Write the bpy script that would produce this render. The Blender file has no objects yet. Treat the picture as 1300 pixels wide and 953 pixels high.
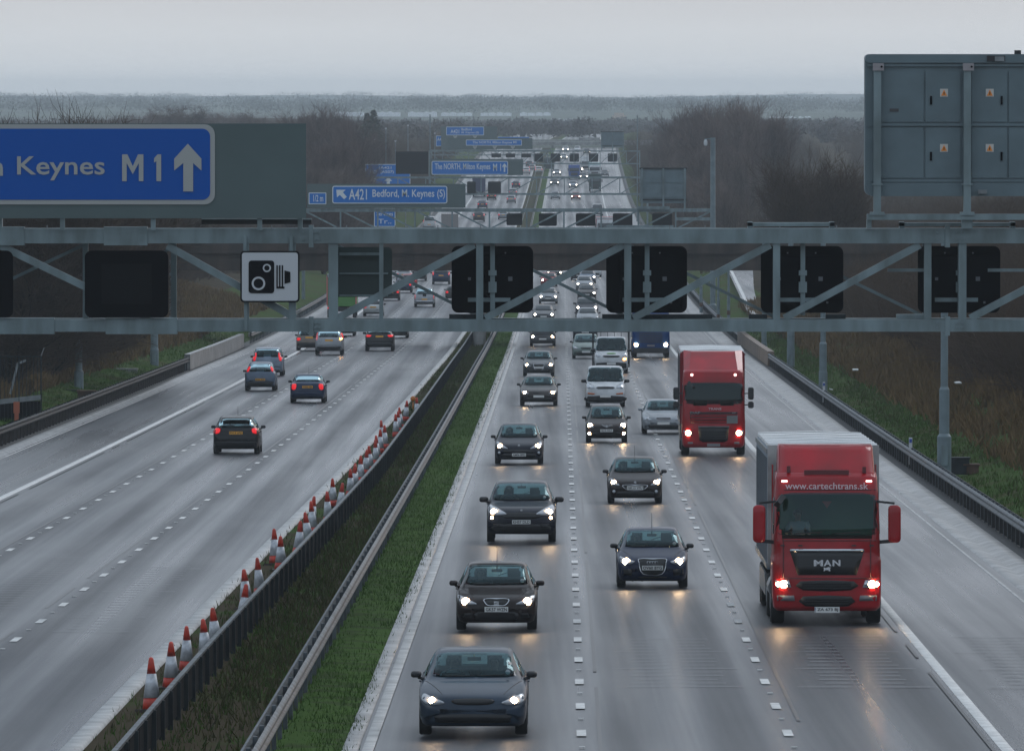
import bpy, bmesh, math, random
import numpy as np
from mathutils import Vector, Matrix
from mathutils.bvhtree import BVHTree
R = math.radians
sc = bpy.context.scene
COL = sc.collection
F = 11500.0; CZ = 20.5; PITCH = math.atan((476.5-130)/F)
CP, SP = math.cos(PITCH), math.sin(PITCH)

# ---------------------------------------------------------------- helpers
def pchip(xs, ys):
    n = len(xs); h = [xs[i+1]-xs[i] for i in range(n-1)]; d = [(ys[i+1]-ys[i])/h[i] for i in range(n-1)]
    m = [d[0]]+[0 if d[i-1]*d[i] <= 0 else 2*d[i-1]*d[i]/(d[i-1]+d[i]) for i in range(1, n-1)]+[d[-1]]
    def f(x):
        if x <= xs[0]: return ys[0]+m[0]*(x-xs[0])
        if x >= xs[-1]: return ys[-1]+m[-1]*(x-xs[-1])
        i = 0
        while x > xs[i+1]: i += 1
        t = (x-xs[i])/h[i]; t2 = t*t; t3 = t2*t
        return (2*t3-3*t2+1)*ys[i]+(t3-2*t2+t)*h[i]*m[i]+(-2*t3+3*t2)*ys[i+1]+(t3-t2)*h[i]*m[i+1]
    return f
def lerp(a, b, t): return a+(b-a)*t
def sstep(a, b, x):
    t = min(1, max(0, (x-a)/(b-a))); return t*t*(3-2*t)

def PT(px, py, y):
    """world point seen at photo pixel (px,py) at distance y"""
    u = (px-650)/F; v = -(py-476.5)/F
    dy = CP+v*SP; dz = v*CP-SP
    t = y/dy
    return Vector((u*t, y, CZ+dz*t))
def PXY(x, y, z):
    dz = z-CZ; depth = y*CP-dz*SP; up = y*SP+dz*CP
    return 650+F*x/depth, 476.5-F*up/depth

_zr = pchip([0,100,187,331,421,533,620,760,860,1050,1300,1667,2018,2400,2700,3000],
            [-9.08,-10.4,-11.56,-13.47,-14.60,-15.95,-17.0,-18.3,-18.95,-19.75,-20.1,-19.05,-16.2,-12.8,-11.2,-10.5])
def zr(y): return _zr(y)+CZ
_xa = pchip([0,187,331,533,860,1300,1667,2018,2400,2700,3000],[0.355,1.374,2.16,3.26,5.05,7.6,9.75,12.2,15.4,18.8,24])
def xa(y): return _xa(y)
_dr = pchip([0,180,350,520,700,900,3000],[-1.1,-.9,-.45,-.15,0,0,0])
def drift(s, y):
    if s > -5.6: return 0
    return _dr(y)*min(1, (-5.6-s)/2.2)
def RX(s, y): return xa(y)+s+drift(s, y)
def RP(s, y, h=0): return Vector((RX(s, y), y, zr(y)+h))
def depth_at(py, h=0, lo=120, hi=2600):
    # distance where a point h above the road shows at photo row py (road rows rise monotonically)
    best = None
    for _ in range(60):
        m = (lo+hi)/2
        _, p = PXY(xa(m), m, zr(m)+h)
        if p > py: lo = m
        else: hi = m
    return (lo+hi)/2

def tag(o, label=None, cat=None, group=None, kind=None):
    if label: o['label'] = label
    if cat: o['category'] = cat
    if group: o['group'] = group
    if kind: o['kind'] = kind
    return o
def empty(name, loc=(0,0,0), rz=0):
    o = bpy.data.objects.new(name, None); COL.objects.link(o); o.location = loc; o.rotation_euler = (0,0,rz)
    o.empty_display_size = .2
    return o
def kids(o): return [c for c in bpy.data.objects if c.parent == o]
def copy_tree(o, parent=None, cmap=None):
    cmap = cmap if cmap is not None else KIDS
    c = o.copy(); COL.objects.link(c); c.parent = parent
    for ch in cmap.get(o.name, []): copy_tree(ch, c, cmap)
    return c
KIDS = {}
def reg(o, parent):
    if parent is not None:
        o.parent = parent; KIDS.setdefault(parent.name, []).append(o)

class MB:
    def __init__(s): s.v = []; s.f = []; s.m = []; s.mi = 0; s.sm = []; s.smooth = False
    def add(s, vs, fs):
        b = len(s.v); s.v.extend([tuple(v) for v in vs]); s.f.extend([[b+i for i in f] for f in fs])
        s.m.extend([s.mi]*len(fs)); s.sm.extend([s.smooth]*len(fs))
    def box(s, c, d, rz=0, rx=0, ry=0):
        M = Matrix.Rotation(rz,3,'Z') @ Matrix.Rotation(ry,3,'Y') @ Matrix.Rotation(rx,3,'X') if (rz or rx or ry) else None
        vs = []
        for k in (-.5,.5):
            for j in (-.5,.5):
                for i in (-.5,.5):
                    p = Vector((i*d[0], j*d[1], k*d[2]))
                    if M: p = M @ p
                    vs.append(p+Vector(c))
        s.add(vs, [(0,2,3,1),(4,5,7,6),(0,1,5,4),(2,6,7,3),(0,4,6,2),(1,3,7,5)])
    def box2(s, a, b):
        s.box([(a[i]+b[i])/2 for i in range(3)], [abs(b[i]-a[i]) for i in range(3)])
    def tube(s, a, b, r0, r1=None, n=8, caps=True):
        r1 = r0 if r1 is None else r1
        a = Vector(a); b = Vector(b); d = (b-a)
        if d.length < 1e-6: return
        d.normalize(); u = d.orthogonal().normalized(); w = d.cross(u)
        vs = [a+(u*math.cos(2*math.pi*i/n)+w*math.sin(2*math.pi*i/n))*r0 for i in range(n)] + \
             [b+(u*math.cos(2*math.pi*i/n)+w*math.sin(2*math.pi*i/n))*r1 for i in range(n)]
        fs = [(i,(i+1)%n,n+(i+1)%n,n+i) for i in range(n)]
        if caps: fs += [tuple(range(n-1,-1,-1)), tuple(range(n,2*n))]
        s.add(vs, fs)
    def bar(s, a, b, w, t, up=(0,1,0)):
        """rectangular bar from a to b; w across (in plane), t along up"""
        a = Vector(a); b = Vector(b); d = (b-a).normalized(); up = Vector(up)
        side = d.cross(up).normalized(); up = side.cross(d).normalized()
        vs = []
        for p in (a, b):
            for i, j in ((-1,-1),(1,-1),(1,1),(-1,1)): vs.append(p+side*i*w/2+up*j*t/2)
        s.add(vs, [(3,2,1,0),(4,5,6,7),(0,1,5,4),(1,2,6,5),(2,3,7,6),(3,0,4,7)])
    def prism(s, pts, y0, y1):
        """outline pts (x,z) counter-clockwise, extruded between y0 and y1"""
        n = len(pts)
        vs = [(p[0],y0,p[1]) for p in pts]+[(p[0],y1,p[1]) for p in pts]
        s.add(vs, [tuple(range(n)), tuple(range(2*n-1,n-1,-1))]+[((i+1)%n,i,n+i,n+(i+1)%n) for i in range(n)])
    def lathe(s, prof, n=16, c=(0,0,0), axis='z'):
        vs = []
        for r, h in prof:
            for i in range(n):
                a = 2*math.pi*i/n; x, y = r*math.cos(a), r*math.sin(a)
                if axis == 'z': p = (x,y,h)
                elif axis == 'x': p = (h,x,y)
                else: p = (x,h,y)
                vs.append((p[0]+c[0],p[1]+c[1],p[2]+c[2]))
        m = len(prof)
        fs = [(j*n+i, j*n+(i+1)%n, (j+1)*n+(i+1)%n, (j+1)*n+i) for j in range(m-1) for i in range(n)]
        fs += [tuple(range(n-1,-1,-1)), tuple((m-1)*n+i for i in range(n))]
        s.add(vs, fs)
    def build(s, name, mats, parent=None, loc=None):
        me = bpy.data.meshes.new(name); me.from_pydata(s.v, [], s.f)
        if not isinstance(mats, (list,tuple)): mats = [mats]
        for m in mats: me.materials.append(m)
        me.polygons.foreach_set('material_index', s.m); me.polygons.foreach_set('use_smooth', s.sm); me.update()
        o = bpy.data.objects.new(name, me); COL.objects.link(o)
        if loc is not None: o.location = loc
        reg(o, parent)
        return o
def np_mesh(name, V, Fa, mat, parent=None, smooth=False):
    """V (n,3), Fa (m,k) numpy"""
    me = bpy.data.meshes.new(name); k = Fa.shape[1]
    me.vertices.add(len(V)); me.vertices.foreach_set('co', V.astype(np.float32).ravel())
    me.loops.add(Fa.size); me.loops.foreach_set('vertex_index', Fa.astype(np.int32).ravel())
    me.polygons.add(len(Fa)); me.polygons.foreach_set('loop_start', np.arange(0, Fa.size, k, dtype=np.int32))
    me.polygons.foreach_set('loop_total', np.full(len(Fa), k, dtype=np.int32))
    for m in (mat if isinstance(mat,(list,tuple)) else [mat]): me.materials.append(m)
    if smooth: me.polygons.foreach_set('use_smooth', np.ones(len(Fa), dtype=bool))
    me.update(calc_edges=True); me.validate()
    o = bpy.data.objects.new(name, me); COL.objects.link(o); reg(o, parent)
    return o
def rrect(x0, z0, x1, z1, r, n=5):
    pts = []
    for cx, cz, a0 in ((x1-r,z0+r,-90),(x1-r,z1-r,0),(x0+r,z1-r,90),(x0+r,z0+r,180)):
        for i in range(n+1):
            a = R(a0+90*i/n); pts.append((cx+r*math.cos(a), cz+r*math.sin(a)))
    return pts
def circ(cx, cz, r, n=20, rz=None):
    rz = r if rz is None else rz
    return [(cx+r*math.cos(2*math.pi*i/n), cz+rz*math.sin(2*math.pi*i/n)) for i in range(n)]
def text_mb(s, x0, z0, x1, z1, y, bold=.012, depth=.01, face=-1, keep=False):
    """letters of string s fitted in the box x0..x1, z0..z1 on the plane y, facing -y (or +y)"""
    cu = bpy.data.curves.new('lettering','FONT'); cu.body = s; cu.size = 1; cu.offset = bold; cu.resolution_u = 3
    o = bpy.data.objects.new('lettering', cu); COL.objects.link(o)
    dg = bpy.context.evaluated_depsgraph_get(); me = bpy.data.meshes.new_from_object(o.evaluated_get(dg))
    bpy.data.objects.remove(o); bpy.data.curves.remove(cu)
    V = [v.co.copy() for v in me.vertices]; P = [tuple(p.vertices) for p in me.polygons]
    bpy.data.meshes.remove(me)
    if not V: return MB()
    ax, bx = min(v.x for v in V), max(v.x for v in V); az, bz = min(v.y for v in V), max(v.y for v in V)
    if x1 is None: x1 = x0+(bx-ax)/(bz-az)*(z1-z0)
    m = MB(); out = []
    for v in V:
        fx = (v.x-ax)/(bx-ax); fz = (v.y-az)/(bz-az)
        X = lerp(x0,x1,fx) if face < 0 else lerp(x1,x0,fx)
        out.append((X, y, lerp(z0,z1,fz)))
    n = len(out)
    back = [(p[0], p[1]-face*depth, p[2]) for p in out]
    fs = list(P) + [tuple(reversed([i+n for i in p])) for p in P]
    edges = {}
    for p in P:
        for i in range(len(p)):
            e = (p[i], p[(i+1)%len(p)]); edges[e] = edges.get(e,0)+1
    for e in list(edges):
        if (e[1],e[0]) not in edges: fs.append((e[1],e[0],e[0]+n,e[1]+n))
    m.add(out+back, fs)
    return m

# ---------------------------------------------------------------- materials
MATS = {}
def mat(name, col=(.5,.5,.5), rough=.5, metal=0, emit=None, es=0, spec=None, coat=0, noise=0, nscale=3, ncol=None, bump=0, bscale=40, alpha=None, stretch=None, detail=4, haze=None, thr=(.35,.65)):
    if name in MATS: return MATS[name]
    m = bpy.data.materials.new(name); m.use_nodes = True; nt = m.node_tree; b = nt.nodes['Principled BSDF']
    b.inputs['Base Color'].default_value = (*col,1); b.inputs['Roughness'].default_value = rough; b.inputs['Metallic'].default_value = metal
    if spec is not None: b.inputs['Specular IOR Level'].default_value = spec
    if coat: b.inputs['Coat Weight'].default_value = coat; b.inputs['Coat Roughness'].default_value = .06
    if emit: b.inputs['Emission Color'].default_value = (*emit,1); b.inputs['Emission Strength'].default_value = es
    if noise or bump:
        tc = nt.nodes.new('ShaderNodeTexCoord'); mp = nt.nodes.new('ShaderNodeMapping'); nt.links.new(tc.outputs['Object'], mp.inputs['Vector'])
        if stretch: mp.inputs['Scale'].default_value = stretch
    if noise:
        n = nt.nodes.new('ShaderNodeTexNoise'); n.inputs['Scale'].default_value = nscale; n.inputs['Detail'].default_value = detail
        nt.links.new(mp.outputs['Vector'], n.inputs['Vector'])
        r = nt.nodes.new('ShaderNodeValToRGB'); r.color_ramp.elements[0].position = thr[0]; r.color_ramp.elements[1].position = thr[1]
        c2 = ncol if ncol else tuple(c*(1-noise) for c in col)
        r.color_ramp.elements[0].color = (*c2,1); r.color_ramp.elements[1].color = (*col,1)
        nt.links.new(n.outputs['Fac'], r.inputs['Fac']); nt.links.new(r.outputs['Color'], b.inputs['Base Color'])
    if bump:
        n2 = nt.nodes.new('ShaderNodeTexNoise'); n2.inputs['Scale'].default_value = bscale; n2.inputs['Detail'].default_value = 3
        nt.links.new(mp.outputs['Vector'], n2.inputs['Vector'])
        bp = nt.nodes.new('ShaderNodeBump'); bp.inputs['Strength'].default_value = bump; bp.inputs['Distance'].default_value = .02
        nt.links.new(n2.outputs['Fac'], bp.inputs['Height']); nt.links.new(bp.outputs['Normal'], b.inputs['Normal'])
    MATS[name] = m
    return m
steel = mat('grey_painted_steel', (.19,.25,.265), .5, .0, noise=.3, nscale=2.2, stretch=(1,1,.3), detail=7, ncol=(.115,.15,.155), spec=.4)
galv = mat('galvanised_steel', (.23,.25,.26), .45, .3, noise=.35, nscale=2.5)
wetrail = mat('wet_galvanised_rail', (.11,.13,.145), .5, .2, noise=.65, nscale=2.2, detail=6, spec=.25)
darkrail = mat('dark_wet_rail', (.030,.038,.042), .6, 0, noise=.4, nscale=2, spec=.10)
black = mat('black_panel', (.004,.0045,.006), .9, spec=.02)
blackplastic = mat('black_plastic', (.012,.012,.014), .55)
concrete = mat('wet_concrete', (.30,.30,.295), .4, noise=.55, nscale=.9, detail=7, bump=.08, bscale=9)
signblue = mat('sign_blue', (.0,.078,.36), .55, spec=.2)
signwhite = mat('sign_white', (.36,.37,.36), .55, spec=.2)
signgrey = mat('sign_grey_backing', (.10,.135,.135), .6, noise=.1, nscale=.6, spec=.2)
camwhite = mat('camera_sign_white', (.50,.52,.54), .55, spec=.2)
amber = mat('warning_sticker_orange', (.75,.25,.04), .6)
white_line = mat('road_line_white', (.64,.64,.62), .5, noise=.3, nscale=3, bump=.2, bscale=30)
rubber = mat('tyre_rubber', (.012,.012,.012), .8)
rimm = mat('alloy_rim', (.22,.22,.23), .35, .7)
chrome = mat('chrome', (.55,.56,.58), .2, .9)
dgrille = mat('grille_black', (.008,.008,.009), .5)
lensm = mat('headlamp_glass', (.45,.47,.5), .12, .3, spec=.7)
lamp_on = mat('lit_headlamp', (1,.9,.8), .5, emit=(1,.66,.36), es=46)
lamp_fog = mat('lit_fog_lamp', (1,.9,.8), .5, emit=(1,.66,.36), es=40)
lamp_far = mat('lit_distant_headlamp', (1,.9,.8), .5, emit=(1,.86,.70), es=16)
lamp_ind = mat('lit_indicator', (1,.5,.1), .5, emit=(1,.42,.06), es=18)
marker_on = mat('lit_marker_lamp', (1,.8,.7), .5, emit=(1,.82,.75), es=3)
tail_on = mat('lit_tail_lamp', (.5,.005,.008), .3, emit=(1,.008,.012), es=.38)
tail_off = mat('red_tail_lens', (.25,.01,.012), .25)
plate_w = mat('plate_white', (.68,.68,.66), .5)
plate_y = mat('plate_yellow', (.80,.38,.035), .5)
plate_txt = mat('plate_lettering', (.015,.015,.02), .6)
interior = mat('car_interior', (.02,.021,.023), .8)
interior_l = mat('light_car_interior', (.16,.15,.13), .8)
disc_p = mat('tax_disc_paper', (.35,.42,.45), .6)
rustm = mat('rusty_steel', (.10,.05,.03), .8, noise=.5)
def glassmat():
    m = bpy.data.materials.new('tinted_window_glass'); m.use_nodes = True; nt = m.node_tree; nt.nodes.clear()
    o = nt.nodes.new('ShaderNodeOutputMaterial'); mx = nt.nodes.new('ShaderNodeMixShader'); t = nt.nodes.new('ShaderNodeBsdfTransparent'); g = nt.nodes.new('ShaderNodeBsdfGlossy')
    fr = nt.nodes.new('ShaderNodeFresnel'); fr.inputs['IOR'].default_value = 1.5; g.inputs['Roughness'].default_value = .03; g.inputs['Color'].default_value = (.55,.75,.8,1)
    t.inputs['Color'].default_value = (.42,.60,.62,1)
    nt.links.new(fr.outputs[0], mx.inputs[0]); nt.links.new(t.outputs[0], mx.inputs[1]); nt.links.new(g.outputs[0], mx.inputs[2]); nt.links.new(mx.outputs[0], o.inputs[0])
    return m
glass = glassmat()
darkglass = mat('dark_window_glass', (.012,.02,.024), .06, spec=.6)
def paint(name, col, rough=.28, metal=.0, coat=1):
    return mat(name, col, .5, metal*.6, coat=coat*.42, noise=.3, nscale=1.5, spec=.08)
# ---------------------------------------------------------------- camera, world
cam = bpy.data.cameras.new('camera'); co = bpy.data.objects.new('camera', cam); COL.objects.link(co); sc.camera = co
co.location = (0,0,CZ); co.rotation_euler = (R(90)-PITCH,0,0)
cam.sensor_fit = 'HORIZONTAL'; cam.sensor_width = 36; cam.lens = F/1300*36; cam.clip_start = 1; cam.clip_end = 60000
def make_world():
    w = bpy.data.worlds.new('World'); sc.world = w; w.use_nodes = True; nt = w.node_tree; N = nt.nodes; L = nt.links
    bg = N['Background']; bg.inputs['Strength'].default_value = 1.0
    sky = N.new('ShaderNodeTexSky'); sky.sky_type = 'NISHITA'; sky.sun_disc = False; sky.sun_elevation = R(9); sky.sun_rotation = R(35); sky.air_density = 2; sky.dust_density = 6
    sk = N.new('ShaderNodeVectorMath'); sk.operation = 'SCALE'; sk.inputs['Scale'].default_value = .012; L.new(sky.outputs[0], sk.inputs[0])
    tc = N.new('ShaderNodeTexCoord'); sep = N.new('ShaderNodeSeparateXYZ'); L.new(tc.outputs['Generated'], sep.inputs[0])
    # overcast: brightest in the gap along the horizon, grey cloud deck above
    r = N.new('ShaderNodeValToRGB'); cr = r.color_ramp; cr.interpolation = 'EASE'
    mp = N.new('ShaderNodeMapRange'); mp.inputs['From Min'].default_value = -.0005; mp.inputs['From Max'].default_value = .05; L.new(sep.outputs['Z'], mp.inputs['Value'])
    stops = [(0.0,(.46,.48,.50)),(.06,(.50,.515,.53)),(.14,(.455,.47,.485)),(.24,(.41,.42,.435)),(.5,(.30,.345,.40)),(1,(.34,.405,.49))]
    cr.elements[0].position = 0; cr.elements[0].color = (*stops[0][1],1); cr.elements[1].position = 1; cr.elements[1].color = (*stops[-1][1],1)
    for p, c in stops[1:-1]: e = cr.elements.new(p); e.color = (*c,1)
    # soft cloud mottling
    mpp = N.new('ShaderNodeMapping'); mpp.inputs['Scale'].default_value = (22,22,120); L.new(tc.outputs['Generated'], mpp.inputs['Vector'])
    n = N.new('ShaderNodeTexNoise'); n.inputs['Scale'].default_value = 1.6; n.inputs['Detail'].default_value = 5; L.new(mpp.outputs[0], n.inputs['Vector'])
    ad = N.new('ShaderNodeMath'); ad.operation = 'MULTIPLY_ADD'; ad.inputs[1].default_value = .045; L.new(n.outputs['Fac'], ad.inputs[0])
    L.new(mp.outputs[0], ad.inputs[2]); sb = N.new('ShaderNodeMath'); sb.operation = 'SUBTRACT'; sb.inputs[1].default_value = .022; L.new(ad.outputs[0], sb.inputs[0]); L.new(sb.outputs[0], r.inputs['Fac'])
    add = N.new('ShaderNodeVectorMath'); add.operation = 'ADD'; L.new(r.outputs['Color'], add.inputs[0]); L.new(sk.outputs[0], add.inputs[1])
    L.new(add.outputs[0], bg.inputs['Color'])
make_world()
sun = bpy.data.lights.new('sun','SUN'); sun.energy = .5; sun.angle = R(25); sun.color = (.97,.98,1)
so = bpy.data.objects.new('sun', sun); COL.objects.link(so); so.rotation_euler = (R(50),0,R(145))
sc.view_settings.view_transform = 'Standard'; sc.view_settings.look = 'None'; sc.view_settings.exposure = .66; sc.view_settings.gamma = 1
sc.cycles.use_denoising = True; sc.cycles.max_bounces = 6; sc.cycles.diffuse_bounces = 2; sc.cycles.glossy_bounces = 3; sc.cycles.transparent_max_bounces = 16; sc.cycles.volume_bounces = 1; sc.cycles.transmission_bounces = 3
sc.cycles.sample_clamp_indirect = 4; sc.cycles.caustics_reflective = False; sc.cycles.caustics_refractive = False

# ---------------------------------------------------------------- ground
def asphalt(name, base, r0, r1, tracks=0):
    m = bpy.data.materials.new(name); m.use_nodes = True; nt = m.node_tree; N = nt.nodes; L = nt.links; b = N['Principled BSDF']
    tc = N.new('ShaderNodeTexCoord')
    def noise(scale, st, det=4):
        mp = N.new('ShaderNodeMapping'); mp.inputs['Scale'].default_value = st; L.new(tc.outputs['Object'], mp.inputs['Vector'])
        n = N.new('ShaderNodeTexNoise'); n.inputs['Scale'].default_value = scale; n.inputs['Detail'].default_value = det; L.new(mp.outputs[0], n.inputs['Vector']); return n.outputs['Fac']
    streak = noise(1, (.8,.004,1)); patch = noise(1, (.12,.02,1), 5); fine = noise(14, (1,1,1), 6); wheel = noise(1, (2.2,.004,1), 3)
    def ramp(f, a, c0, c):
        r = N.new('ShaderNodeValToRGB'); r.color_ramp.elements[0].position = a[0]; r.color_ramp.elements[1].position = a[1]
        r.color_ramp.elements[0].color = (*c0,1); r.color_ramp.elements[1].color = (*c,1); L.new(f, r.inputs[0]); return r.outputs[0]
    def mix(mode, fac, a, bb):
        x = N.new('ShaderNodeMixRGB'); x.blend_type = mode; x.inputs[0].default_value = fac; L.new(a, x.inputs[1]); L.new(bb, x.inputs[2]); return x.outputs[0]
    c = ramp(streak, (.3,.7), tuple(v*.82 for v in base), tuple(v*1.1 for v in base))
    c = mix('MULTIPLY', .6, c, ramp(patch, (.35,.6), (.78,.78,.78), (1,1,1)))
    c = mix('MULTIPLY', .8, c, ramp(fine, (.3,.65), (.6,.6,.6), (1,1,1)))
    if tracks:
        sx = N.new('ShaderNodeSeparateXYZ'); L.new(tc.outputs['Object'], sx.inputs[0])
        def mth(op, a, bb):
            x = N.new('ShaderNodeMath'); x.operation = op
            for k, q in enumerate((a,bb)):
                if q is None: continue
                if isinstance(q,(int,float)): x.inputs[k].default_value = q
                else: L.new(q, x.inputs[k])
            return x.outputs[0]
        s_ = mth('SUBTRACT', sx.outputs['X'], mth('MULTIPLY', sx.outputs['Y'], .0056)); s_ = mth('SUBTRACT', s_, .33+tracks-1)
        wv = mth('COSINE', mth('ADD', mth('MULTIPLY', s_, 2*math.pi/1.825), math.pi), None)
        wv = mth('MULTIPLY', wv, mth('ADD', patch, .2))
        mrr = N.new('ShaderNodeMapRange'); mrr.inputs['From Min'].default_value = -.7; mrr.inputs['From Max'].default_value = .7; mrr.inputs['To Min'].default_value = 1; mrr.inputs['To Max'].default_value = .66; L.new(wv, mrr.inputs[0])
        cb = N.new('ShaderNodeCombineXYZ')
        for k in range(3): L.new(mrr.outputs[0], cb.inputs[k])
        c = mix('MULTIPLY', 1, c, cb.outputs[0])
    L.new(c, b.inputs['Base Color'])
    s = N.new('ShaderNodeMath'); s.operation = 'ADD'; L.new(streak, s.inputs[0]); L.new(patch, s.inputs[1])
    s2 = N.new('ShaderNodeMath'); s2.operation = 'ADD'; L.new(s.outputs[0], s2.inputs[0]); L.new(wheel, s2.inputs[1])
    mr = N.new('ShaderNodeMapRange'); mr.inputs['From Min'].default_value = 1.2; mr.inputs['From Max'].default_value = 1.85; mr.inputs['To Min'].default_value = r0; mr.inputs['To Max'].default_value = r1
    L.new(s2.outputs[0], mr.inputs[0])
    if tracks: L.new(mth('ADD', mr.outputs[0], mth('MULTIPLY', wv, .10)), b.inputs['Roughness'])
    else: L.new(mr.outputs[0], b.inputs['Roughness'])
    bp = N.new('ShaderNodeBump'); bp.inputs['Strength'].default_value = .55; bp.inputs['Distance'].default_value = .012; L.new(fine, bp.inputs['Height']); L.new(bp.outputs[0], b.inputs['Normal'])
    b.inputs['Specular IOR Level'].default_value = .32
    return m
asph = asphalt('wet_asphalt', (.050,.057,.068), .29, .48, 1)
asph_hs = asphalt('wet_hard_shoulder_asphalt', (.045,.051,.060), .24, .42)
grassm = mat('verge_grass', (.036,.070,.013), .9, spec=.03, noise=1, nscale=.3, ncol=(.048,.048,.018), bump=.9, bscale=6, detail=8, thr=(.40,.52))
medm = mat('median_grass', (.044,.088,.016), .9, spec=.03, noise=1, nscale=.9, ncol=(.036,.058,.016), bump=.9, bscale=6, detail=9, thr=(.42,.50))
medbrown = mat('median_dead_grass', (.036,.070,.014), .95, spec=.03, noise=1, nscale=.22, ncol=(.048,.038,.022), bump=.9, bscale=5, detail=9, thr=(.50,.66))
bankm = mat('bank_scrub_soil', (.060,.044,.026), .95, spec=.03, noise=1, nscale=.16, ncol=(.024,.022,.013), bump=1, bscale=3, detail=8)
gravel = mat('dark_wet_gravel', (.035,.036,.036), .6, noise=.6, nscale=4, bump=1, bscale=20)

YS = [90+4*i for i in range(90)]+[450+8*i for i in range(70)]+[1010+20*i for i in range(100)]
def strip(name, sfun, mt, ys=YS, parent=None, smooth=True):
    """sfun(y) -> list of (s, h) across"""
    rows = [[RP(s,y,h) for s, h in sfun(y)] for y in ys]
    n = len(rows[0]); V = np.array([p[:] for r in rows for p in r])
    Fa = np.array([(i*n+j, i*n+j+1, (i+1)*n+j+1, (i+1)*n+j) for i in range(len(rows)-1) for j in range(n-1)])
    return np_mesh(name, V, Fa, mt, parent, smooth)
def hs_line(y): return 7.3
tag(strip('motorway_road', lambda y: [(-3.85,0.0),(-1.8,.03),(1.8,.05),(7.45,.03)], asph), kind='structure')
tag(strip('hard_shoulder_road', lambda y: [(7.45,.03),(11.0,0)], asph_hs), kind='structure')
tag(strip('motorway_road', lambda y: [(-18.25,.03),(-14.8,.05),(-11.3,.05),(-7.72,0)], asph), kind='structure')
tag(strip('hard_shoulder_road', lambda y: [(-21.6,0),(-18.25,.03)], asph_hs), kind='structure')
# concrete edge strips and drainage channels
tag(strip('concrete_edge', lambda y: [(-4.14,.0),(-4.12,.03),(-3.86,.03),(-3.85,.0)], concrete), kind='structure')
tag(strip('concrete_edge', lambda y: [(-8.03,.0),(-8.02,.045),(-7.74,.045),(-7.71,-.02)], mat('worn_edge_line',(.42,.42,.41),.5,noise=.4,nscale=1.5)), kind='structure')
tag(strip('drainage_channel', lambda y: [(11.0,.0),(11.03,.03),(11.22,.03),(11.5,-.05),(11.75,.03),(12.1,.035),(12.12,-.03)], concrete), kind='structure')
tag(strip('drainage_channel', lambda y: [(-22.3,-.03),(-22.28,.03),(-22.0,.03),(-21.85,-.03),(-21.7,.03),(-21.6,0)], concrete), kind='structure')
tag(strip('median_ground', lambda y: [(-7.72,-.02),(-7.4,-.02),(-6.95,-.03)], medbrown), kind='structure')
tag(strip('median_ground', lambda y: [(-6.95,-.03),(-6.2,-.12),(-5.4,-.05)], medbrown), kind='structure')
tag(strip('median_ground', lambda y: [(-5.4,-.05),(-5.1,.03),(-4.14,.0)], medm), kind='structure')

def rise_r(s, y):
    """height of the right-hand verge above the road"""
    t = s-12.9
    if t <= 0: return -.03
    k = 1-.55*sstep(700,1000,y)-.33*sstep(950,1350,y)
    h = .24*min(t,3)+.34*max(0,min(t-3,15))*k+.06*max(0,min(t-18,60))*(1-sstep(900,1300,y))
    return h-.03
def rise_l(s, y):
    t = -s-23.3
    if t <= 0: return -.03
    k = 1-.6*sstep(700,1000,y)
    h = .22*min(t,3)+.30*max(0,min(t-3,14))*k+.05*max(0,min(t-17,60))
    return h-.03
tag(strip('verge_ground', lambda y: [(s,rise_r(s,y)) for s in (12.9,13.4,14.2,15,15.9,16.9,18)], grassm), kind='structure')
tag(strip('gravel_strip', lambda y: [(12.12,-.03),(12.9,-.035)], gravel), kind='structure')
tag(strip('gravel_strip', lambda y: [(-23.3,-.03),(-22.3,-.03)], gravel), kind='structure')
tag(strip('bank_ground', lambda y: [(s,rise_r(s,y)) for s in (18,20,22,25,28,31,36,45,60,90,130)], bankm), kind='structure')
tag(strip('verge_ground', lambda y: [(s,rise_l(s,y)) for s in (-31,-29.5,-28.2,-27.2,-26,-25,-24.2)]+[(-23.3,-.03)], grassm), kind='structure')
tag(strip('bank_ground', lambda y: [(s,rise_l(s,y)) for s in (-140,-100,-70,-50,-41,-37,-34,-31)], bankm), kind='structure')

def sl(y): return 15.2+max(0,(y-760)/90)
tag(strip('slip_road', lambda y: [(sl(y),rise_r(sl(y),y)+.35),(sl(y)+4.5,rise_r(sl(y),y)+.45),(sl(y)+4.6,rise_r(sl(y)+4.6,y)-.2)], asph_hs, [690+8*i for i in range(60)]), kind='structure')
tag(strip('edge_line', lambda y: [(sl(y)+.2,rise_r(sl(y),y)+.36),(sl(y)+.5,rise_r(sl(y),y)+.37)], white_line, [690+8*i for i in range(60)]), kind='structure')
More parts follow.
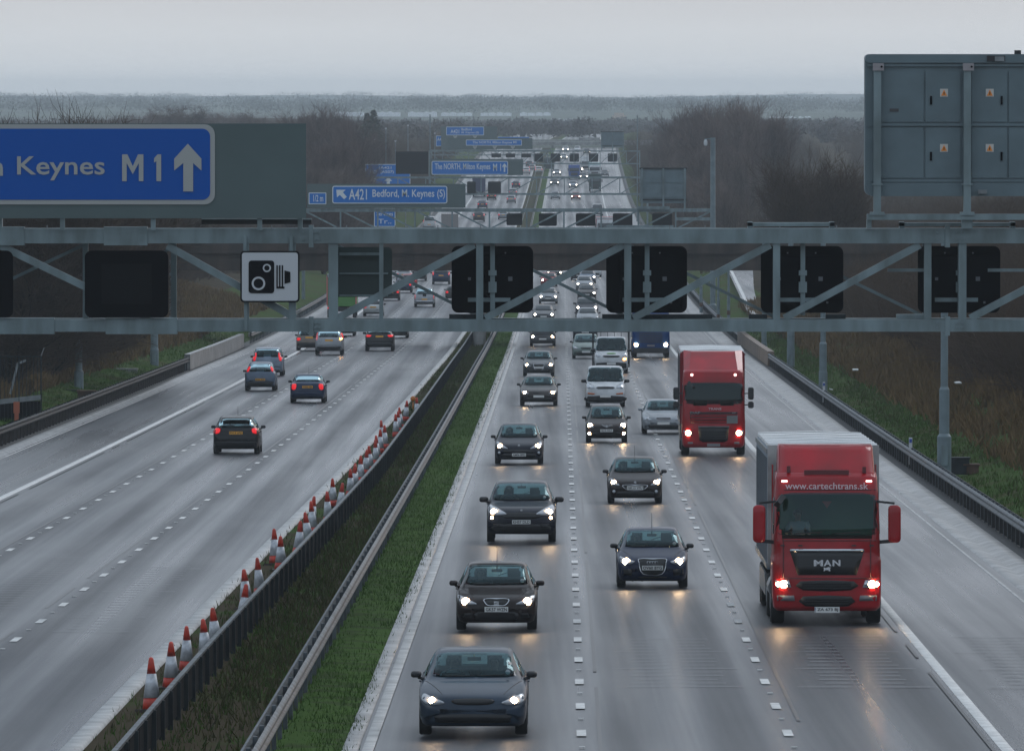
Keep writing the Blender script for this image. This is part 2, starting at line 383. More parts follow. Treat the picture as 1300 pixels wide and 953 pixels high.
# far terrain sheet: fields rolling up to the hills
_hz = pchip([2300,2700,3300,3900,4600,5200,6000,7000,8300,9500,11500,12500,14000],[6.5,9,8,8.3,10,12.4,15,18.3,21.6,24,29.5,29,26])
def hills(x, y):
    a = sstep(4200,11000,y)
    z = _hz(y)+a*(2.3*math.sin(x/310+.5+y/2600)+1.5*math.sin(x/120+2+y/1500)+.5*math.sin(x/47+y/900))+.35*math.sin(x/61+y/300)
    return lerp(zr(max(200,min(y,2900)))+1.0, z, sstep(2350,2900,y))
fieldm = mat('far_field', (.105,.125,.10), .9, spec=.03, noise=1, nscale=.0035, ncol=(.085,.095,.08), detail=5, thr=(.45,.55))
def far_ground():
    xs = [-1600+40*i for i in range(81)]; ys = [1400,1700,2000,2300]+[2500+100*i for i in range(106)]
    V = np.array([(x,y,hills(x,y)-(4 if y < 2400 else 0)) for y in ys for x in xs]); n = len(xs)
    # keep it below the motorway strips near by
    Fa = np.array([(i*n+j,i*n+j+1,(i+1)*n+j+1,(i+1)*n+j) for i in range(len(ys)-1) for j in range(n-1)])
    tag(np_mesh('hills', V, Fa, fieldm, smooth=True), kind='structure')
    # ground sheet under everything
    xs = [-1600,-600,-200,-80,0,80,200,600,1600]; ys = [60,200,400,600,800,1000,1300,1700,2000,2400]
    V = np.array([(x,y,zr(y)-.9+(0 if abs(x)<150 else 0)) for y in ys for x in xs]); n = len(xs)
    Fa = np.array([(i*n+j,i*n+j+1,(i+1)*n+j+1,(i+1)*n+j) for i in range(len(ys)-1) for j in range(n-1)])
    tag(np_mesh('ground', V, Fa, bankm), kind='structure')
far_ground()
# snow-white glasshouses / frost strip on the far ridge
def frost(px0, px1, py, y, h):
    a = PT(px0,py,y); b = PT(px1,py,y); mb = MB()
    n = 14
    for i in range(n):
        if (i*7) % 5 == 3: continue
        x0 = lerp(a.x,b.x,i/n); x1 = lerp(a.x,b.x,(i+.93)/n)
        mb.prism([(x0,a.z-h/2-3),(x1,a.z-h/2-3),(x1,a.z+h*.3),((x0+x1)/2,a.z+h/2+.25*math.sin(i*2.1)),(x0,a.z+h*.3)], y, y+25)
    return mb
polym = mat('polytunnel_plastic', (.75,.78,.80), .35)
for (x0, x1, py, y, h, lab) in ((425,555,144.5,5200,2.2,'long pale polytunnels on the far ridge above the bushy willows'),(560,700,145,5300,2.0,'pale polytunnels on the ridge above the sign gantries'),
                          (978,1030,150,5000,1.5,'short white roofs beyond the bare trees by the big sign back'),(700,745,152,4800,1.2,'low white roofs on the slope left of the distant tower')):
    tag(frost(x0,x1,py,y,h).build('polytunnel', polym), lab, 'polytunnel', 'polytunnels on the far slopes')
tw = MB(); p = PT(786,158,4600); tw.box((p.x,p.y,p.z),(7,7,9)); tw.box((p.x,p.y,p.z+5),(5,5,1.6))
for i in range(3):
    for k in range(3): tw.box((p.x-2.2+2.2*i,p.y-3.55,p.z-2.4+2.4*k),(1,.12,1.2))
tag(tw.build('building', mat('pale_brick', (.42,.33,.26), .8)), 'small pale tower block above the vanishing point of the road', 'building')

# ---------------------------------------------------------------- road markings
def markings():
    mb = MB()
    def dashes(s, y0, y1, w=.13, L=2.0, step=9.0):
        y = 187+9*math.ceil((y0-187)/9)
        while y < y1:
            a = [RP(s-w/2,y-L/2,.062),RP(s+w/2,y-L/2,.062),RP(s+w/2,y+L/2,.062),RP(s-w/2,y+L/2,.062)]
            mb.add(a, [(0,1,2,3)])
            y += step
    dashes(0,100,2400,.17); dashes(3.65,100,2400,.17)
    dashes(-11.3,100,2400,.17); dashes(-14.85,100,2400,.17)
    o = mb.build('lane_markings', white_line); tag(o, kind='structure')
    for s, w, h, nm in ((7.3,.22,.04,'edge_line'),(-3.68,.2,.035,'edge_line'),(-18.2,.26,.04,'edge_line'),(10.72,.08,.012,'edge_line'),(-21.45,.08,.012,'edge_line')):
        tag(strip(nm, lambda y: [(s-w/2,h-.005),(s-w/2+.01,h+.004),(s+w/2-.01,h+.004),(s+w/2,h-.005)], mat('worn_edge_line',(.42,.42,.41),.5,noise=.4,nscale=1.5) if s not in (-18.2,7.3) else white_line), kind='structure')
    # reflective studs
    st = MB()
    for s in (0,3.65,-11.3,-14.85):
        y = 187-4.5-90
        while y < 700:
            c = RP(s,y,.066); st.box(c,(.1,.12,.02)); y += 9
    tag(st.build('road_studs', white_line), kind='structure')
    # sawn test grooves across the lanes
    g = MB()
    for s, ya, yb, hw in ((1.95,176,197,.9),(5.6,176,199,.9),(9.3,176,199,.9),(-9.9,200,238,.62),(-13.1,205,245,.62),(-16.6,212,225,.5)):
        y = ya; k = 0
        while y < yb:
            w = hw*(1.45 if k % 5 == 0 else 1)*random.Random(k+int(s*10)).uniform(.85,1.05)
            c = RP(s,y,.059); g.add([c+Vector(q) for q in ((-w,-.05,0),(w,-.05,0),(w,.05,0),(-w,.05,0))],[(0,1,2,3)]); y += 1.45; k += 1
    tag(g.build('road_grooves', mat('worn_line_grey', (.22,.225,.23), .55)), kind='structure')
    # tar joints
    j = MB()
    for s in (.32,3.95,7.05,-11.6,-15.15,-17.9):
        ys = [110+6*i for i in range(150)]
        for a, b in zip(ys, ys[1:]):
            pa, pb = RP(s,a,.056), RP(s,b,.056)
            if random.Random(a+int(s*7)).random() < .82: j.add([pa-Vector((.035,0,0)),pa+Vector((.035,0,0)),pb+Vector((.035,0,0)),pb-Vector((.035,0,0))],[(0,1,2,3)])
    tag(j.build('tar_joints', mat('tar', (.012,.012,.013), .35)), kind='structure')
random.seed(4); markings()

# ---------------------------------------------------------------- barriers
def wbeam(mb, s, y0, y1, side=1, h=.62, step=4.0):
    """corrugated rail, face towards +side"""
    prof = [(0,-.155),(.035,-.14),(.075,-.10),(.075,-.06),(.01,-.02),(.01,.02),(.075,.06),(.075,.10),(.035,.14),(0,.155)]
    ys = []; y = y0
    while y < y1: ys.append(y); y += step if y < 700 else step*4
    ys.append(y1)
    rows = [[RP(s+side*dx,y,h+dz) for dx, dz in prof] for y in ys]; n = len(prof)
    mb.add([p for r in rows for p in r], [(i*n+j,i*n+j+1,(i+1)*n+j+1,(i+1)*n+j) for i in range(len(ys)-1) for j in range(n-1)])
def posts(mb, s, y0, y1, step, h=.68, w=.08, d=.12):
    y = y0
    while y < y1:
        mb.box(RP(s,y,h/2-.02),(w,d,h+.04)); y += step
def barrier(name, label, s, y0, y1, side, mt, group=None, double=False, h=.62, step=3.2, panel=False):
    root = empty(name, RP(s,y0,0)); tag(root, label, 'crash barrier', group)
    inv = -root.location
    def sub(nm, mb, m, kind=None):
        mb.v = [tuple(Vector(v)+inv) for v in mb.v]; o = mb.build(nm, m, root)
        if kind: o['kind'] = kind
        return o
    m = MB(); m.smooth = True; wbeam(m, s+.07*side, y0, y1, side, h); sub('rail', m, mt)
    if double:
        m = MB(); m.smooth = True; wbeam(m, s-.07*side, y0, y1, -side, h); sub('rail', m, mt)
    m = MB(); posts(m, s, y0+.5, min(y1,900), step, h+.17); sub('posts', m, mt, 'stuff')
    if panel:
        m = MB(); ys = [y0+6*i for i in range(int((min(y1,1000)-y0)/6)+1)]
        for a_, b_ in zip(ys, ys[1:]): m.bar(RP(s,a_,.24), RP(s,b_,.24), .05, .46, (0,0,1))
        sub('lower_panel', m, mat('matt_black_board',(.012,.013,.014),.95,spec=.03))
    return root
barrier('crash_barrier', 'bright wet steel rail dividing the mown grass strip from the brown median', -5.32, 95, 2300, 1, wetrail, double=True, h=.58)
# dark ribbed median barrier with the cones behind it
_sb = pchip([0,167,195,247,335,569,900,3000],[-7.6,-7.41,-7.32,-7.08,-6.80,-6.86,-6.9,-6.9])
def ribbed():
    def RPb(s,y,h=0): return Vector((xa(y)+_sb(y)+s,y,zr(y)+h))
    root = empty('crash_barrier', RP(-7.0,95)); tag(root, 'dark ribbed median barrier standing behind the row of traffic cones', 'crash barrier')
    inv = -root.location
    m = MB()
    ys = [95+1.6*i for i in range(380)]
    for a, b in zip(ys, ys[1:]):
        j = random.Random(int(a)).uniform(-.015,.015)
        p, q = RPb(j,a+.04), RPb(j,b-.04)
        m.bar(p+Vector((0,0,.37)), q+Vector((0,0,.37)), .06, .60, (0,0,1))
    m.v = [tuple(Vector(v)+inv) for v in m.v]; m.build('panel', mat('matt_black_board',(.012,.013,.014),.95,spec=.03), root)['kind'] = 'stuff'
    m = MB()
    ysr = [95+8*i for i in range(275)]
    for a, b in zip(ysr, ysr[1:]): m.bar(RPb(0,a,.69), RPb(0,b,.69), .09, .05, (0,0,1))
    m.v = [tuple(Vector(v)+inv) for v in m.v]; m.build('top_rail', wetrail, root)
    m = MB()
    for i in range(1,200):
        y = 95+3.2*i; m.box(RPb(.05,y,.34),(.10,.10,.70))
    m.v = [tuple(Vector(v)+inv) for v in m.v]; m.build('posts', darkrail, root)['kind'] = 'stuff'
ribbed()
barrier('crash_barrier', 'wet double rail barrier along the right hard shoulder below the grass bank', 12.55, 95, 2300, -1, wetrail, double=True, h=.62, step=2.4, panel=True)
def kerb_wall(s, y0, y1, h, w, lab, mt=concrete, name='concrete_barrier'):
    m = MB()
    ys = list(np.arange(y0, y1, 6.0))
    for i, (a, b) in enumerate(zip(ys, ys[1:])): m.bar(RP(s,a,h/2), RP(s,b-.06,h/2), w, h, (0,0,1))
    return tag(m.build(name, mt), lab, 'concrete barrier')
barrier('crash_barrier', 'black wet barrier curving along the left hard shoulder below the grass', -22.75, 150, 545, 1, darkrail, double=True, h=.62, step=2.4, panel=True)
kerb_wall(-22.75, 545, 640, .95, .35, 'grey concrete wall section at the end of the black left barrier')
barrier('crash_barrier', 'distant barrier beside the left carriageway beyond the bridge', -22.75, 652, 2300, 1, wetrail, double=True)
kerb_wall(12.6, 560, 660, .9, .4, 'brown stained concrete wall section beside the right shoulder under the bridge', mat('stained_concrete', (.22,.16,.12), .6, noise=.5, nscale=.8))

# ---------------------------------------------------------------- overbridge
def bridge():
    y = 640; z0 = PT(640,343.5,y).z; zt = z0+2.75
    root = empty('road_bridge', (0,y,z0)); tag(root, 'brown weathered overbridge crossing both carriageways behind the big gantry', 'bridge')
    bm_ = mat('weathered_bridge_brown', (.062,.044,.034), .85, noise=.6, nscale=1.1, ncol=(.028,.022,.018), stretch=(1,1,.25))
    xa0, xb0 = RX(-46,y), RX(34,y)
    m = MB(); m.box2((xa0,0,0),(xb0,11,1.5)); m.build('deck', bm_, root)
    for yy in (0-.3, 11-.1):
        m = MB(); m.box2((xa0,yy,1.2),(xb0,yy+.4,2.6)); m.box2((xa0,yy-.06,2.6),(xb0,yy+.46,2.74)); 
        n = int((xb0-xa0)/2.4)
        for i in range(n): m.box2((xa0+2.4*i,yy-.05,1.25),(xa0+2.4*i+.12,yy,2.6))
        m.build('parapet', bm_, root)
    g = MB()
    for i in range(int((xb0-xa0)/1.1)): g.box2((xa0+1.1*i,-.32,.06),(xa0+1.1*i+.05,-.3,1.2))
    g.build('girder_ribs', bm_, root)['kind'] = 'stuff'
    for s in (-42,30):
        m = MB(); x = RX(s,y); h = z0-zr(y); m.box2((x-3,.5,-h+2),(x+3,10.5,0)); m.build('abutment', bm_, root)
    m = MB()
    for k in range(3): m.tube((RX(-6.15,y),2+3.4*k,-(z0-zr(y))-.3),(RX(-6.15,y),2+3.4*k,0),.45,n=14)
    m.build('pier', concrete, root)
bridge()

# ---------------------------------------------------------------- gantries
class G:
    """gantry frame at distance y; coordinates given in photo pixels"""
    def __init__(s, y): s.y = y; s.k = F/y
    def X(s, px): return PT(px,400,s.y).x
    def Z(s, py): return PT(650,py,s.y).z
    def box(s, mb, x0, y0, x1, y1, ya, yb):
        mb.box2((s.X(x0),s.y+ya,s.Z(y1)),(s.X(x1),s.y+yb,s.Z(y0)))
def rebase(mb, loc): mb.v = [(v[0]-loc[0],v[1]-loc[1],v[2]-loc[2]) for v in mb.v]; return mb

def sign_panel(g, x0,y0,x1,y1, label, mt=None, border=2.4, r=8, texts=(), arrows=(), yoff=-.25, group=None, thick=.05, cat='road sign', bm=None, name='road_sign', wmt=None):
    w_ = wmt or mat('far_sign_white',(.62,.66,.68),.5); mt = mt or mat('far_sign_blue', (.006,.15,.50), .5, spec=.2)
    loc = (g.X((x0+x1)/2), g.y+yoff, g.Z(y1)); root = empty(name, loc); tag(root, label, cat, group)
    k = 1/g.k; rr = r*k; b = border*k
    X0,X1,Z0,Z1 = g.X(x0),g.X(x1),g.Z(y1),g.Z(y0); Y = g.y+yoff
    m = MB(); m.prism(rrect(X0,Z0,X1,Z1,rr), Y, Y+thick); rebase(m,loc).build('border', w_, root)
    m = MB(); m.prism(rrect(X0+b,Z0+b,X1-b,Z1-b,max(rr-b,.01)), Y-.012, Y-.002); rebase(m,loc).build('sign_face', mt, root)
    for (s, a, b_, c, d) in texts:
        t = text_mb(s, g.X(a), g.Z(d), None if c is None else g.X(c), g.Z(b_), Y-.03, bold=.01, depth=.01)
        rebase(t,loc).build('lettering', w_, root)
    for pts in arrows:
        m = MB(); pp = [(g.X(a), g.Z(b_)) for a, b_ in pts]
        m.prism(pp[::-1], Y-.03, Y-.02); rebase(m,loc).build('arrow', w_, root)
    return root
def signal(g, x0,y0,x1,y1, label, group, front=True, yoff=0, cat='lane signal'):
    loc = (g.X((x0+x1)/2), g.y+yoff, g.Z(y1)); root = empty('lane_signal', loc); tag(root, label, cat, group)
    X0,X1,Z0,Z1 = g.X(x0),g.X(x1),g.Z(y1),g.Z(y0); Y = g.y+yoff
    m = MB(); m.prism(rrect(X0,Z0,X1,Z1,min(.16,(Z1-Z0)*.12)), Y, Y+.05); rebase(m,loc).build('backboard', black, root)
    cx, cz = (X0+X1)/2, (Z0+Z1)/2; w, h = X1-X0, Z1-Z0
    if g.y < 400:
        m = MB(); m.box2((cx-w*.34,Y+(.05 if front else -.3),cz-h*.36),(cx+w*.34,Y+(.35 if front else 0),cz+h*.36)); rebase(m,loc).build('housing', black, root)
        if front:
            m = MB(); m.box2((cx-w*.30,Y-.012,cz-h*.3),(cx+w*.30,Y-.004,cz+h*.3)); rebase(m,loc).build('display', mat('signal_display_glass',(.004,.005,.006),.7,spec=.1), root)
        else:
            m = MB()
            m.box2((cx-.05,Y-.42,Z0-.05),(cx+.06,Y-.30,Z1+.22)); m.box2((cx-w*.3,Y-.38,cz-h*.33),(cx+w*.22,Y-.30,cz-h*.27)); m.box2((cx-.09,Y-.46,cz-.3),(cx+.1,Y-.3,cz-.05)); m.box2((cx-.09,Y-.46,cz+.1),(cx+.1,Y-.3,cz+.22))
            rebase(m,loc).build('bracket', steel, root)
            m = MB()
            for dx, dz, ss in ((-.28*w,.02,.07),(.22*w,.02,.10),(.3*w,-.34*h,.05),(-.18*w,.4*h,.035),(.16*w,.4*h,.035)): m.box((cx+dx,Y-.31,cz+dz),(ss,.03,ss))
            rebase(m,loc).build('latch', mat('dull_grey',(.09,.10,.11),.6), root)
    return root

def gantry_near():
    g = G(212); y = g.y
    loc = (0,y,g.Z(421)); root = empty('sign_gantry', loc)
    tag(root, 'big grey steel truss gantry crossing the whole motorway, carrying black signals', 'gantry')
    def part(nm, m, mt=steel): return rebase(m,loc).build(nm, mt, root)
    D = 1.3
    # chords, front and rear, with sleeves at the splices
    for ya in (0, D):
        m = MB(); g.box(m,-560,290.5,1500,309,ya,ya+.3); part('chord', m)
        m = MB(); g.box(m,-560,405.5,1500,421,ya,ya+.3); part('chord', m)
    for a, b, z0, z1 in ((-60,31,288,311.5),(132,187,288,311.5),(-58,69,403.5,424),(134,225,403.5,424),(392,398,286,314),(392,398,402,426),(1200,1206,286,314),(1200,1206,402,426)):
        m = MB(); g.box(m,a,z0,b,z1,-.03,.33); part('splice_sleeve', m)
    # bolts
    m = MB()
    for a in (385,400,405,1190,1215,1222,20,140,180):
        for b in (295,304,410,416): m.tube((g.X(a),y-.05,g.Z(b)),(g.X(a),y-.0,g.Z(b)),.025,n=6)
    part('bolts', m)['kind'] = 'stuff'
    vs = [(-92,8),(313,6),(371,9),(423,12),(484,5),(609,9),(797,9),(986,9),(1178,9),(1222,10),(1372,9)]
    for x, w in vs:
        m = MB(); g.box(m,x-w/2,308,x+w/2,407,.04,.26); part('post', m)
    for x in (-92,105,218,423,609,797,986,1178,1372):
        m = MB(); g.box(m,x-3.5,308,x+3.5,407,D+.04,D+.24); part('post', m)
    P = lambda a,b,dy=.15: Vector((g.X(a),y+dy,g.Z(b)))
    for (a,b,c,d) in ((-120,311,-92,325),(0,312,190,404),(212,312,375,404),(428,404,602,311),(616,404,792,311),(804,404,978,311),(996,404,1168,311),(1232,404,1400,316)):
        m = MB(); m.bar(P(a,b),P(c,d),9/g.k,.17,(0,1,0)); part('brace', m)
    for (a,b,c,d) in ((-92,311,105,404),(110,311,218,404),(423,404,609,311),(609,404,797,311),(797,404,986,311),(986,404,1178,311)):
        m = MB(); m.bar(P(c,b,D+.15),P(a,d,D+.15),4/g.k,.1,(0,1,0)); o = part('brace', m)
    for x in (-92,218,423,609,797,986,1178,1372):
        
        for z in (300,413): m = MB(); m.bar(P(x,z,.3),P(x,z,D),.1,.1,(0,0,1)); part('cross_tie', m)
    m = MB(); g.box(m,1128,341.5,1400,345.5,.5,.58); part('conduit', m)
    for a, b in ((950,1060),(1143,1290)):
        m = MB(); g.box(m,a,283,b,287.5,.4,.9); g.box(m,a,282,a+6,290,.4,.9); g.box(m,b-6,282,b,290,.4,.9); part('cable_tray', m)
    m = MB(); g.box(m,255,279.5,395,285,.5,.75); part('cable_tray', m, blackplastic)
    
    for q in ((255,278,395,279.5,.45,.8),(378,274,384,292,-.02,.3),(-4,276,3,290,-.02,.3)): m = MB(); g.box(m,*q); part('sign_bracket', m)
    for a in (345,502,610,680,760,895,990,60,440,556,850,1062):
        m = MB(); g.box(m,a-.6,286,a+.6,291,-.04,.0); part('pin', m, galv)
    for a, b in ((570,625),(765,905),(1140,1180),(952,975),(1050,1075)):
        m = MB(); g.box(m,a,400,b,405.5,.7,1.1); part('cable_tray', m, darkrail if a != 1140 else steel)
    for x0 in (-540,1480):
        m = MB(); xx = g.X(x0); m.tube((xx,y+.6,zr(y)-.5),(xx,y+.6,g.Z(290)),.3,n=16); part('leg', m)
    # mounts under / over the chord for the little camera sign
    
    for q in ((309,300,313,322),(368,300,372,322),(310,384,314,420)): m = MB(); g.box(m,*q,-.1,.0); part('sign_bracket', m)
    # dull back panel of a sign facing the other way
    r2 = empty('blank_sign', (g.X(462),y+.9,g.Z(378))); tag(r2, 'dull green blank sign back framed in the truss beside the camera sign', 'road sign')
    m = MB(); m.prism(rrect(g.X(423),g.Z(378),g.X(497),g.Z(314.5),.1), y+.9, y+.95); rebase(m,r2.location).build('panel', mat('dull_green_sign_back',(.030,.048,.046),.7), r2)
    m = MB(); g.box(m,430,321.5,484,325,.82,.9); g.box(m,430,347,492,349,.82,.9); g.box(m,430,375,492,377,.82,.9); rebase(m,r2.location).build('rail', steel, r2)
    gp = 'lane signals on the big gantry'
    signal(g,-84,318,17,403,'black lane signal cut off by the picture edge under the blue sign', gp, True, -.12)
    signal(g,108,318,214,403,'black lane signal under the blue sign, beside the camera sign', gp, True, -.12)
    for (a,b,lab) in ((573,677,'black signal back over the outer lane, above the median grass'),(770,873,'black signal back over the middle lanes, above the blue lorry'),(967,1072,'black signal back over the hard shoulder, above the red curtainside lorry'),(1167,1272,'black signal back over the grass bank below the big grey sign back')):
        signal(g,a,313,b,398,lab,gp,False,.75)
    # speed camera sign
    loc2 = (g.X(344),y-.2,g.Z(384)); r3 = empty('camera_sign', loc2); tag(r3, 'white square speed camera sign with a black camera symbol on the gantry', 'road sign')
    def p3(nm, m, mt): return rebase(m,loc2).build(nm, mt, r3)
    m = MB(); m.prism(rrect(g.X(305.5),g.Z(383.5),g.X(380.5),g.Z(318.5),.08), y-.2, y-.14); p3('border', m, black)
    m = MB(); m.prism(rrect(g.X(307.5),g.Z(381.5),g.X(378.5),g.Z(320.5),.06), y-.212, y-.202); p3('sign_face', m, camwhite)
    Y0 = y-.224
    def flat(pts, dy=0): m = MB(); m.prism(pts, Y0-dy, Y0-dy+.008); return m
    b_ = MB()
    for q in (rrect(g.X(316),g.Z(372),g.X(348.5),g.Z(330.5),.07),): b_.prism(q, Y0, Y0+.008)
    for a in (351.2,354.6,358.0): b_.prism([(g.X(a),g.Z(365)),(g.X(a+1.8),g.Z(365)),(g.X(a+1.8),g.Z(336.5)),(g.X(a),g.Z(336.5))], Y0, Y0+.008)
    b_.prism([(g.X(351.2),g.Z(366)),(g.X(361.5),g.Z(366)),(g.X(361.5),g.Z(363.6)),(g.X(351.2),g.Z(363.6))], Y0-.001, Y0+.007)
    b_.prism([(g.X(361.5),g.Z(360)),(g.X(369),g.Z(358)),(g.X(369),g.Z(345)),(g.X(361.5),g.Z(343))], Y0, Y0+.008)
    p3('camera_symbol', b_, black)
    rg = MB()
    for cx, cy, r0, r1 in ((328.5,359.5,8.6,6.2),(339.2,340,5.2,3.4)):
        n = 24; c = (g.X(cx), g.Z(cy)); a = [(c[0]+r0/g.k*math.cos(2*math.pi*i/n), Y0-.008, c[1]+r0/g.k*math.sin(2*math.pi*i/n)) for i in range(n)]
        b2 = [(c[0]+r1/g.k*math.cos(2*math.pi*i/n), Y0-.008, c[1]+r1/g.k*math.sin(2*math.pi*i/n)) for i in range(n)]
        rg.add(a+b2, [(i,(i+1)%n,n+(i+1)%n,n+i) for i in range(n)])
    p3('lens_ring', rg, camwhite)
    # big blue direction sign on its grey backing
    loc4 = (g.X(60),y-.3,g.Z(277)); r4 = empty('direction_sign', loc4); tag(r4, 'big blue M1 direction sign with white arrow on a grey backing board', 'road sign')
    def p4(nm, m, mt): return rebase(m,loc4).build(nm, mt, r4)
    m = MB(); g.box(m,-420,157,389,277,-.26,-.2); p4('backing_board', m, signgrey)
    for a in (-300,-100,80,195,330): m = MB(); g.box(m,a-3,157,a+3,292,-.2,-.1); p4('mounting_post', m, steel)
    Yb = y-.26
    m = MB(); m.prism(rrect(g.X(-400),g.Z(259.5),g.X(273.5),g.Z(158),.24), Yb-.03, Yb-.002); p4('border', m, signwhite)
    m = MB(); m.prism(rrect(g.X(-396),g.Z(253.5),g.X(267.5),g.Z(163.5),.18), Yb-.045, Yb-.031); p4('sign_face', m, signblue)
    for s, x0, z0, x1, z1 in (('Keynes',23,229,134,198.5),('Milton',-84,223.5,5,198.5),('The NORTH,',-290,226,-105,199),('M!',156,230,183,196),('1',197,230,206,196)):
        
        if s == 'M!':
            t = MB(); a_, b_, c_, d_ = x0, x1, z0, z1; w = 5.8
            t.prism([(g.X(q),g.Z(r)) for q, r in ((a_,c_),(a_+w,c_),(a_+w,d_+11),(169.5,c_-9),(b_-w,d_+11),(b_-w,c_),(b_,c_),(b_,d_),(b_-w-1,d_),(169.5,c_-19),(a_+w+1,d_),(a_,d_))],Yb-.07,Yb-.06)
        elif s == '1': t = MB(); t.prism([(g.X(q),g.Z(r)) for q, r in ((199.5,230),(205.5,230),(205.5,196),(201,196),(196.5,201),(196.5,206.5),(199.5,204.5))],Yb-.07,Yb-.06)
        else: t = text_mb(s, g.X(x0), g.Z(z0), g.X(x1), g.Z(z1), Yb-.07, bold=.012)
        p4('lettering', t, signwhite)
    m = MB(); pts = [(233.5,243),(246,243),(246,207),(256.5,216.5),(256.5,201.5),(239.3,182.5),(222,201.5),(222,216.5),(233.5,207)]
    m.prism([(g.X(a),g.Z(b)) for a,b in pts], Yb-.07, Yb-.06); p4('arrow', m, signwhite)
    # back of the message sign at upper right
    loc5 = (g.X(1215),y-.1,g.Z(280)); r5 = empty('message_sign', loc5); tag(r5, 'back of a large grey message sign with locked doors and orange warning stickers', 'message sign')
    def p5(nm, m, mt=steel): return rebase(m,loc5).build(nm, mt, r5)
    pan = mat('message_sign_grey',(.115,.165,.185),.5,noise=.2,nscale=1.2)
    m = MB(); m.prism(rrect(g.X(1098),g.Z(248),g.X(1334),g.Z(69),.14), y+.0, y+.65); p5('cabinet', m, pan)
    m = MB(); m.prism(rrect(g.X(1098),g.Z(80),g.X(1336),g.Z(69),.09), y-.1, y+.7); p5('hood', m, pan)
    m = MB(); m.prism([(g.X(1098),g.Z(232)),(g.X(1106),g.Z(249)),(g.X(1330),g.Z(249)),(g.X(1334),g.Z(232))], y-.06, y+.6); p5('skirt', m, pan)
    for (x0,x1) in ((1118,1172),(1174.5,1219),(1233,1278),(1280.5,1330)):
        for (z0,z1) in ((91,155),(162,226)):
            m = MB(); g.box(m,x0,z0,x1,z1,-.035,-.004); d = p5('door', m, pan)
            if x0 in (1174.5,1233):
                hx = 1181.5 if x0 == 1174.5 else 1271
                m = MB(); g.box(m,hx-1.3,z0+31,hx+1.3,z0+42,-.07,-.036); h = rebase(m,loc5).build('handle', black, d)
                sx = 1198 if x0 == 1174.5 else 1256; zz = z0+(27 if z0 == 91 else 26)
                m = MB(); g.box(m,sx-5,zz-5,sx+5,zz+5,-.042,-.036); rebase(m,loc5).build('warning_sticker', mat('sticker_white',(.5,.48,.45),.6), d)
                m = MB(); m.prism([(g.X(sx-3.8),g.Z(zz+3.8)),(g.X(sx+3.8),g.Z(zz+3.8)),(g.X(sx),g.Z(zz-4))], y-.052, y-.044); rebase(m,loc5).build('warning_triangle', amber, d)
                m = MB(); g.box(m,sx-.5,zz-1,sx+.5,zz+2.6,-.058,-.053); rebase(m,loc5).build('bolt_symbol', black, d)
    m = MB(); g.box(m,1129,138,1140.5,142,-.05,-.036); p5('name_plate', m, mat('plate_grey',(.05,.05,.055),.5))
    for z in (83,158.5,229.5): m = MB(); g.box(m,1100,z-1.6,1332,z+1.6,-.06,-.02); p5('rail', m, pan)
    for x in (1113,1227): 
        m = MB(); g.box(m,x-4.6,81,x+4.6,272,-.30,-.08); g.box(m,x-6.5,233,x+6.5,235,-.32,-.06); g.box(m,x-9,269,x+9,273,-.34,-.02); p5('post', m)
        m = MB(); g.box(m,x-6,80.5,x+8,90,-.34,-.30); p5('bracket', m, mat('pinkish_bracket',(.26,.24,.25),.5))
        m = MB(); m.tube((g.X(x+5),y-.36,g.Z(85)),(g.X(x+5),y-.34,g.Z(85)),.025,n=8); p5('bolt', m, black)
    m = MB(); g.box(m,1100,271.5,1400,279,-.30,-.08); g.box(m,1100,279,1106,290,-.2,.1); g.box(m,1220,279,1234,290,-.2,.1); p5('rail', m)
    m = MB(); g.box(m,1252,71,1275,78,-.14,-.1); g.box(m,1288,64,1296,70,.1,.3); p5('fitting', m, blackplastic)
    m = MB(); g.box(m,1262,72,1274,78,-.17,-.14); p5('bracket', m, galv)
    m = MB(); g.box(m,1241,241,1252,246,-.2,-.1); p5('fitting', m, galv)
gantry_near()

def truss(g, name_label, x0, x1, ztop, zbot, th, segs, left_leg=True, right_leg=True, group=None, legtop=None):
    loc = (g.X((x0+x1)/2), g.y, g.Z(zbot)); root = empty('sign_gantry', loc); tag(root, name_label, 'gantry', group)
    def part(nm, m, mt=steel): return rebase(m,loc).build(nm, mt, root)
    for z in (ztop,zbot):
        for ya in (0,1.2):
            m = MB(); g.box(m,x0,z-th/2,x1,z+th/2,ya,ya+.25); part('chord', m)
    for i in range(segs+1):
        a = lerp(x0,x1,i/segs); m = MB(); g.box(m,a-th*.25,ztop,a+th*.25,zbot,.05,.2); part('post', m)
        if i < segs:
            b = lerp(x0,x1,(i+1)/segs); m = MB()
            za, zb = (zbot,ztop) if i >= segs*.4 else (ztop,zbot)
            m.bar((g.X(a),g.y+.12,g.Z(za)),(g.X(b),g.y+.12,g.Z(zb)),th*.5/g.k,.12,(0,1,0)); part('brace', m)
    for on, x in ((left_leg,x0),(right_leg,x1)):
        if on:
            m = MB(); m.tube((g.X(x),g.y+.6,zr(g.y)-1),(g.X(x),g.y+.6,g.Z(legtop or ztop)),th*.55/g.k,n=12); part('leg', m)
    return root
def up_arrow(x, y0, y1, w):
    c = x; t = w*.36
    return [(c-t/2,y1),(c+t/2,y1),(c+t/2,y0+w*.75),(c+w/2,y0+w*1.05),(c+w/2,y0+w*.62),(c,y0),(c-w/2,y0+w*.62),(c-w/2,y0+w*1.05),(c-t/2,y0+w*.75)]
def dn_arrow(x, y0, y1, w): return [(a, y1-(b-y0)) for a, b in up_arrow(x,y0,y1,w)][::-1]
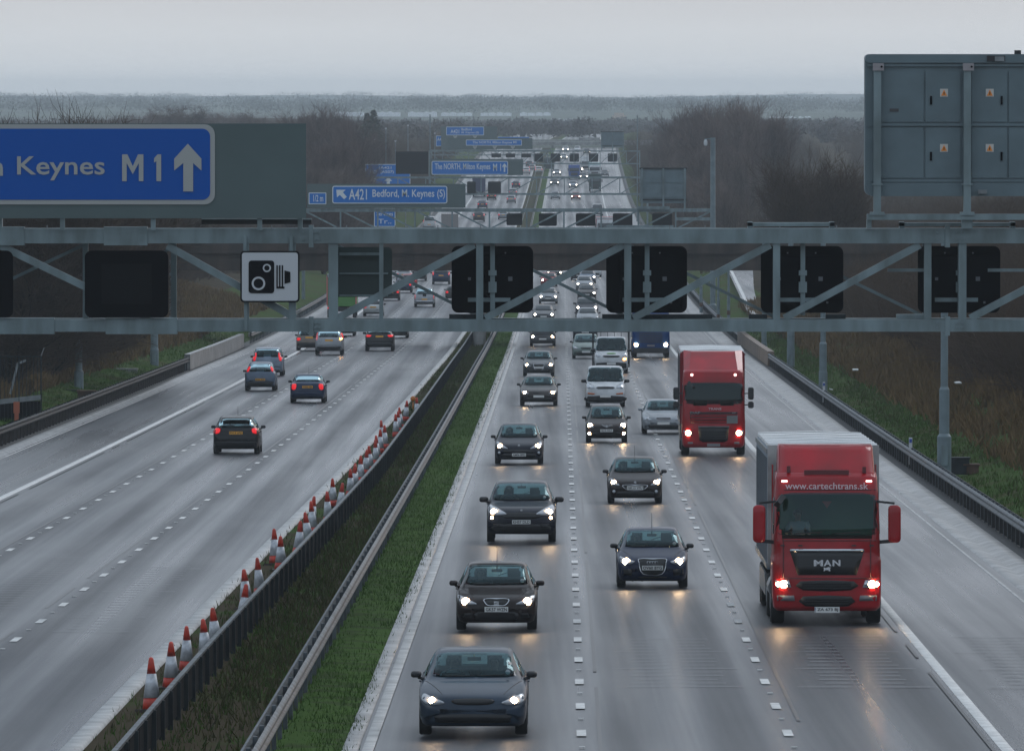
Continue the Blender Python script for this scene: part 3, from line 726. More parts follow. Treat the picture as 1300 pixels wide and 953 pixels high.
def gantries_far():
    g = G(858)
    truss(g,'second gantry of thin grey trusswork seen just above the big gantry beam',385,905,267,291,4.2,11,True,True,legtop=176)
    m = MB(); g.box(m,390,233.5,591,264,-.2,-.12); tag(m.build('sign_backing_board', signgrey), 'grey backing board behind the blue A421 Bedford sign', 'sign board')
    sign_panel(g,422,236,568,258.5,'blue A421 Bedford M. Keynes sign with an up-left arrow on the second gantry',border=1.2,r=3,yoff=-.3,
        texts=(('A421',443,240,466,253.5),('Bedford, M. Keynes (S)',473,240.5,565,253)),
        arrows=([(427,241),(439,241),(435.5,244.2),(440.5,250),(437,253),(431.5,247.5),(428,250.5)][::-1],))
    sign_panel(g,392,244.5,414.5,259.5,'small blue half mile sign tucked behind the grey board edge',border=1.1,r=1,yoff=-.32,texts=(('1/2 m',398,247.5,410.5,256),))
    for a,b,lab in ((684,707,'small black signal back over the outer lane on the second gantry'),(731,756,'small black signal back over the middle lane on the second gantry'),(778,803,'small black signal back over the inner lane on the second gantry'),(828,853,'small black signal back over the hard shoulder on the second gantry')):
        signal(g,a,271,b,287,lab,'signals on the second gantry',True,.5)
    signal(g,643,271,663,286,'greenish black signal over the left outer lane on the second gantry','signals on the second gantry',True,-.2)
    signal(g,383,279,394,290,'dark camera-like signal at the end of the second gantry','signals on the second gantry',True,-.2)
    # back of message sign
    def msg(g, x0,y0,x1,y1,zf, lab):
        loc = (g.X((x0+x1)/2),g.y,g.Z(y1)); r = empty('message_sign', loc); tag(r, lab, 'message sign', 'grey message sign backs')
        pan = MATS['message_sign_grey']
        m = MB(); m.prism(rrect(g.X(x0),g.Z(y1),g.X(x1),g.Z(y0),.15), g.y, g.y+.6); rebase(m,loc).build('cabinet', pan, r)
        w = x1-x0; h = y1-y0
        for i in range(2):
            for k in range(2):
                m = MB(); g.box(m,x0+w*(.06+.47*i),y0+h*(.08+.42*k),x0+w*(.47+.47*i),y0+h*(.42+.42*k),-.06,-.01); rebase(m,loc).build('door', pan, r)
        for i in range(3):
            a = x0+w*(.03+.47*i); m = MB(); g.box(m,a-w*.02,y0+1,a+w*.02,zf,-.2,-.06); rebase(m,loc).build('post', steel, r)
        m = MB(); g.box(m,x0-w*.02,y0,x1+w*.02,y0+h*.05,-.1,.7); g.box(m,x0,y1-h*.12,x1,y1-h*.08,-.14,-.02); rebase(m,loc).build('rail', darkrail, r)
    msg(g,813,213,871,258,268,'grey message sign back on the second gantry left of the tall post')
    m = MB(); g.box(m,809,262,850,266,-.4,-.2); g.box(m,858,276,903,280,-.1,.0); g.box(m,770,286,855,290,-.5,-.2); tag(m.build('cable_tray', steel), 'horizontal cable tray under the message sign on the second gantry', 'cable tray')
    # gantry with The NORTH sign
    g = G(1320)
    truss(g,'third gantry, thin pale trusswork crossing the road behind the NORTH sign',470,822,225.5,246.5,2.4,10,True,True,legtop=224)
    m = MB(); g.box(m,546,202,664,222.5,-.2,-.1); tag(m.build('sign_backing_board', signgrey), 'grey backing board behind The NORTH Milton Keynes sign', 'sign board')
    sign_panel(g,548,204.5,645,222,'blue sign reading The NORTH, Milton Keynes M1 with an up arrow',border=.9,r=2,yoff=-.3,
        texts=(('The NORTH, Milton Keynes',552,207.5,622.5,217.5),('M 1',626,208,636,217)),arrows=(up_arrow(640.5,207.5,218.5,5.2),))
    m = MB(); g.box(m,502.5,192.5,543.5,221,-.3,.3); o = m.build('message_display', black); tag(o,'blank black message display between the blue map sign and the NORTH sign','message sign')
    for a,b,lab in ((593,604,'small black signal left of the dark lorry on the third gantry'),(619.5,636,'small black signal right of the dark lorry on the third gantry')):
        signal(g,a,230.5,b,245.5,lab,'signals on the third gantry',True,-.2)
    # roadside map signs on the left
    g = G(1400)
    sign_panel(g,463.5,208.5,521,258,'blue map sign reading A421 and (A507) beside the left carriageway',border=.8,r=1,yoff=0,
        texts=(('A421',469,216,478.5,220.5),('(A421',481,211.5,497,215.5),('(A507)',483,216.5,500,221)),
        arrows=([(473,256),(476,256),(476,228),(479,228),(474.5,223),(470,228),(473,228)][::-1],[(491,256),(495,256),(495,230),(498,230),(493,224.5),(488,230),(491,230)][::-1]))
    g = G(900)
    sign_panel(g,475,264.5,502,288,'blue roadside services sign seen through the second gantry truss',border=1,r=1,yoff=0,texts=(('Services',478,269,499,274),('Tr..',480,278,497,284)))
    m = MB()
    for a in (479,498): g.box(m,a-.8,264,a+.8,330,.06,.2)
    tag(m.build('sign_post', galv), 'pair of posts under the blue roadside services sign','sign post')
    g = G(1400); m = MB()
    for a in (470,515): g.box(m,a-.7,209,a+.7,300,.06,.2)
    tag(m.build('sign_post', galv), 'pair of posts holding up the blue map sign','sign post')
    # lane drop gantries
    g = G(1700)
    truss(g,'fourth gantry, faint trusswork with four black signals over the right lanes',545,812,192,208,1.5,16,True,True,legtop=191)
    for i,(a,lab) in enumerate(((683.5,'faint signal by the median on the fourth gantry'),(705,'faint signal above the queue of outer lane cars on the fourth gantry'),(729,'faint signal over the middle lane on the fourth gantry'),(753.5,'faint signal over the white lorry on the fourth gantry'),(777.5,'faint signal over the shoulder on the fourth gantry'),(630,'faint signal under the lane arrows on the fourth gantry'),(648,'faint signal beside the median end of the fourth gantry'),(668,'faint signal over the left outer lane of the fourth gantry'))):
        signal(g,a-6,195,a+6,205.5 if a > 680 else 200,lab,'signals on the fourth gantry',True,.4 if a > 680 else -.2)
    msg(g,763,167,792,187,192,'small faint message sign back above the white lorry')
    m = MB(); g.box(m,568,175.5,676,189.5,-.2,-.1); tag(m.build('sign_backing_board', signgrey), 'grey board behind the blue sign with three lane arrows', 'sign board')
    sign_panel(g,591.5,177.5,662.5,185,'slim blue sign reading The NORTH above three down arrows',border=.7,r=1,yoff=-.3,texts=(('The NORTH, Milton Keynes M1',600,179.3,656,183.4),))
    for a in (603,628,651): 
        m = MB(); pp = [(g.X(c), g.Z(d)) for c, d in dn_arrow(a,186,190,5)]; m.prism(pp[::-1], g.y-.3, g.y-.25); tag(m.build('arrow_sign', signwhite),'white down arrow plate under the slim NORTH sign','arrow sign','down arrows under the slim NORTH sign')
    g = G(1900)
    truss(g,'faint gantry carrying the farthest blue A421 sign',548,700,191,197,1.2,10,True,True,legtop=190)
    m = MB(); g.box(m,560,160.5,631,190,-.2,-.1); tag(m.build('sign_backing_board', signgrey), 'grey board behind the blue sign with two down arrows', 'sign board')
    sign_panel(g,566.5,161,614.5,172,'distant blue A421 Bedford sign above two down arrows',border=.7,r=1,yoff=-.3,texts=(('A421',572,164.5,583,169.5),('Bedford',586,162.8,599,166),('M. Keynes (S)',586,167.2,608,170.2)))
    for a in (578,603):
        m = MB(); pp = [(g.X(c), g.Z(d)) for c, d in dn_arrow(a,172.8,176.6,5)]; m.prism(pp[::-1], g.y-.3, g.y-.25); tag(m.build('arrow_sign', signwhite),'white down arrow plate under the distant A421 sign','arrow sign','down arrows under the distant A421 sign')
    sign_panel(g,553.5,172.5,562,186,'tiny blue sign peeping out beside the distant grey board',border=.6,r=.5,yoff=.2,texts=(('A4',555,175,560.5,179),))
    sign_panel(G(2000),632,173.8,672,177,'narrow blue sign strip beyond the slim NORTH sign',border=.3,r=.3,yoff=0)
    # far overbridge
    g = G(2450); m = MB(); g.box(m,640,180,830,184.5,0,9); g.box(m,640,178,830,179.5,0,.3); g.box(m,700,184,703,197,1,8); g.box(m,764,184,768,197,1,8); g.box(m,640,184,652,198,1,8)
    g.box(m,735,175,762,178,2,4)
    tag(m.build('road_bridge', concrete), 'faint far overbridge closing the end of the motorway', 'bridge')
gantries_far()

# ---------------------------------------------------------------- poles
def pole(px, py_base, py_top, y, label, w=6, cap=None, group=None, base_w=11, base_h=30, mt=None, name='mast'):
    mt = mt or mat('mast_grey',(.16,.21,.23),.5,noise=.25,nscale=2); g = G(y); k = 1/g.k; loc = (g.X(px), y, g.Z(py_base)); r = empty(name, loc); tag(r, label, 'mast', group)
    H = (py_base-py_top)*k; bh = base_h*k; rb = base_w*k/2; rt = w*k/2
    m = MB(); m.lathe([(rb,-1.2),(rb,bh),(rt*1.35,bh+rt*.8),(rt*1.35,bh*2.15),(rt,bh*2.22),(rt*.9,H)],20); m.build('shaft', mt, r)
    m = MB(); m.box((0,-rb-.005,bh*.55),(rb*.9,.02,bh*.5)); m.build('access_door', steel, r)
    m = MB(); m.lathe([(rb*1.15,-.3),(rb*1.15,.06)],12); m.build('base_plate', rustm, r)
    if cap == 'camera':
        m = MB(); m.box((0,-.05,H+.1),(.34,.5,.2)); m.box((0,-.28,H+.12),(.16,.1,.14)); m.tube((0,0,H-.1),(0,0,H+.05),.08,n=8); m.build('camera_head', camwhite, r)
    if cap == 'dome':
        m = MB(); m.box((-.35,0,H-.1),(.8,.1,.1)); m.build('arm', mt, r); m = MB(); m.lathe([(.03,H-.75),(.16,H-.65),(.17,H-.35),(.08,H-.15)],10,(-.65,0,0)); m.build('camera_head', camwhite, r)
    return r
pole(100,502,350,470,'grey mast on the left verge standing by the black barrier','' or 6.5,'camera',None,12,30)
pole(196,466,330,545,'slimmer grey mast on the left verge near the concrete wall section',7,None,None,11,22)
pole(218,433,330,640,'mast on a brown plinth at the foot of the left bank',6,None,None,9,14)
pole(1199,606,300,315,'thick grey mast on the right bank just beyond the red lorry',9.5,None,None,18,52)
pole(1045,505,300,455,'grey mast on the right grass bank with a marker post at its foot',7,None,None,11,32)
pole(1004,472,300,545,'square based mast on the right bank between two thinner masts',7,None,None,10,28)
pole(970,450,300,620,'thin mast on the right verge beside the bridge',5,None,None,8,14)
pole(905,430,175,800,'tall grey post rising above the second gantry with a small camera',7,'dome',None,9,20)
pole(809,300,147,1500,'tall thin mast above the right side of the distant road',1.6,'camera',None,3,10)
pole(546,300,147,1500,'tall thin mast above the NORTH sign left edge',1.6,'camera',None,3,10)
for i,(x,y0) in enumerate(((490,164),(476,178),(502,180),(518,160),(552,170))): pole(x,280,y0,1500+60*i,'slender lamp standard between the bare trees and the blue signs',1.1,'camera','lamp standards left of the distant road',2,8,name='street_lamp')
for i,(x,yb,yt,yy) in enumerate(((912,400,340,700),(925,395,338,730),(890,385,350,800))): pole(x,yb,yt,yy,('short post beyond the bridge beside the right barrier','second short post beyond the bridge on the right slope','post behind the right barrier just under the bridge deck')[i],3,None,None,4,10)

# marker posts, debris and small kit on the verges
def marker(px, py, y, lab):
    p = PT(px,py,y); r = empty('marker_post', p); tag(r, lab, 'marker post', 'verge marker posts'); m = MB(); m.box((0,0,.4),(.12,.1,1.0)); m.build('post', mat('marker_white',(.55,.56,.58),.5), r)
    m = MB(); m.box((0,-.06,.78),(.10,.02,.14)); m.build('reflector', mat('marker_blue',(.02,.06,.3),.4), r)
for i,(px,py,y,lab) in enumerate(((1156,586,335,'white marker post behind the rails right of the red lorry'),(1046,508,445,'white marker post at the foot of the mast on the grass bank'),(973,457,600,'white marker post near the bridge on the right verge'))): marker(px,py,y,lab)
def utility_box(px, py, y, w, h, lab, mt=None):
    p = PT(px,py,y); r = empty('roadside_cabinet', p); tag(r, lab, 'cabinet'); m = MB(); m.box((0,0,h/2),(w,.5,h)); m.box((0,0,h+.03),(w+.08,.6,.06)); m.build('body', mt or steel, r); m = MB(); m.box((0,-.26,h/2),(w*.8,.02,h*.8)); m.build('door', mt or steel, r)
utility_box(1214,602,318,.9,.55,'low dark cabinet on the grass beside the thick right mast', darkrail)
utility_box(1233,602,318,.5,.32,'second low dark cabinet on the grass beside the thick right mast', rustm)
utility_box(84,508,462,1.4,.5,'low dark cabinet behind the black barrier beside the left mast', darkrail)
utility_box(150,480,520,2.2,.5,'long dark box behind the left barrier between two masts', concrete)
utility_box(231,432,640,2.8,.35,'brown brick plinth under the left bridge side mast', rustm)
utility_box(110,512,455,.9,.6,'small rusty cabinet behind the black barrier', rustm)
def litter():
    for i,(px,py,y) in enumerate(((1086,472,470),(1216,489,400),(1215,595,322),(1055,497,455),(70,520,440),(196,560,999))):
        if y > 900: continue
        p = PT(px,py,y); m = MB(); m.box((p.x,p.y,p.z+.12),(.3,.18,.05),rz=.5*i,rx=.3)
        tag(m.build('litter', mat('litter_white',(.55,.56,.56),.6)), 'scrap of white litter lying on the grass verge','litter','scraps of litter on the verges')
litter()
# fenced steps platform on the left verge
def railing():
    g = G(400); y = 400; p = PT(26,545,y); r = empty('fence', p); tag(r, 'dark metal railing round a platform at the left edge of the road', 'fence')
    X0, X1 = g.X(-60)-p.x, g.X(52)-p.x; H = (545-452)/g.k
    m = MB()
    for z in (H,H-.06): pass
    m.tube((X0,0,H),(X1,0,H-.02),.022,n=6); m.tube((X1,0,H),(X1,2.5,H+.3),.022,n=6); m.build('top_rail', darkrail, r)
    m = MB(); m.bar((X0,0,1.0),(X1,0,1.42),.05,.22,(0,0,1)); m.build('mid_rail', galv, r)
    m = MB(); n = 24
    for i in range(n+1):
        x = lerp(X0,X1,i/n); m.tube((x,0,-.8),(x,0,H),.014 if i%6 else .035,n=5)
    m.build('bars', darkrail, r)['kind'] = 'stuff'
    m = MB(); m.box2((X0,.05,-1),(X1-.05,.15,1.25)); m.build('kick_panel', black, r)
    q = PT(21,533,398); c = MB(); c.box((0,0,.55),(.26,.12,.5)); c.box((0,0,.15),(.18,.08,.35)); o = c.build('orange_post', mat('faded_orange',(.35,.09,.04),.6), None, q); tag(o,'orange topped post in front of the dark railing','post')
    s = MB(); s.bar((0,0,0),(.35,0,1.4),.1,.04,(0,1,0)); s.bar((.32,0,1.35),(.7,0,1.5),.1,.04,(0,1,0)); o = s.build('signpost', galv, None, PT(13,500,404)); tag(o,'leaning grey bracket behind the dark railing','post')
railing()

# ---------------------------------------------------------------- traffic cones
cone_o = mat('cone_orange', (.60,.045,.02), .5, noise=.5, nscale=7, detail=8); cone_w = mat('cone_white_sleeve', (.58,.60,.64), .45, noise=.5, nscale=6, detail=8); cone_b = mat('cone_base', (.03,.02,.02), .7)
def make_cone():
    r = empty('traffic_cone'); H = 1.0
    def rad(h): return .185-.145*h/H
    m = MB(); m.lathe([(.22,0.0),(.22,.05),(rad(.05),.055)],4); 
    m = MB(); m.box((0,0,.03),(.44,.44,.06)); m.build('base', cone_b, r)
    m = MB(); m.smooth = True; m.lathe([(rad(.06),.06),(rad(.26),.26)],16); m.build('lower_body', cone_o, r)
    m = MB(); m.smooth = True; m.lathe([(rad(.26)+.004,.26),(rad(.70)+.004,.70)],16); m.build('reflective_sleeve', cone_w, r)
    m = MB(); m.smooth = True; m.lathe([(rad(.70),.70),(rad(.97),.97),(.025,1.0)],16); m.build('tip', cone_o, r)
    return r
proto = make_cone()
tips = [(193,836),(217.5,810),(237,791),(262,781.7),(275,767.9),(307,741),(313.4,720),(330.7,707),(349.8,669.9),(356.7,676.8),(378.5,660.5),(393,650),(394.8,630),(397.8,637),(417,624.6),(423,604.6),(431,612),(445,594),(448,588),(450.8,587),(457.8,579),(463.7,569),(470,565.5),(477.8,558.5),(479,553),(482.5,545),(485.5,533),(489,540),(503,526),(506,521),(509,517),(514.5,507.7),(529,503)]
special = {0:'traffic cone with its foot at the median strip, first of the long row',1:'second traffic cone of the row, with a red band showing at its foot',2:'third traffic cone of the row, close to the ribbed barrier',8:'traffic cone standing tight behind the kerb beside a stacked pair',32:'lone traffic cone at the far end of the row'}
rc = random.Random(5)
for i,(px,py) in enumerate(tips):
    y = depth_at(py,.97); p = PT(px,py,y)
    o = proto if i == 0 else copy_tree(proto)
    o.location = (p.x,y,zr(y)-.02); o.rotation_euler = (rc.uniform(-.07,.07),rc.uniform(-.12,.10),rc.uniform(0,3)); o.scale = (rc.uniform(.92,1.05),rc.uniform(.92,1.05),rc.uniform(.92,1.03))
    tag(o, special.get(i,'red and white traffic cone in the long uneven row along the median barrier'),'traffic cone','cones along the median barrier')
g_ = PT(527,506,depth_at(520,0)); m = MB(); m.smooth = True; m.lathe([(.02,-.1),(.13,-.1),(.13,.1),(.02,.1)],14,axis='y'); m.tube((0,0,-.75),(0,0,-.1),.03,n=6)
tag(m.build('warning_lamp', mat('amber_lamp',(.5,.16,.02),.4), None, (g_.x-.1,g_.y,g_.z)), 'amber warning lamp beside the last traffic cone', 'warning lamp')
# ---------------------------------------------------------------- vehicles
# local frame: front of the vehicle towards -y, ground z=0, x to the image right when it faces the camera
def grid_mesh_from_rows(rows, closed_caps=True):
    n = len(rows[0]); V = [p for r in rows for p in r]
    Fs = [(i*n+j, (i+1)*n+j, (i+1)*n+(j+1)%n, i*n+(j+1)%n) for i in range(len(rows)-1) for j in range(n)]
    def cap(base, flip):
        ring = [base+j for j in range(n)]; cur = ring; c = Vector((0,0,0))
        for j in ring: c += Vector(V[j])
        c /= n
        for f in (.75,.5,.25):
            new = []
            for j in ring:
                V.append(tuple(c+(Vector(V[j])-c)*f)); new.append(len(V)-1)
            for k in range(n):
                q = (cur[k],cur[(k+1)%n],new[(k+1)%n],new[k]); Fs.append(q if not flip else q[::-1])
            cur = new
        V.append(tuple(c)); ci = len(V)-1
        for k in range(n):
            q = (cur[k],cur[(k+1)%n],ci); Fs.append(q if not flip else q[::-1])
    if closed_caps: cap(0, False); cap((len(rows)-1)*n, True)
    return V, Fs
SPECS = dict(
 hatch=dict(L=4.25,W=1.77,H=1.46,
   top=[(0,.52),(.03,.63),(.10,.70),(.3,.78),(.7,.88),(1.02,.97),(1.75,1.34),(2.15,1.44),(2.6,1.46),(3.3,1.42),(3.72,1.33),(4.02,1.04),(4.12,.94),(4.2,.80),(4.25,.60)],
   belt=[(0,.5),(.3,.74),(1.0,.90),(2.5,.95),(3.8,1.00),(4.25,.9)], wr=.70, wax=(.82,3.42), r=.315),
 saloon=dict(L=4.75,W=1.82,H=1.45,
   top=[(0,.50),(.03,.62),(.10,.70),(.35,.78),(.9,.89),(1.3,.97),(2.05,1.35),(2.4,1.43),(2.8,1.45),(3.3,1.42),(3.6,1.33),(4.05,1.07),(4.2,1.02),(4.6,.98),(4.69,.84),(4.75,.6)],
   belt=[(0,.5),(.35,.74),(1.3,.91),(2.5,.95),(4.0,.98),(4.75,.9)], wr=.69, wax=(.88,3.75), r=.325),
 estate=dict(L=4.7,W=1.82,H=1.5,
   top=[(0,.52),(.03,.63),(.10,.71),(.35,.79),(.85,.90),(1.2,.98),(1.95,1.38),(2.3,1.47),(2.8,1.5),(3.8,1.47),(4.2,1.4),(4.5,1.06),(4.58,.95),(4.65,.8),(4.7,.6)],
   belt=[(0,.5),(.35,.75),(1.2,.92),(2.5,.96),(4.2,1.0),(4.7,.9)], wr=.72, wax=(.86,3.65), r=.32),
 suv=dict(L=4.75,W=1.93,H=1.70,
   top=[(0,.66),(.03,.80),(.12,.90),(.35,.99),(.9,1.08),(1.25,1.15),(1.9,1.55),(2.3,1.67),(2.8,1.70),(3.7,1.66),(4.15,1.56),(4.5,1.2),(4.6,1.08),(4.7,.9),(4.75,.7)],
   belt=[(0,.6),(.35,.93),(1.2,1.07),(2.5,1.12),(4.2,1.15),(4.75,1.0)], wr=.72, wax=(.92,3.78), r=.375, gc=.26),
 mpv=dict(L=4.3,W=1.82,H=1.64,
   top=[(0,.56),(.03,.68),(.12,.76),(.3,.84),(.7,.95),(.95,1.03),(1.85,1.50),(2.3,1.62),(2.8,1.64),(3.6,1.60),(3.95,1.52),(4.12,1.1),(4.2,1.0),(4.26,.8),(4.3,.6)],
   belt=[(0,.55),(.3,.80),(1.0,.97),(2.5,1.02),(4.0,1.06),(4.3,.9)], wr=.74, wax=(.82,3.48), r=.32),
 van=dict(L=4.8,W=1.92,H=1.96,
   top=[(0,.60),(.03,.78),(.10,.92),(.3,1.04),(.65,1.14),(.85,1.20),(1.45,1.72),(1.75,1.90),(2.2,1.96),(4.5,1.95),(4.7,1.88),(4.76,1.2),(4.8,.6)],
   belt=[(0,.6),(.3,.98),(.85,1.13),(2.5,1.18),(4.8,1.15)], wr=.83, wax=(.95,4.0), r=.33),
)
def inpoly(x, y, P):
    c = False; n = len(P); j = n-1
    for i in range(n):
        xi, yi = P[i]; xj, yj = P[j]
        if (yi > y) != (yj > y) and x < (xj-xi)*(y-yi)/(yj-yi)+xi: c = not c
        j = i
    return c
def catmull(P, k=4):
    out = []; n = len(P)
    for i in range(n):
        p0,p1,p2,p3 = P[i-1],P[i],P[(i+1)%n],P[(i+2)%n]
        for t in range(k):
            t /= k
            out.append(tuple(.5*((2*p1[a])+(-p0[a]+p2[a])*t+(2*p0[a]-5*p1[a]+4*p2[a]-p3[a])*t*t+(-p0[a]+3*p1[a]-3*p2[a]+p3[a])*t**3) for a in (0,1)))
    return out
def shrink(P, d):
    cx = sum(p[0] for p in P)/len(P); cz = sum(p[1] for p in P)/len(P); out = []
    for x, z in P:
        l = math.hypot(x-cx,z-cz) or 1; f = max(0,(l-d)/l); out.append((cx+(x-cx)*f, cz+(z-cz)*f))
    return out
class Car:
    def __init__(s, kind, over=None):
        sp = dict(SPECS[kind]); H0, L0 = sp['H'], sp['L']; sp.update(over or {})
        if 'top' not in (over or {}):
            zc0 = .97*H0/1.46*.98; kh = (sp['H']-zc0)/(H0-zc0); kl = sp['L']/L0
            sp['top'] = [(y*kl, z if z < zc0 else zc0+(z-zc0)*kh) for y, z in sp['top']]; sp['belt'] = [(y*kl, z) for y, z in sp['belt']]; sp['wax'] = tuple(a*kl for a in sp['wax'])
        s.sp = sp; s.kind = kind
        L, W, H = sp['L'], sp['W'], sp['H']; s.L, s.W, s.H = L, W, H
        hw = W/2; top = pchip(*zip(*sp['top'])); bel = pchip(*zip(*sp['belt'])); s.gc = sp.get('gc',.19); gc = s.gc
        sq = .90 if kind in ('van','suv') else .80
        wf = pchip([0,.04,.12,.30,.7,1.1,L-1,L-.35,L-.12,L-.03,L],[hw*(sq-.18),hw*sq,hw*(sq+.08),hw*.965,hw*.99,hw,hw,hw*.975,hw*.93,hw*.86,hw*.66])
        bot = pchip([0,.06,.15,.5,L-.5,L-.15,L-.05,L],[gc+.17,gc+.04,gc,gc-.02,gc,gc+.06,gc+.12,gc+.24])
        c0 = [p for p in sp['top']]
        roofy0 = [p[0] for p in c0 if p[1] > H-.14][0]; roofy1 = [p[0] for p in c0 if p[1] > H-.14][-1]
        wrf = pchip([0,roofy0-.75,roofy0,(roofy0+roofy1)/2,roofy1,max(min(roofy1+.45,L-.1),roofy1+.03),L],[.80,sp['wr']+.11,sp['wr']+.02,sp['wr']+.02,sp['wr']-.02,sp['wr']+.05,.78])
        ys = sorted(set([0,.015,.03,.05,.08,.12,.17,.23,.3]+[.3+.07*i for i in range(1,int((L-.6)/.07))]+[L-.3,L-.23,L-.17,L-.12,L-.08,L-.05,L-.03,L-.015,L]))
        rows = []
        for y in ys:
            w, zt, z0 = wf(y), top(y), bot(y); zb = min(bel(y), zt-.025); wr = wrf(y)*w
            g = min(1,max(0,(zt-zb)/.3))
            P = [(0,z0),(.5*w,z0),(.86*w,z0+.004),(.95*w,z0+.05),(.985*w,z0+.14)]
            for t in (.35,.5,.65,.8): P.append((w*(1.0-.012*(t-.5)**2), lerp(z0,zb,t)))
            P += [(w*.992,lerp(z0,zb,.90)),(w*.972,lerp(z0,zb,.96)),(w*.935,zb)]
            zr_ = zt-.06*g-.012
            a = (w*.915, zb+.012*g)
            for t in np.linspace(0,1,9)[1:]:
                bulge = .015*math.sin(math.pi*t)*g; P.append((lerp(a[0],wr,t)+bulge, lerp(a[1],zr_,t)))
            P += [(wr*.955,lerp(zr_,zt,.45)),(wr*.87,lerp(zr_,zt,.75)),(wr*.65,lerp(zr_,zt,.92)),(wr*.33,zt-.001),(0,zt)]
            full = [(x,y-L/2,z) for x, z in P]+[(-x,y-L/2,z) for x, z in P[-2:0:-1]]
            rows.append(full)
        s.ys = ys
        V, Fs = grid_mesh_from_rows(rows)
        # wheel arches pressed inwards
        s.ax = [a-L/2 for a in sp['wax']]; r = sp['r']; s.r = r
        V2 = []
        for x, y, z in V:
            for ay in s.ax:
                if math.hypot(y-ay, z-r) < r+.07 and abs(x) > hw*.5 and z < r*2+.05:
                    x = math.copysign(min(abs(x), hw-.27), x)
            V2.append((x,y,z))
        s.V, s.F = V2, Fs
        s.bvh = BVHTree.FromPolygons([Vector(v) for v in V], Fs)
    def hit(s, view, u, v):
        if view == 'front': o, d = Vector((u,-9,v)), Vector((0,1,0))
        elif view == 'rear': o, d = Vector((u,9,v)), Vector((0,-1,0))
        elif view == 'right': o, d = Vector((9,u,v)), Vector((-1,0,0))
        elif view == 'left': o, d = Vector((-9,u,v)), Vector((1,0,0))
        else: o, d = Vector((u,v,9)), Vector((0,0,-1))
        h = s.bvh.ray_cast(o, d); return h[0], h[1], d
    def patch(s, view, P, off=.008, step=.09, depth=.03):
        """closed outline P draped over the body; returns an MB"""
        bm = bmesh.new(); vs = [bm.verts.new((p[0],p[1],0)) for p in P]
        try: bm.faces.new(vs)
        except Exception: return MB()
        a = [min(p[i] for p in P) for i in (0,1)]; b = [max(p[i] for p in P) for i in (0,1)]
        for ax in (0,1):
            k = a[ax]+step
            while k < b[ax]-.01:
                no = Vector((0,0,0)); no[ax] = 1; pc = Vector((0,0,0)); pc[ax] = k
                bmesh.ops.bisect_plane(bm, geom=bm.verts[:]+bm.edges[:]+bm.faces[:], plane_co=pc, plane_no=no); k += step
        bm.verts.index_update(); pts = []; back = []; dd = None
        cu, cv = (a[0]+b[0])/2, (a[1]+b[1])/2; ok = []
        for v in bm.verts:
            u, w = v.co.x, v.co.y
            h, n, d = s.hit(view,u,w); t = 0
            while h is None and t < .9:
                t += .05; h, n, d = s.hit(view,lerp(u,cu,t),lerp(w,cv,t))
                if h is not None:
                    h = h.copy()
                    if view in ('front','rear'): h.x = u; h.z = w
                    elif view in ('left','right'): h.y = u; h.z = w
            if h is None: h = Vector((u,0,w)); n = -d
            if n.dot(d) > 0: n = -n
            p = h+n*off-d*off*.5
            if view in ('front','rear'): p.x = u
            pts.append(p); back.append(p+d*depth)
        N = len(pts); fs = [tuple(v.index for v in f.verts) for f in bm.faces]
        bd = [(l.vert.index, l.link_loop_next.vert.index) for f in bm.faces for l in f.loops if l.edge.is_boundary]
        bm.free(); m = MB(); m.smooth = True
        m.add(pts+back, fs+[(b_,a_,a_+N,b_+N) for a_, b_ in bd]); return m
    def ring(s, view, P, w, off=.014):
        Q = shrink(P, w); n = len(P); m = MB(); out = []
        for k, R_ in enumerate((P,Q)):
            for u, v in R_:
                h, nn, d = s.hit(view,u,v)
                if h is None: h, nn, d = s.hit(view,u*.97,v)
                if h is None: h = Vector((u,-s.L/2+.05,v)); nn = -d
                if nn.dot(d) > 0: nn = -nn
                out.append(h+nn*off-d*off)
        out += [p+Vector(d)*.02 for p in out]
        m.add(out, [(i,(i+1)%n,n+(i+1)%n,n+i) for i in range(n)]+[(2*n+i,i,n*0+(i+1)%n,2*n+(i+1)%n) for i in range(n)]+[(n+i,3*n+i,3*n+(i+1)%n,n+(i+1)%n) for i in range(n)])
        return m
def mir(P): return [(-x,z) for x, z in P][::-1]
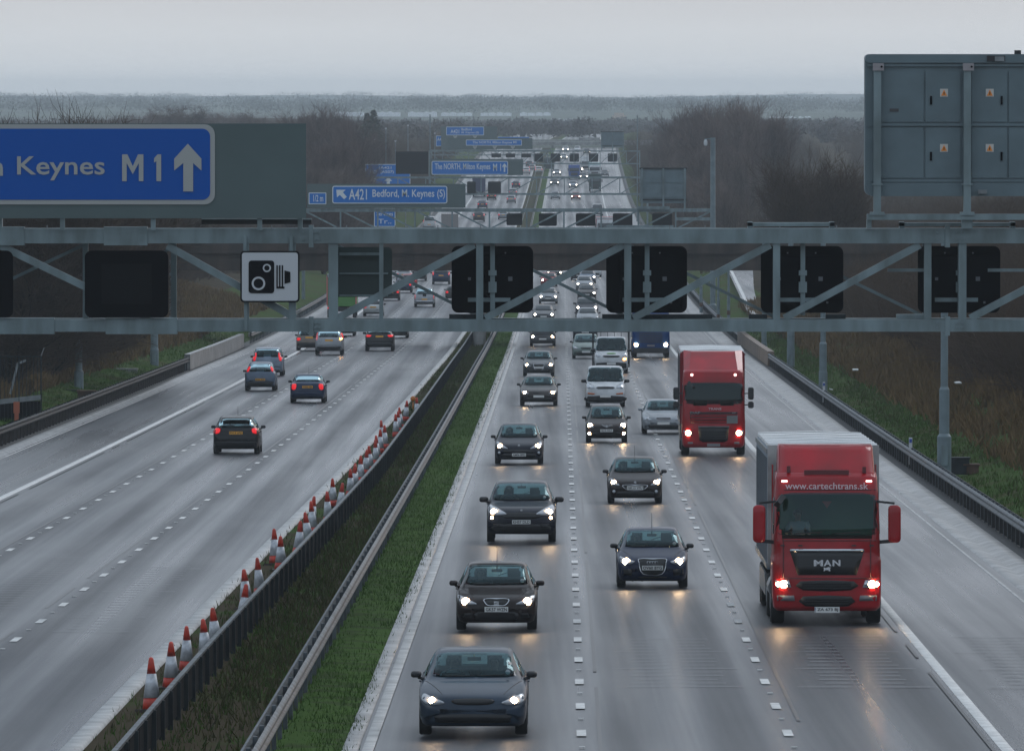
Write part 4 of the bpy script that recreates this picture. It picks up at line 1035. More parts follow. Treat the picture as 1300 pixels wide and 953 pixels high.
def car_parts(kind, pnt, root, over=None, fr=None, rear=None, lit=True, brake=True, glasses=None, light_in=False, detail=True, farlamp=False):
    """build all parts of a car under root"""
    fr = fr or {}; rear = rear or {}
    c = Car(kind, over); L, W, H = c.L, c.W, c.H; hw = W/2; gc = c.gc; sp = c.sp
    top = pchip(*zip(*sp['top']))
    hy = sp['top']
    cowl = [p for p in hy if p[1] < H-.3][-1]
    # cowl height = just below windscreen base
    zc = [p[1] for i,p in enumerate(hy) if p[1] < H-.14 and hy[min(i+1,len(hy)-1)][1]-p[1] > .28]
    zc = zc[0] if zc else .97
    zrear = sp.get('zrear', {'hatch':1.02,'saloon':1.05,'estate':1.04,'suv':1.19,'mpv':1.12,'van':1.3}[kind])
    wb = hw*(sp['wr']+.085); wt = hw*(sp['wr']-.035)
    zt = H-.085
    wsP = catmull([(-wb+.03,zc+.035),(0,zc+.02),(wb-.03,zc+.035),(lerp(wb,wt,.5)-.01,lerp(zc,zt,.55)),(wt-.03,zt-.01),(0,zt+.012),(-wt+.03,zt-.01),(-lerp(wb,wt,.5)+.01,lerp(zc,zt,.55))],4)
    rwb = hw*(sp['wr']+.03)
    rwP = catmull([(-rwb+.02,zrear+.03),(0,zrear+.01),(rwb-.02,zrear+.03),(wt-.06,H-.15),(0,H-.12),(-wt+.06,H-.15)],4)
    fs = []
    nsides = 0
    ws0 = [p[0] for p in hy if abs(p[1]-zc) < 1e-6][0]-L/2
    roofp = [p for p in hy if p[1] > H-.14]
    y0, y1 = roofp[0][0]-L/2, roofp[-1][0]-L/2
    bz = pchip(*zip(*sp['belt']))
    zb = bz(L*.5)+.035
    hs = H-zb-.10
    sides = [[(ws0+.42,zb),(y0+.62,zb),(y0+.58,zb+hs),(y0+.28,zb+hs-.02)],[(y0+.70,zb),(y0+1.42,zb+.01),(y0+1.36,zb+hs-.01),(y0+.66,zb+hs)],[(y0+1.50,zb+.02),(y1+.02,zb+.05),(y1-.16,zb+hs-.06),(y0+1.44,zb+hs-.02)]]
    if kind == 'van': sides = sides[:1]
    VV = c.V
    wsS, rwS = shrink(wsP,.035), shrink(rwP,.035); sS = [shrink(P,.03) for P in sides]
    for f in c.F:
        n = len(f); cx = sum(VV[i][0] for i in f)/n; cy = sum(VV[i][1] for i in f)/n; cz = sum(VV[i][2] for i in f)/n
        cut = False
        if cz > zc:
            if cy < y0+.25 and inpoly(cx,cz,wsS): cut = True
            if cy > y1-.25 and inpoly(cx,cz,rwS) and kind != 'van': cut = True
            if abs(cx) > hw*.5 and any(inpoly(cy,cz,P) for P in sS):
                if not (cy < y0+.05 and inpoly(cx,cz,shrink(wsP,-.05))): cut = True
        if not cut: fs.append(f)
    m = MB(); m.smooth = True; m.add(VV, fs); body = m.build('body', pnt, root)
    g = glasses or glass
    c.patch('front', wsP, .006, .12).build('windscreen', g, root)
    c.patch('rear', rwP, .006, .12).build('rear_window', g, root)
    for P in sides:
        c.patch('right', P, .006, .2).build('side_window', darkglass if not detail else g, root)
        c.patch('left', P[::-1], .006, .2).build('side_window', darkglass if not detail else g, root)
    # cabin
    if detail:
        im = interior
        m = MB(); m.box((0,ws0+.35,zc-.06),(W*.78,.5,.14)); m.box((-.36,ws0+.30,zc+.03),(.42,.25,.10)); d = m.build('dashboard', im, root)
        m = MB(); n = 18
        sx = -.36
        for i in range(n):
            a, b = 2*math.pi*i/n, 2*math.pi*(i+1)/n
            m.tube((sx+.18*math.cos(a),ws0+.62+.06*math.sin(a),zc-.02+.17*math.sin(a)),(sx+.18*math.cos(b),ws0+.62+.06*math.sin(b),zc-.02+.17*math.sin(b)),.014,n=5)
        m.bar((sx-.18,ws0+.62,zc-.02),(sx+.18,ws0+.62,zc-.02),.04,.02,(0,1,0)); m.build('steering_wheel', blackplastic, root)
        for sx in (-.36,.36):
            m = MB(); m.bar((sx,y0+.55,.45),(sx,y0+.75,zb+.12),.46,.12,(0,1,0)); m.box((sx,y0+.35,.42),(.48,.5,.14)); m.box((sx,y0+.76,zb+.23),(.26,.09,.19)); m.tube((sx-.06,y0+.76,zb+.1),(sx-.06,y0+.76,zb+.2),.01,n=5); m.tube((sx+.06,y0+.76,zb+.1),(sx+.06,y0+.76,zb+.2),.01,n=5)
            m.build('seat', im, root)
        m = MB(); m.box((0,y0+1.55,zb-.12),(W*.66,.14,.45)); m.box((-.4,y0+1.6,zb+.16),(.24,.07,.14)); m.box((.4,y0+1.6,zb+.16),(.24,.07,.14)); m.build('rear_bench', im, root)
        m = MB(); m.box((0,y0+.22,H-.19),(.24,.04,.065)); m.tube((0,y0+.2,H-.16),(0,y0+.17,H-.07),.012,n=5); m.build('rear_view_mirror', blackplastic, root)
        h_, n_, d_ = c.hit('front',wb-.14,zc+.10)
        if h_ is not None: q = MB(); q.prism(circ(0,0,.045,12),-.012,-.006); q.v = [(v[0]+h_.x,v[1]+h_.y-.006,v[2]+h_.z) for v in q.v]; q.build('tax_disc', disc_p, root)
        m = MB()
        for sx in (-1,1):
            pts = [c.hit('front',x_,z_)[0] for x_, z_ in ((sx*.10-.35*(sx>0)*0,zc+.03),(sx*.12+.50,zc+.055))]
        a = c.hit('front',-.5,zc+.03)[0]; b = c.hit('front',.02,zc+.035)[0]; d2 = c.hit('front',.55,zc+.05)[0]
        if a and b and d2: m.tube(a+Vector((0,-.02,.012)),b+Vector((0,-.02,.012)),.009,n=5); m.tube(b+Vector((.05,-.025,.01)),d2+Vector((0,-.02,.012)),.009,n=5); m.build('wipers', blackplastic, root)
    # wheels
    for ay in c.ax:
        for sx in (-1,1):
            r = c.r; wd = .215; xx = sx*(hw-.115)
            m = MB(); m.smooth = True; m.lathe([(r*.62,-wd/2),(r*.93,-wd/2),(r,-wd/2+.03),(r,wd/2-.03),(r*.93,wd/2),(r*.62,wd/2)],24,(xx,ay,r),'x'); w_ = m.build('wheel', rubber, root)
            m = MB(); xo = xx+sx*(wd/2-.02); m.lathe([(r*.64,-.02),(r*.64,.0),(r*.2,.01)],20,(xo,ay,r),'x')
            for k in range(5):
                a = 2*math.pi*k/5; m.bar((xo+sx*.012,ay,r),(xo+sx*.012,ay+r*.6*math.cos(a),r+r*.6*math.sin(a)),.05,.02,(1,0,0))
            m.build('rim', rimm, w_)
    # mirrors
    my = ws0+.50; mz = bz(my+L/2)+.085
    for sx in (-1,1):
        m = MB(); m.smooth = True
        big = 1.35 if kind in ('van','suv') else 1
        cx = sx*(hw+.075*big-.01)
        prof = []
        rows = []
        for t, sc_ in ((-.10,.35),(-.07,.8),(-.02,1),(.04,1),(.07,.92)):
            rows.append([(cx+sc_*px_*big, my+t, mz+sc_*pz_*big) for px_, pz_ in rrect(-.095,-.058,.095,.058,.045,2)])
        V, Fs = grid_mesh_from_rows(rows); m.add(V,Fs)
        m.bar((sx*(hw-.09),my+.0,mz-.09),(cx-sx*.03,my,mz-.05),.05,.07,(0,1,0))
        mo = m.build('door_mirror', fr.get('mirror_mat', blackplastic if fr.get('black_mirrors',True) else pnt), root)
    # ---- front end
    bh = lambda z: z*(sp['top'][4][1]/.88)      # scale heights for tall noses
    S = sp['top'][3][1]/.78
    def sc_(P): return [(x*hw/.885, z*S if z > .55 else z) for x, z in P]
    hl = sc_(fr.get('headlight',[(.46,.60),(.60,.565),(.76,.58),(.835,.66),(.80,.745),(.70,.71),(.56,.655)]))
    hl = catmull(hl,3)
    lm = fr.get('lamp',(.66,.635,.062))
    for sx in (-1,1):
        P = hl if sx > 0 else mir(hl)
        h_ = c.patch('front',P,.010,.08).build('headlight', lensm, root)
        lx, lz, lr = lm[0]*hw/.885*sx, lm[1]*S, lm[2]
        hp = c.hit('front',lx,lz)[0]
        if hp is not None:
            m = MB(); m.smooth = False; m.lathe([(.01,-.045),(lr*.8,-.04),(lr,-.02),(lr,.03)],16,(lx,hp.y-.005,lz),'y'); m.build('lamp', (lamp_far if farlamp else lamp_on) if lit else chrome, h_)
        if fr.get('fog'):
            fx, fz, rr, on = fr['fog']; fz = fz; fp = c.hit('front',sx*fx,fz)[0]
            if fp is not None: m = MB(); m.lathe([(.01,-.035),(rr,-.02),(rr,.03)],12,(sx*fx,fp.y,fz),'y'); m.build('fog_lamp', lamp_fog if on else lensm, root)
    gr = fr.get('grille',[(-.30,.665),(.30,.665),(.26,.575),(-.26,.575)])
    P = catmull(sc_(gr)[::-1],3) if fr.get('gsmooth',True) else sc_(gr)[::-1]
    o = c.patch('front',P,.006,.07).build('grille', dgrille, root)
    if fr.get('gring'): c.ring('front',P,fr['gring'],.016).build('grille_trim', chrome, o)
    if fr.get('gbars'):
        m = MB(); zs = [p[1] for p in P]; xs = [p[0] for p in P]
        for k in range(1,fr['gbars']+1):
            z = lerp(min(zs),max(zs),k/(fr['gbars']+1)); ww = max([abs(x) for x in np.linspace(min(xs),max(xs),41) if inpoly(x,z,P)] or [.05])-.02
            hp = c.hit('front',0,z)[0]; hp2 = c.hit('front',ww,z)[0]
            if hp and hp2: m.bar((-ww,hp2.y-.015,z),(0,hp.y-.015,z),.02,.012,(0,1,0)); m.bar((0,hp.y-.015,z),(ww,hp2.y-.015,z),.02,.012,(0,1,0))
        if m.v: m.build('grille_bars', fr.get('barmat',dgrille), o)
    lg = fr.get('lower',[(-.52,.40),(.52,.40),(.60,.31),(.50,.255),(-.50,.255),(-.60,.31)])
    c.patch('front',catmull([(x*hw/.885,z*(1.25 if kind=='suv' else 1)) for x,z in lg][::-1],3),.006,.08).build('lower_grille', dgrille, root)
    if fr.get('side_int'):
        for sx in (-1,1):
            Q = fr['side_int']; c.patch('front',[(sx*x,z) for x,z in (Q if sx>0 else Q)][::(1 if sx > 0 else -1)],.006,.08).build('air_intake', dgrille, root)
    pz = fr.get('plate_z',.50); pc = fr.get('plate'); hp = c.hit('front',0,pz)[0]
    yy = (hp.y if hp else -L/2)-.03
    if pc is not None:
        m = MB(); m.box((0,yy,pz),(.52,.012,.112)); p_ = m.build('number_plate', plate_w, root)
        if pc: text_mb(pc,-.235,pz-.038,.235,pz+.038,yy-.012,bold=.02,depth=.004).build('lettering', plate_txt, p_)
    # panel gaps and bonnet edge
    if detail:
        m = MB()
        for sx in (-1,1):
            last = None
            for t in np.linspace(0,1,8):
                x = sx*lerp(.50,.79,t)*hw/.885; y = lerp(-L/2+.22,ws0+.04,t)
                h = c.hit('top',x,y)[0]
                if h is None: continue
                p = h+Vector((0,0,.002))
                if last is not None: m.bar(last,p,.007,.008,(0,0,1))
                last = p
        for y in (y0+.66,y0+1.46):
            for sx, vw in ((1,'right'),(-1,'left')):
                last = None
                for z in np.linspace(gc+.12,zb-.02,6):
                    h = c.hit(vw,y,z)[0]
                    if h is None: continue
                    if last is not None: m.bar(last,h,.008,.008,(1,0,0))
                    last = h
        if m.v: m.build('panel_gaps', dgrille, root)
        for sx in (-1,1):
            for y in (y0+.52,y0+1.34):
                h = c.hit('right' if sx > 0 else 'left',y,zb-.12)[0]
                if h: m = MB(); m.box((h.x+sx*.015,y,zb-.12),(.03,.17,.03)); m.build('door_handle', pnt, root)
    if fr.get('badge'): fr['badge'](c, o, root)
    if fr.get('extra'): fr['extra'](c, root)
    if fr.get('aerial'):
        m = MB(); m.tube((0,y0+.25,H-.02),(0,y0+.05+.3,H+.36),.008,.004,n=5); m.build('aerial', blackplastic, root)
    # ---- rear end
    tl = rear.get('tail',[(.58,.86),(.80,.88),(.83,.72),(.70,.70),(.60,.74)])
    tl = [(x*hw/.885, z) for x, z in tl]; tl = catmull(tl,2) if rear.get('tsmooth',True) else tl
    for sx in (-1,1):
        P = tl if sx < 0 else mir(tl)
        # rear view: outline orientation flips with the view
        o = c.patch('rear',P,.012,.08).build('tail_light', tail_on if brake else tail_off, root)
    rp = rear.get('plate'); rz = rear.get('plate_z',.78); hp = c.hit('rear',0,rz)[0]; ry = (hp.y if hp else L/2)+.03
    if rp is not None:
        m = MB(); m.box((0,ry,rz),(.52,.012,.115)); p_ = m.build('number_plate', plate_y, root)
        if rp: text_mb(rp,-.235,rz-.038,.235,rz+.038,ry+.012,bold=.02,depth=.004,face=1).build('lettering', plate_txt, p_)
    bz0, bz1 = rear.get('bumper',(gc+.05,.36)); bw = hw*.90
    c.patch('rear',rrect(-bw,bz0+.03,bw,bz1,.05,3),.012,.1).build('bumper', rear.get('bumper_mat',blackplastic), root)
    if rear.get('spoiler'):
        m = MB(); m.bar((-wt+.03,y1+.10,H-.075),(wt-.03,y1+.10,H-.075),.03,.26,(0,1,-.12)); m.build('spoiler', pnt, root)
    if rear.get('rails'):
        for sx in (-1,1): m = MB(); m.bar((sx*(wt-.0),y0+.15,H+.005),(sx*(wt-.04),y1-.1,H-.02),.03,.035,(0,0,1)); m.build('roof_rail', chrome, root)
    m = MB(); h = c.hit('rear',0,zrear+.08)[0]
    if h and kind != 'saloon': m.bar((0,h.y+.02,zrear+.05),(.32,h.y+.0,zrear+.16),.015,.015,(0,1,0)); m.build('rear_wiper', blackplastic, root)
    return c
def badge_s(c, grille, root):      # squared S emblem
    h = c.hit('front',0,.62)[0]; y = h.y-.03
    m = MB(); m.prism([(-.055,.585),(.055,.585),(.055,.63),(-.01,.63),(-.01,.64),(.055,.64),(.055,.665),(-.055,.665),(-.055,.62),(.01,.62),(.01,.61),(-.055,.61)][::-1], y-.01, y); m.build('badge', chrome, grille)
def badge_rings(c, grille, root):
    y = c.hit('front',0,.62)[0].y-.035; m = MB(); R0, R1 = .045, .033
    for k in range(4):
        cx = -.096+.064*k; n = 18
        a = [(cx+R0*math.cos(2*math.pi*i/n), y, .64+R0*math.sin(2*math.pi*i/n)) for i in range(n)]; b = [(cx+R1*math.cos(2*math.pi*i/n), y-.004, .64+R1*math.sin(2*math.pi*i/n)) for i in range(n)]
        m.add(a+b, [(i,(i+1)%n,n+(i+1)%n,n+i) for i in range(n)])
    m.build('badge', chrome, grille)
def badge_dot(z, r=.035, sx=1):
    def f(c, grille, root):
        h = c.hit('front',0,z)[0]
        if h: m = MB(); m.prism(circ(0,z,r,12)[::-1], h.y-.03, h.y-.015); m.build('badge', chrome, root)
    return f
def badge_v(c, grille, root):
    h = c.hit('front',0,.66)[0]; y = h.y-.035; m = MB()
    m.bar((-.20,y,.75),(-.06,y-.01,.655),.022,.01,(0,1,0)); m.bar((.20,y,.75),(.06,y-.01,.655),.022,.01,(0,1,0)); m.prism(circ(0,.675,.055,14)[::-1], y-.02, y-.005)
    m.build('badge', chrome, grille)
def badge_lion(c, grille, root):
    h = c.hit('front',0,.71)[0]; y = h.y-.03; m = MB()
    m.prism([(-.03,.67),(.03,.67),(.045,.70),(.03,.745),(0,.76),(-.03,.745),(-.045,.70)][::-1], y-.01, y); m.build('badge', chrome, root)
VEH = []
def place(root, px, py, s=0, facing=1, front_axle=.85, L=4.3, rz=0, y=None):
    """put the vehicle so its nearest wheels touch the road at photo row py, column px"""
    y = y if y else depth_at(py, 0)
    p = PT(px,py,y)
    yc = y+(L/2-front_axle)
    slope = math.atan((zr(yc+1)-zr(yc-1))/2); head = math.atan((xa(yc+1)-xa(yc-1))/2)
    root.location = (p.x+ (yc-y)*math.tan(head), yc, zr(yc)+.055)
    root.rotation_euler = (slope if facing > 0 else -slope, 0, (0 if facing > 0 else math.pi)-head+rz)
def V(name, label, cat, group, px, py, facing=1, kind='hatch', pnt=None, L=None, rz=0, **kw):
    root = empty(name); tag(root, label, cat, group); c = car_parts(kind, pnt, root, **kw)
    place(root, px, py, facing=facing, L=c.L, front_axle=(.82 if facing > 0 else .85), rz=rz); VEH.append((root,c)); return root
p_black = paint('paint_black',(.008,.008,.010)); p_dblue = paint('paint_dark_blue',(.006,.014,.045)); p_brown = paint('paint_brown_black',(.016,.010,.009))
p_navy = paint('paint_navy_black',(.010,.012,.022)); p_grey = paint('paint_mid_grey',(.085,.09,.095),.3,.3); p_gbrown = paint('paint_grey_brown',(.055,.048,.046),.3,.3)
p_silver = paint('paint_silver',(.30,.32,.34),.3,.4); p_bsilver = paint('paint_blue_silver',(.22,.27,.34),.3,.4); p_white = paint('paint_white',(.62,.63,.64),.35)
p_red = paint('paint_red',(.30,.012,.012)); p_gsilver = paint('paint_green_silver',(.22,.27,.25),.3,.4); p_bgrey = paint('paint_blue_grey',(.11,.15,.21),.3,.3)
p_octb = paint('paint_deep_blue',(.006,.022,.065)); p_tan = paint('paint_tan',(.18,.15,.125),.35,.3); p_truckred = mat('paint_truck_red',(.40,.007,.014),.45,coat=.5,spec=.1,noise=.45,nscale=1.1,detail=8,ncol=(.25,.012,.014),stretch=(1,1,.5)); p_blue = paint('paint_lorry_blue',(.008,.045,.17),.4)
CG = 'cars coming towards the camera'; AG = 'cars driving away'
LIVE = globals().get('LIVE', True)
V('car','dark blue grey saloon with a wet pale roof leading the outer lane queue','car',CG,601,936,kind='saloon',pnt=paint('paint_dark_slate_blue',(.028,.045,.07)),over=dict(W=1.92,H=1.46),fr=dict(plate=None,lamp=(.66,.64,.06),black_mirrors=True))
V('car','black hatchback with an oval chromed grille and plate GK57 WZN','car',CG,630.5,802,kind='hatch',pnt=p_brown,over=dict(W=1.80),
  fr=dict(plate='GK57 WZN',plate_z=.485,grille=[(-.27,.70),(0,.715),(.27,.70),(.24,.61),(.15,.565),(-.15,.565),(-.24,.61)],gring=.018,badge=badge_s,lamp=(.665,.65,.085),headlight=[(.42,.60),(.58,.585),(.74,.60),(.82,.68),(.84,.78),(.74,.755),(.58,.68)],
  lower=[(-.40,.42),(.40,.42),(.46,.30),(.36,.245),(-.36,.245),(-.46,.30)],side_int=[(.52,.40),(.70,.40),(.74,.31),(.56,.29)],aerial=True,mirror_mat=p_brown))
V('car','black sports utility car with bright swept headlights in the outer lane','car',CG,662,690.5,kind='suv',pnt=p_navy,over=dict(W=1.96),
  fr=dict(plate='KH57 DLD',plate_z=.60,grille=[(-.44,.67),(.44,.67),(.40,.555),(-.40,.555)],badge=badge_dot(.92),lamp=(.70,.69,.085),headlight=[(.38,.64),(.58,.62),(.78,.64),(.85,.75),(.80,.83),(.66,.79),(.46,.70)],fog=(.83,.72,.04,True),
  lower=[(-.62,.42),(.62,.42),(.62,.27),(-.62,.27)],side_int=[(.52,.55),(.80,.55),(.80,.46),(.56,.44)]))
V('car','black family hatchback with a wide mouth grille third in the outer lane','car',CG,659,590.5,kind='hatch',pnt=p_navy,over=dict(W=1.82,H=1.50),
  fr=dict(plate='AM06 BPD',plate_z=.36,grille=[(-.50,.54),(.50,.54),(.42,.43),(-.42,.43)],badge=badge_lion,lamp=(.68,.68,.085),headlight=[(.40,.585),(.60,.60),(.80,.66),(.84,.77),(.78,.84),(.66,.76),(.50,.66)],fog=(.74,.44,.05,False)))
V('car','grey brown saloon with twin kidney grille behind the black hatchback','car',CG,684,516,kind='saloon',pnt=p_gbrown,over=dict(W=1.85),
  fr=dict(plate='',plate_z=.46,grille=[(-.26,.69),(-.02,.70),(-.02,.60),(-.22,.60)],lamp=(.64,.645,.075)))
V('car','mid grey saloon with a deep square grille in the outer lane','car',CG,684,478.5,kind='saloon',pnt=p_grey,over=dict(W=1.82),
  fr=dict(plate='',plate_z=.50,grille=[(-.27,.71),(.27,.71),(.29,.58),(.20,.36),(-.20,.36),(-.29,.58)],gring=.02,lamp=(.66,.65,.075)))
V('car','dark blue small hatchback with four rings on its framed grille','car',CG,828,748,kind='hatch',pnt=p_dblue,over=dict(L=4.0,W=1.76,H=1.45),
  fr=dict(plate='OV60 BYG',plate_z=.515,grille=[(-.33,.725),(0,.73),(.33,.725),(.345,.64),(.24,.36),(-.24,.36),(-.345,.64)],gring=.018,badge=badge_rings,lamp=(.65,.665,.088),headlight=[(.44,.66),(.56,.60),(.72,.60),(.80,.66),(.81,.78),(.72,.75),(.56,.70)],
  lower=[(-.30,.30),(.30,.30),(.28,.26),(-.28,.26)],side_int=[(.50,.47),(.76,.50),(.78,.36),(.52,.32)],aerial=True))
V('car','dark brown small hatchback with a chrome smile grille in the middle lane','car',CG,806,640.5,kind='hatch',pnt=p_brown,over=dict(L=3.97,W=1.76,H=1.47),
  fr=dict(plate='NK13 VFU',plate_z=.515,grille=[(-.40,.60),(0,.615),(.40,.60),(.33,.49),(.16,.43),(-.16,.43),(-.33,.49)],gring=.02,badge=badge_dot(.69,.04),lamp=(.69,.68,.08),headlight=[(.50,.60),(.66,.59),(.80,.64),(.84,.77),(.76,.80),(.66,.72)],fog=(.68,.40,.05,False),aerial=True))
V('car','dark brown small hatchback with lit fog lamps and a V badge','car',CG,770,563,kind='hatch',pnt=p_brown,over=dict(L=3.85,W=1.70,H=1.51),
  fr=dict(plate='GJ13 NLA',plate_z=.50,grille=[(-.24,.72),(.24,.72),(.16,.61),(-.16,.61)],badge=badge_v,lamp=(.70,.70,.095),headlight=[(.54,.64),(.66,.61),(.80,.66),(.86,.76),(.80,.82),(.68,.79)],fog=(.70,.385,.06,True),lower=[(-.56,.44),(.56,.44),(.52,.30),(-.52,.30)]))
V('car','dark silver saloon drawing level behind the red tractor unit, straddling lanes','car',CG,842,552,kind='saloon',pnt=p_silver,over=dict(W=1.82),lit=False,
  fr=dict(plate='',plate_z=.46,grille=[(-.28,.70),(.28,.70),(.25,.58),(-.25,.58)],gring=.02,gbars=3,barmat=chrome,lamp=(.66,.66,.06),mirror_mat=p_silver))['label'] = 'silver saloon straddling the lane line beside the red box lorry'
V('van','white panel van with black bumper and orange indicators in the middle lane','van',None,768.5,517.5,kind='van',pnt=p_white,lit=False,
  fr=dict(plate='',plate_z=.52,grille=[(-.34,.73),(.34,.73),(.34,.66),(-.34,.66)],gring=.015,headlight=[(.48,.70),(.62,.66),(.86,.70),(.86,.80),(.78,.89),(.62,.80)],lamp=(.70,.72,.05),
  lower=[(-.78,.52),(.78,.52),(.78,.26),(-.78,.26)],extra=lambda c,root: [c.patch('front',[(sx*.50,.66),(sx*.86,.70),(sx*.86,.62),(sx*.55,.60)][::sx],.010,.1).build('indicator', mat('orange_lens',(.50,.12,.02),.4), root) for sx in (1,-1)]))
V('car','pale green silver estate car left of the white tipper van','car',CG,744,456,kind='mpv',pnt=p_gsilver,over=dict(W=1.80,H=1.58),lit=False,fr=dict(plate='',plate_z=.44))
V('car','dark saloon just under the gantry beam at the head of the far outer lane','car',CG,689,440,kind='saloon',pnt=p_grey,over=dict(W=1.82),fr=dict(plate='',lamp=(.66,.65,.085)))
# ---- receding cars
V('hatchback','black hatchback with white wet roof and glowing tail lamps, alone mid carriageway','car',AG,300.5,577.5,-1,'hatch',p_black,over=dict(W=1.82,H=1.48,wr=.70),
  rear=dict(plate='FV13 LPZ',plate_z=.83,tail=[(.60,.98),(.76,1.00),(.84,.90),(.82,.80),(.64,.82)],spoiler=True,bumper=(.24,.50)),fr=dict(aerial=True))
V('car','deep blue saloon-backed hatchback with square tail lamps in the left carriageway','car',AG,391,512.5,-1,'saloon',p_octb,over=dict(L=4.5,W=1.76,H=1.43),
  rear=dict(plate='WP06 VBA',plate_z=.80,tail=[(.56,.93),(.74,.93),(.78,.88),(.78,.68),(.60,.68)],bumper=(.24,.55),bumper_mat=p_octb),fr=dict(aerial=True))
V('car','blue grey small hatchback with high tail lamps beside the screen','car',AG,331,497,-1,'hatch',p_bgrey,over=dict(L=3.75,W=1.66,H=1.52),
  rear=dict(plate='EK04 XSD',plate_z=.60,tail=[(.56,1.26),(.66,1.26),(.78,1.02),(.66,1.02)],bumper=(.24,.48)))
V('car','silver people carrier with tall red lamps crossing the hard shoulder line','car',AG,340,478,-1,'mpv',p_bsilver,over=dict(W=1.84),
  rear=dict(tail=[(.60,1.30),(.70,1.30),(.86,.96),(.82,.88),(.66,.90)],bumper=(.24,.46),bumper_mat=p_bsilver))
V('car','black sports utility car with wide tail lamps under the gantry beam','car',AG,482,446.5,-1,'suv',p_black,over=dict(W=1.96,H=1.66),
  rear=dict(plate='',plate_z=1.0,tail=[(.50,1.08),(.84,1.10),(.86,.98),(.60,.96)],bumper=(.3,.6)))
V('car','silver off-roader with one indicator flashing orange','car',AG,418,451.5,-1,'suv',p_silver,over=dict(W=1.86,H=1.74,L=4.5),
  rear=dict(plate='',plate_z=.98,tail=[(.70,1.42),(.80,1.40),(.88,1.05),(.76,1.0)],bumper=(.3,.55)),
  fr=dict(extra=lambda c,root: c.patch('rear',[(-.70*1.04,1.12),(-.84*1.04,1.12),(-.86*1.04,1.0),(-.72*1.04,1.0)],.03,.1).build('indicator', lamp_ind, root)))
V('car','light brown estate partly hidden behind the silver off-roader','car',AG,393,446,-1,'estate',p_tan,over=dict(H=1.62),rear=dict(plate='',plate_z=.9,bumper=(.24,.55)))
V('pickup_truck','silver pickup truck with roof bars seen from behind in the left lane','pickup truck',None,539,390.5,-1,'suv',p_silver,over=dict(W=1.90,H=1.78),
  rear=dict(plate='',plate_z=.72,tail=[(.76,1.10),(.86,1.10),(.86,.78),(.78,.78)],bumper=(.34,.62),bumper_mat=chrome,rails=True),
  fr=dict(extra=lambda c,root: c.patch('rear',rrect(-.16,.98,.16,1.2,.04),.02,.1).build('tailgate_handle', black, root)))
# ---- more distant cars: copies of a few models with their own paint
def model(kind, facing, pnt=p_grey, **kw):
    r = empty('car'); car_parts(kind, pnt, r, detail=False, glasses=darkglass, farlamp=(facing > 0), lit=facing > 0, **kw); r['_L'] = SPECS[kind]['L']; r['_used'] = 0; return r
M_ = dict(h=model('hatch',1,fr=dict(plate='',lamp=(.66,.65,.09))), s=model('saloon',1,fr=dict(plate='',lamp=(.66,.65,.09))), u=model('suv',1,fr=dict(plate='',lamp=(.68,.66,.09))), v=model('van',1,p_white,fr=dict(plate='',lamp=(.7,.72,.07))), V=model('van',-1,p_white,rear=dict(plate='',plate_z=.7,tail=[(.80,1.3),(.88,1.3),(.88,.9),(.82,.9)])),
  H=model('hatch',-1,rear=dict(plate='')), S=model('saloon',-1,rear=dict(plate='')), U=model('suv',-1,rear=dict(plate='',plate_z=.95,tail=[(.70,1.3),(.82,1.3),(.86,1.0),(.74,.98)])))
for k_, r_ in list(M_.items()):
    if k_.islower() and k_ != 'v': pass
def lane_px(s, y):
    p = RP(s,y); return PXY(p.x,p.y,p.z)[0]
def far_car(key, px, y_or_py, label, pnt=None, name='car', cat='car', group=None, by_y=None, unlit=False):
    src = M_[key]; L = src['_L']; facing = 1 if key.islower() else -1
    if not src['_used']: src['_used'] = 1; o = src
    else: o = copy_tree(src)
    o.name = name
    if o is src: KIDS[o.name] = KIDS.get(src.name, []) or list(src.children)
    tag(o, label, cat, group or (CG if facing > 0 else AG))
    place(o, px, y_or_py, facing=facing, L=L, y=by_y)
    for ch in o.children:
        if pnt and ch.name.split('.')[0] == 'body':
            ch.material_slots[0].link = 'OBJECT'; ch.material_slots[0].material = pnt
        if unlit and ch.name.split('.')[0] == 'headlight':
            for g2 in ch.children: g2.material_slots[0].link = 'OBJECT'; g2.material_slots[0].material = chrome
    for k2 in ('_L','_used'):
        if o is not src and k2 in o: del o[k2]
    return o
for r_ in M_.values():
    r_['k'] = r_.name
KSRC = {k: list(r.children) for k, r in M_.items()}
def copy_tree(o, parent=None, cmap=None):
    c = o.copy(); COL.objects.link(c); c.parent = parent
    for ch in list(o.children): copy_tree(ch, c)
    return c
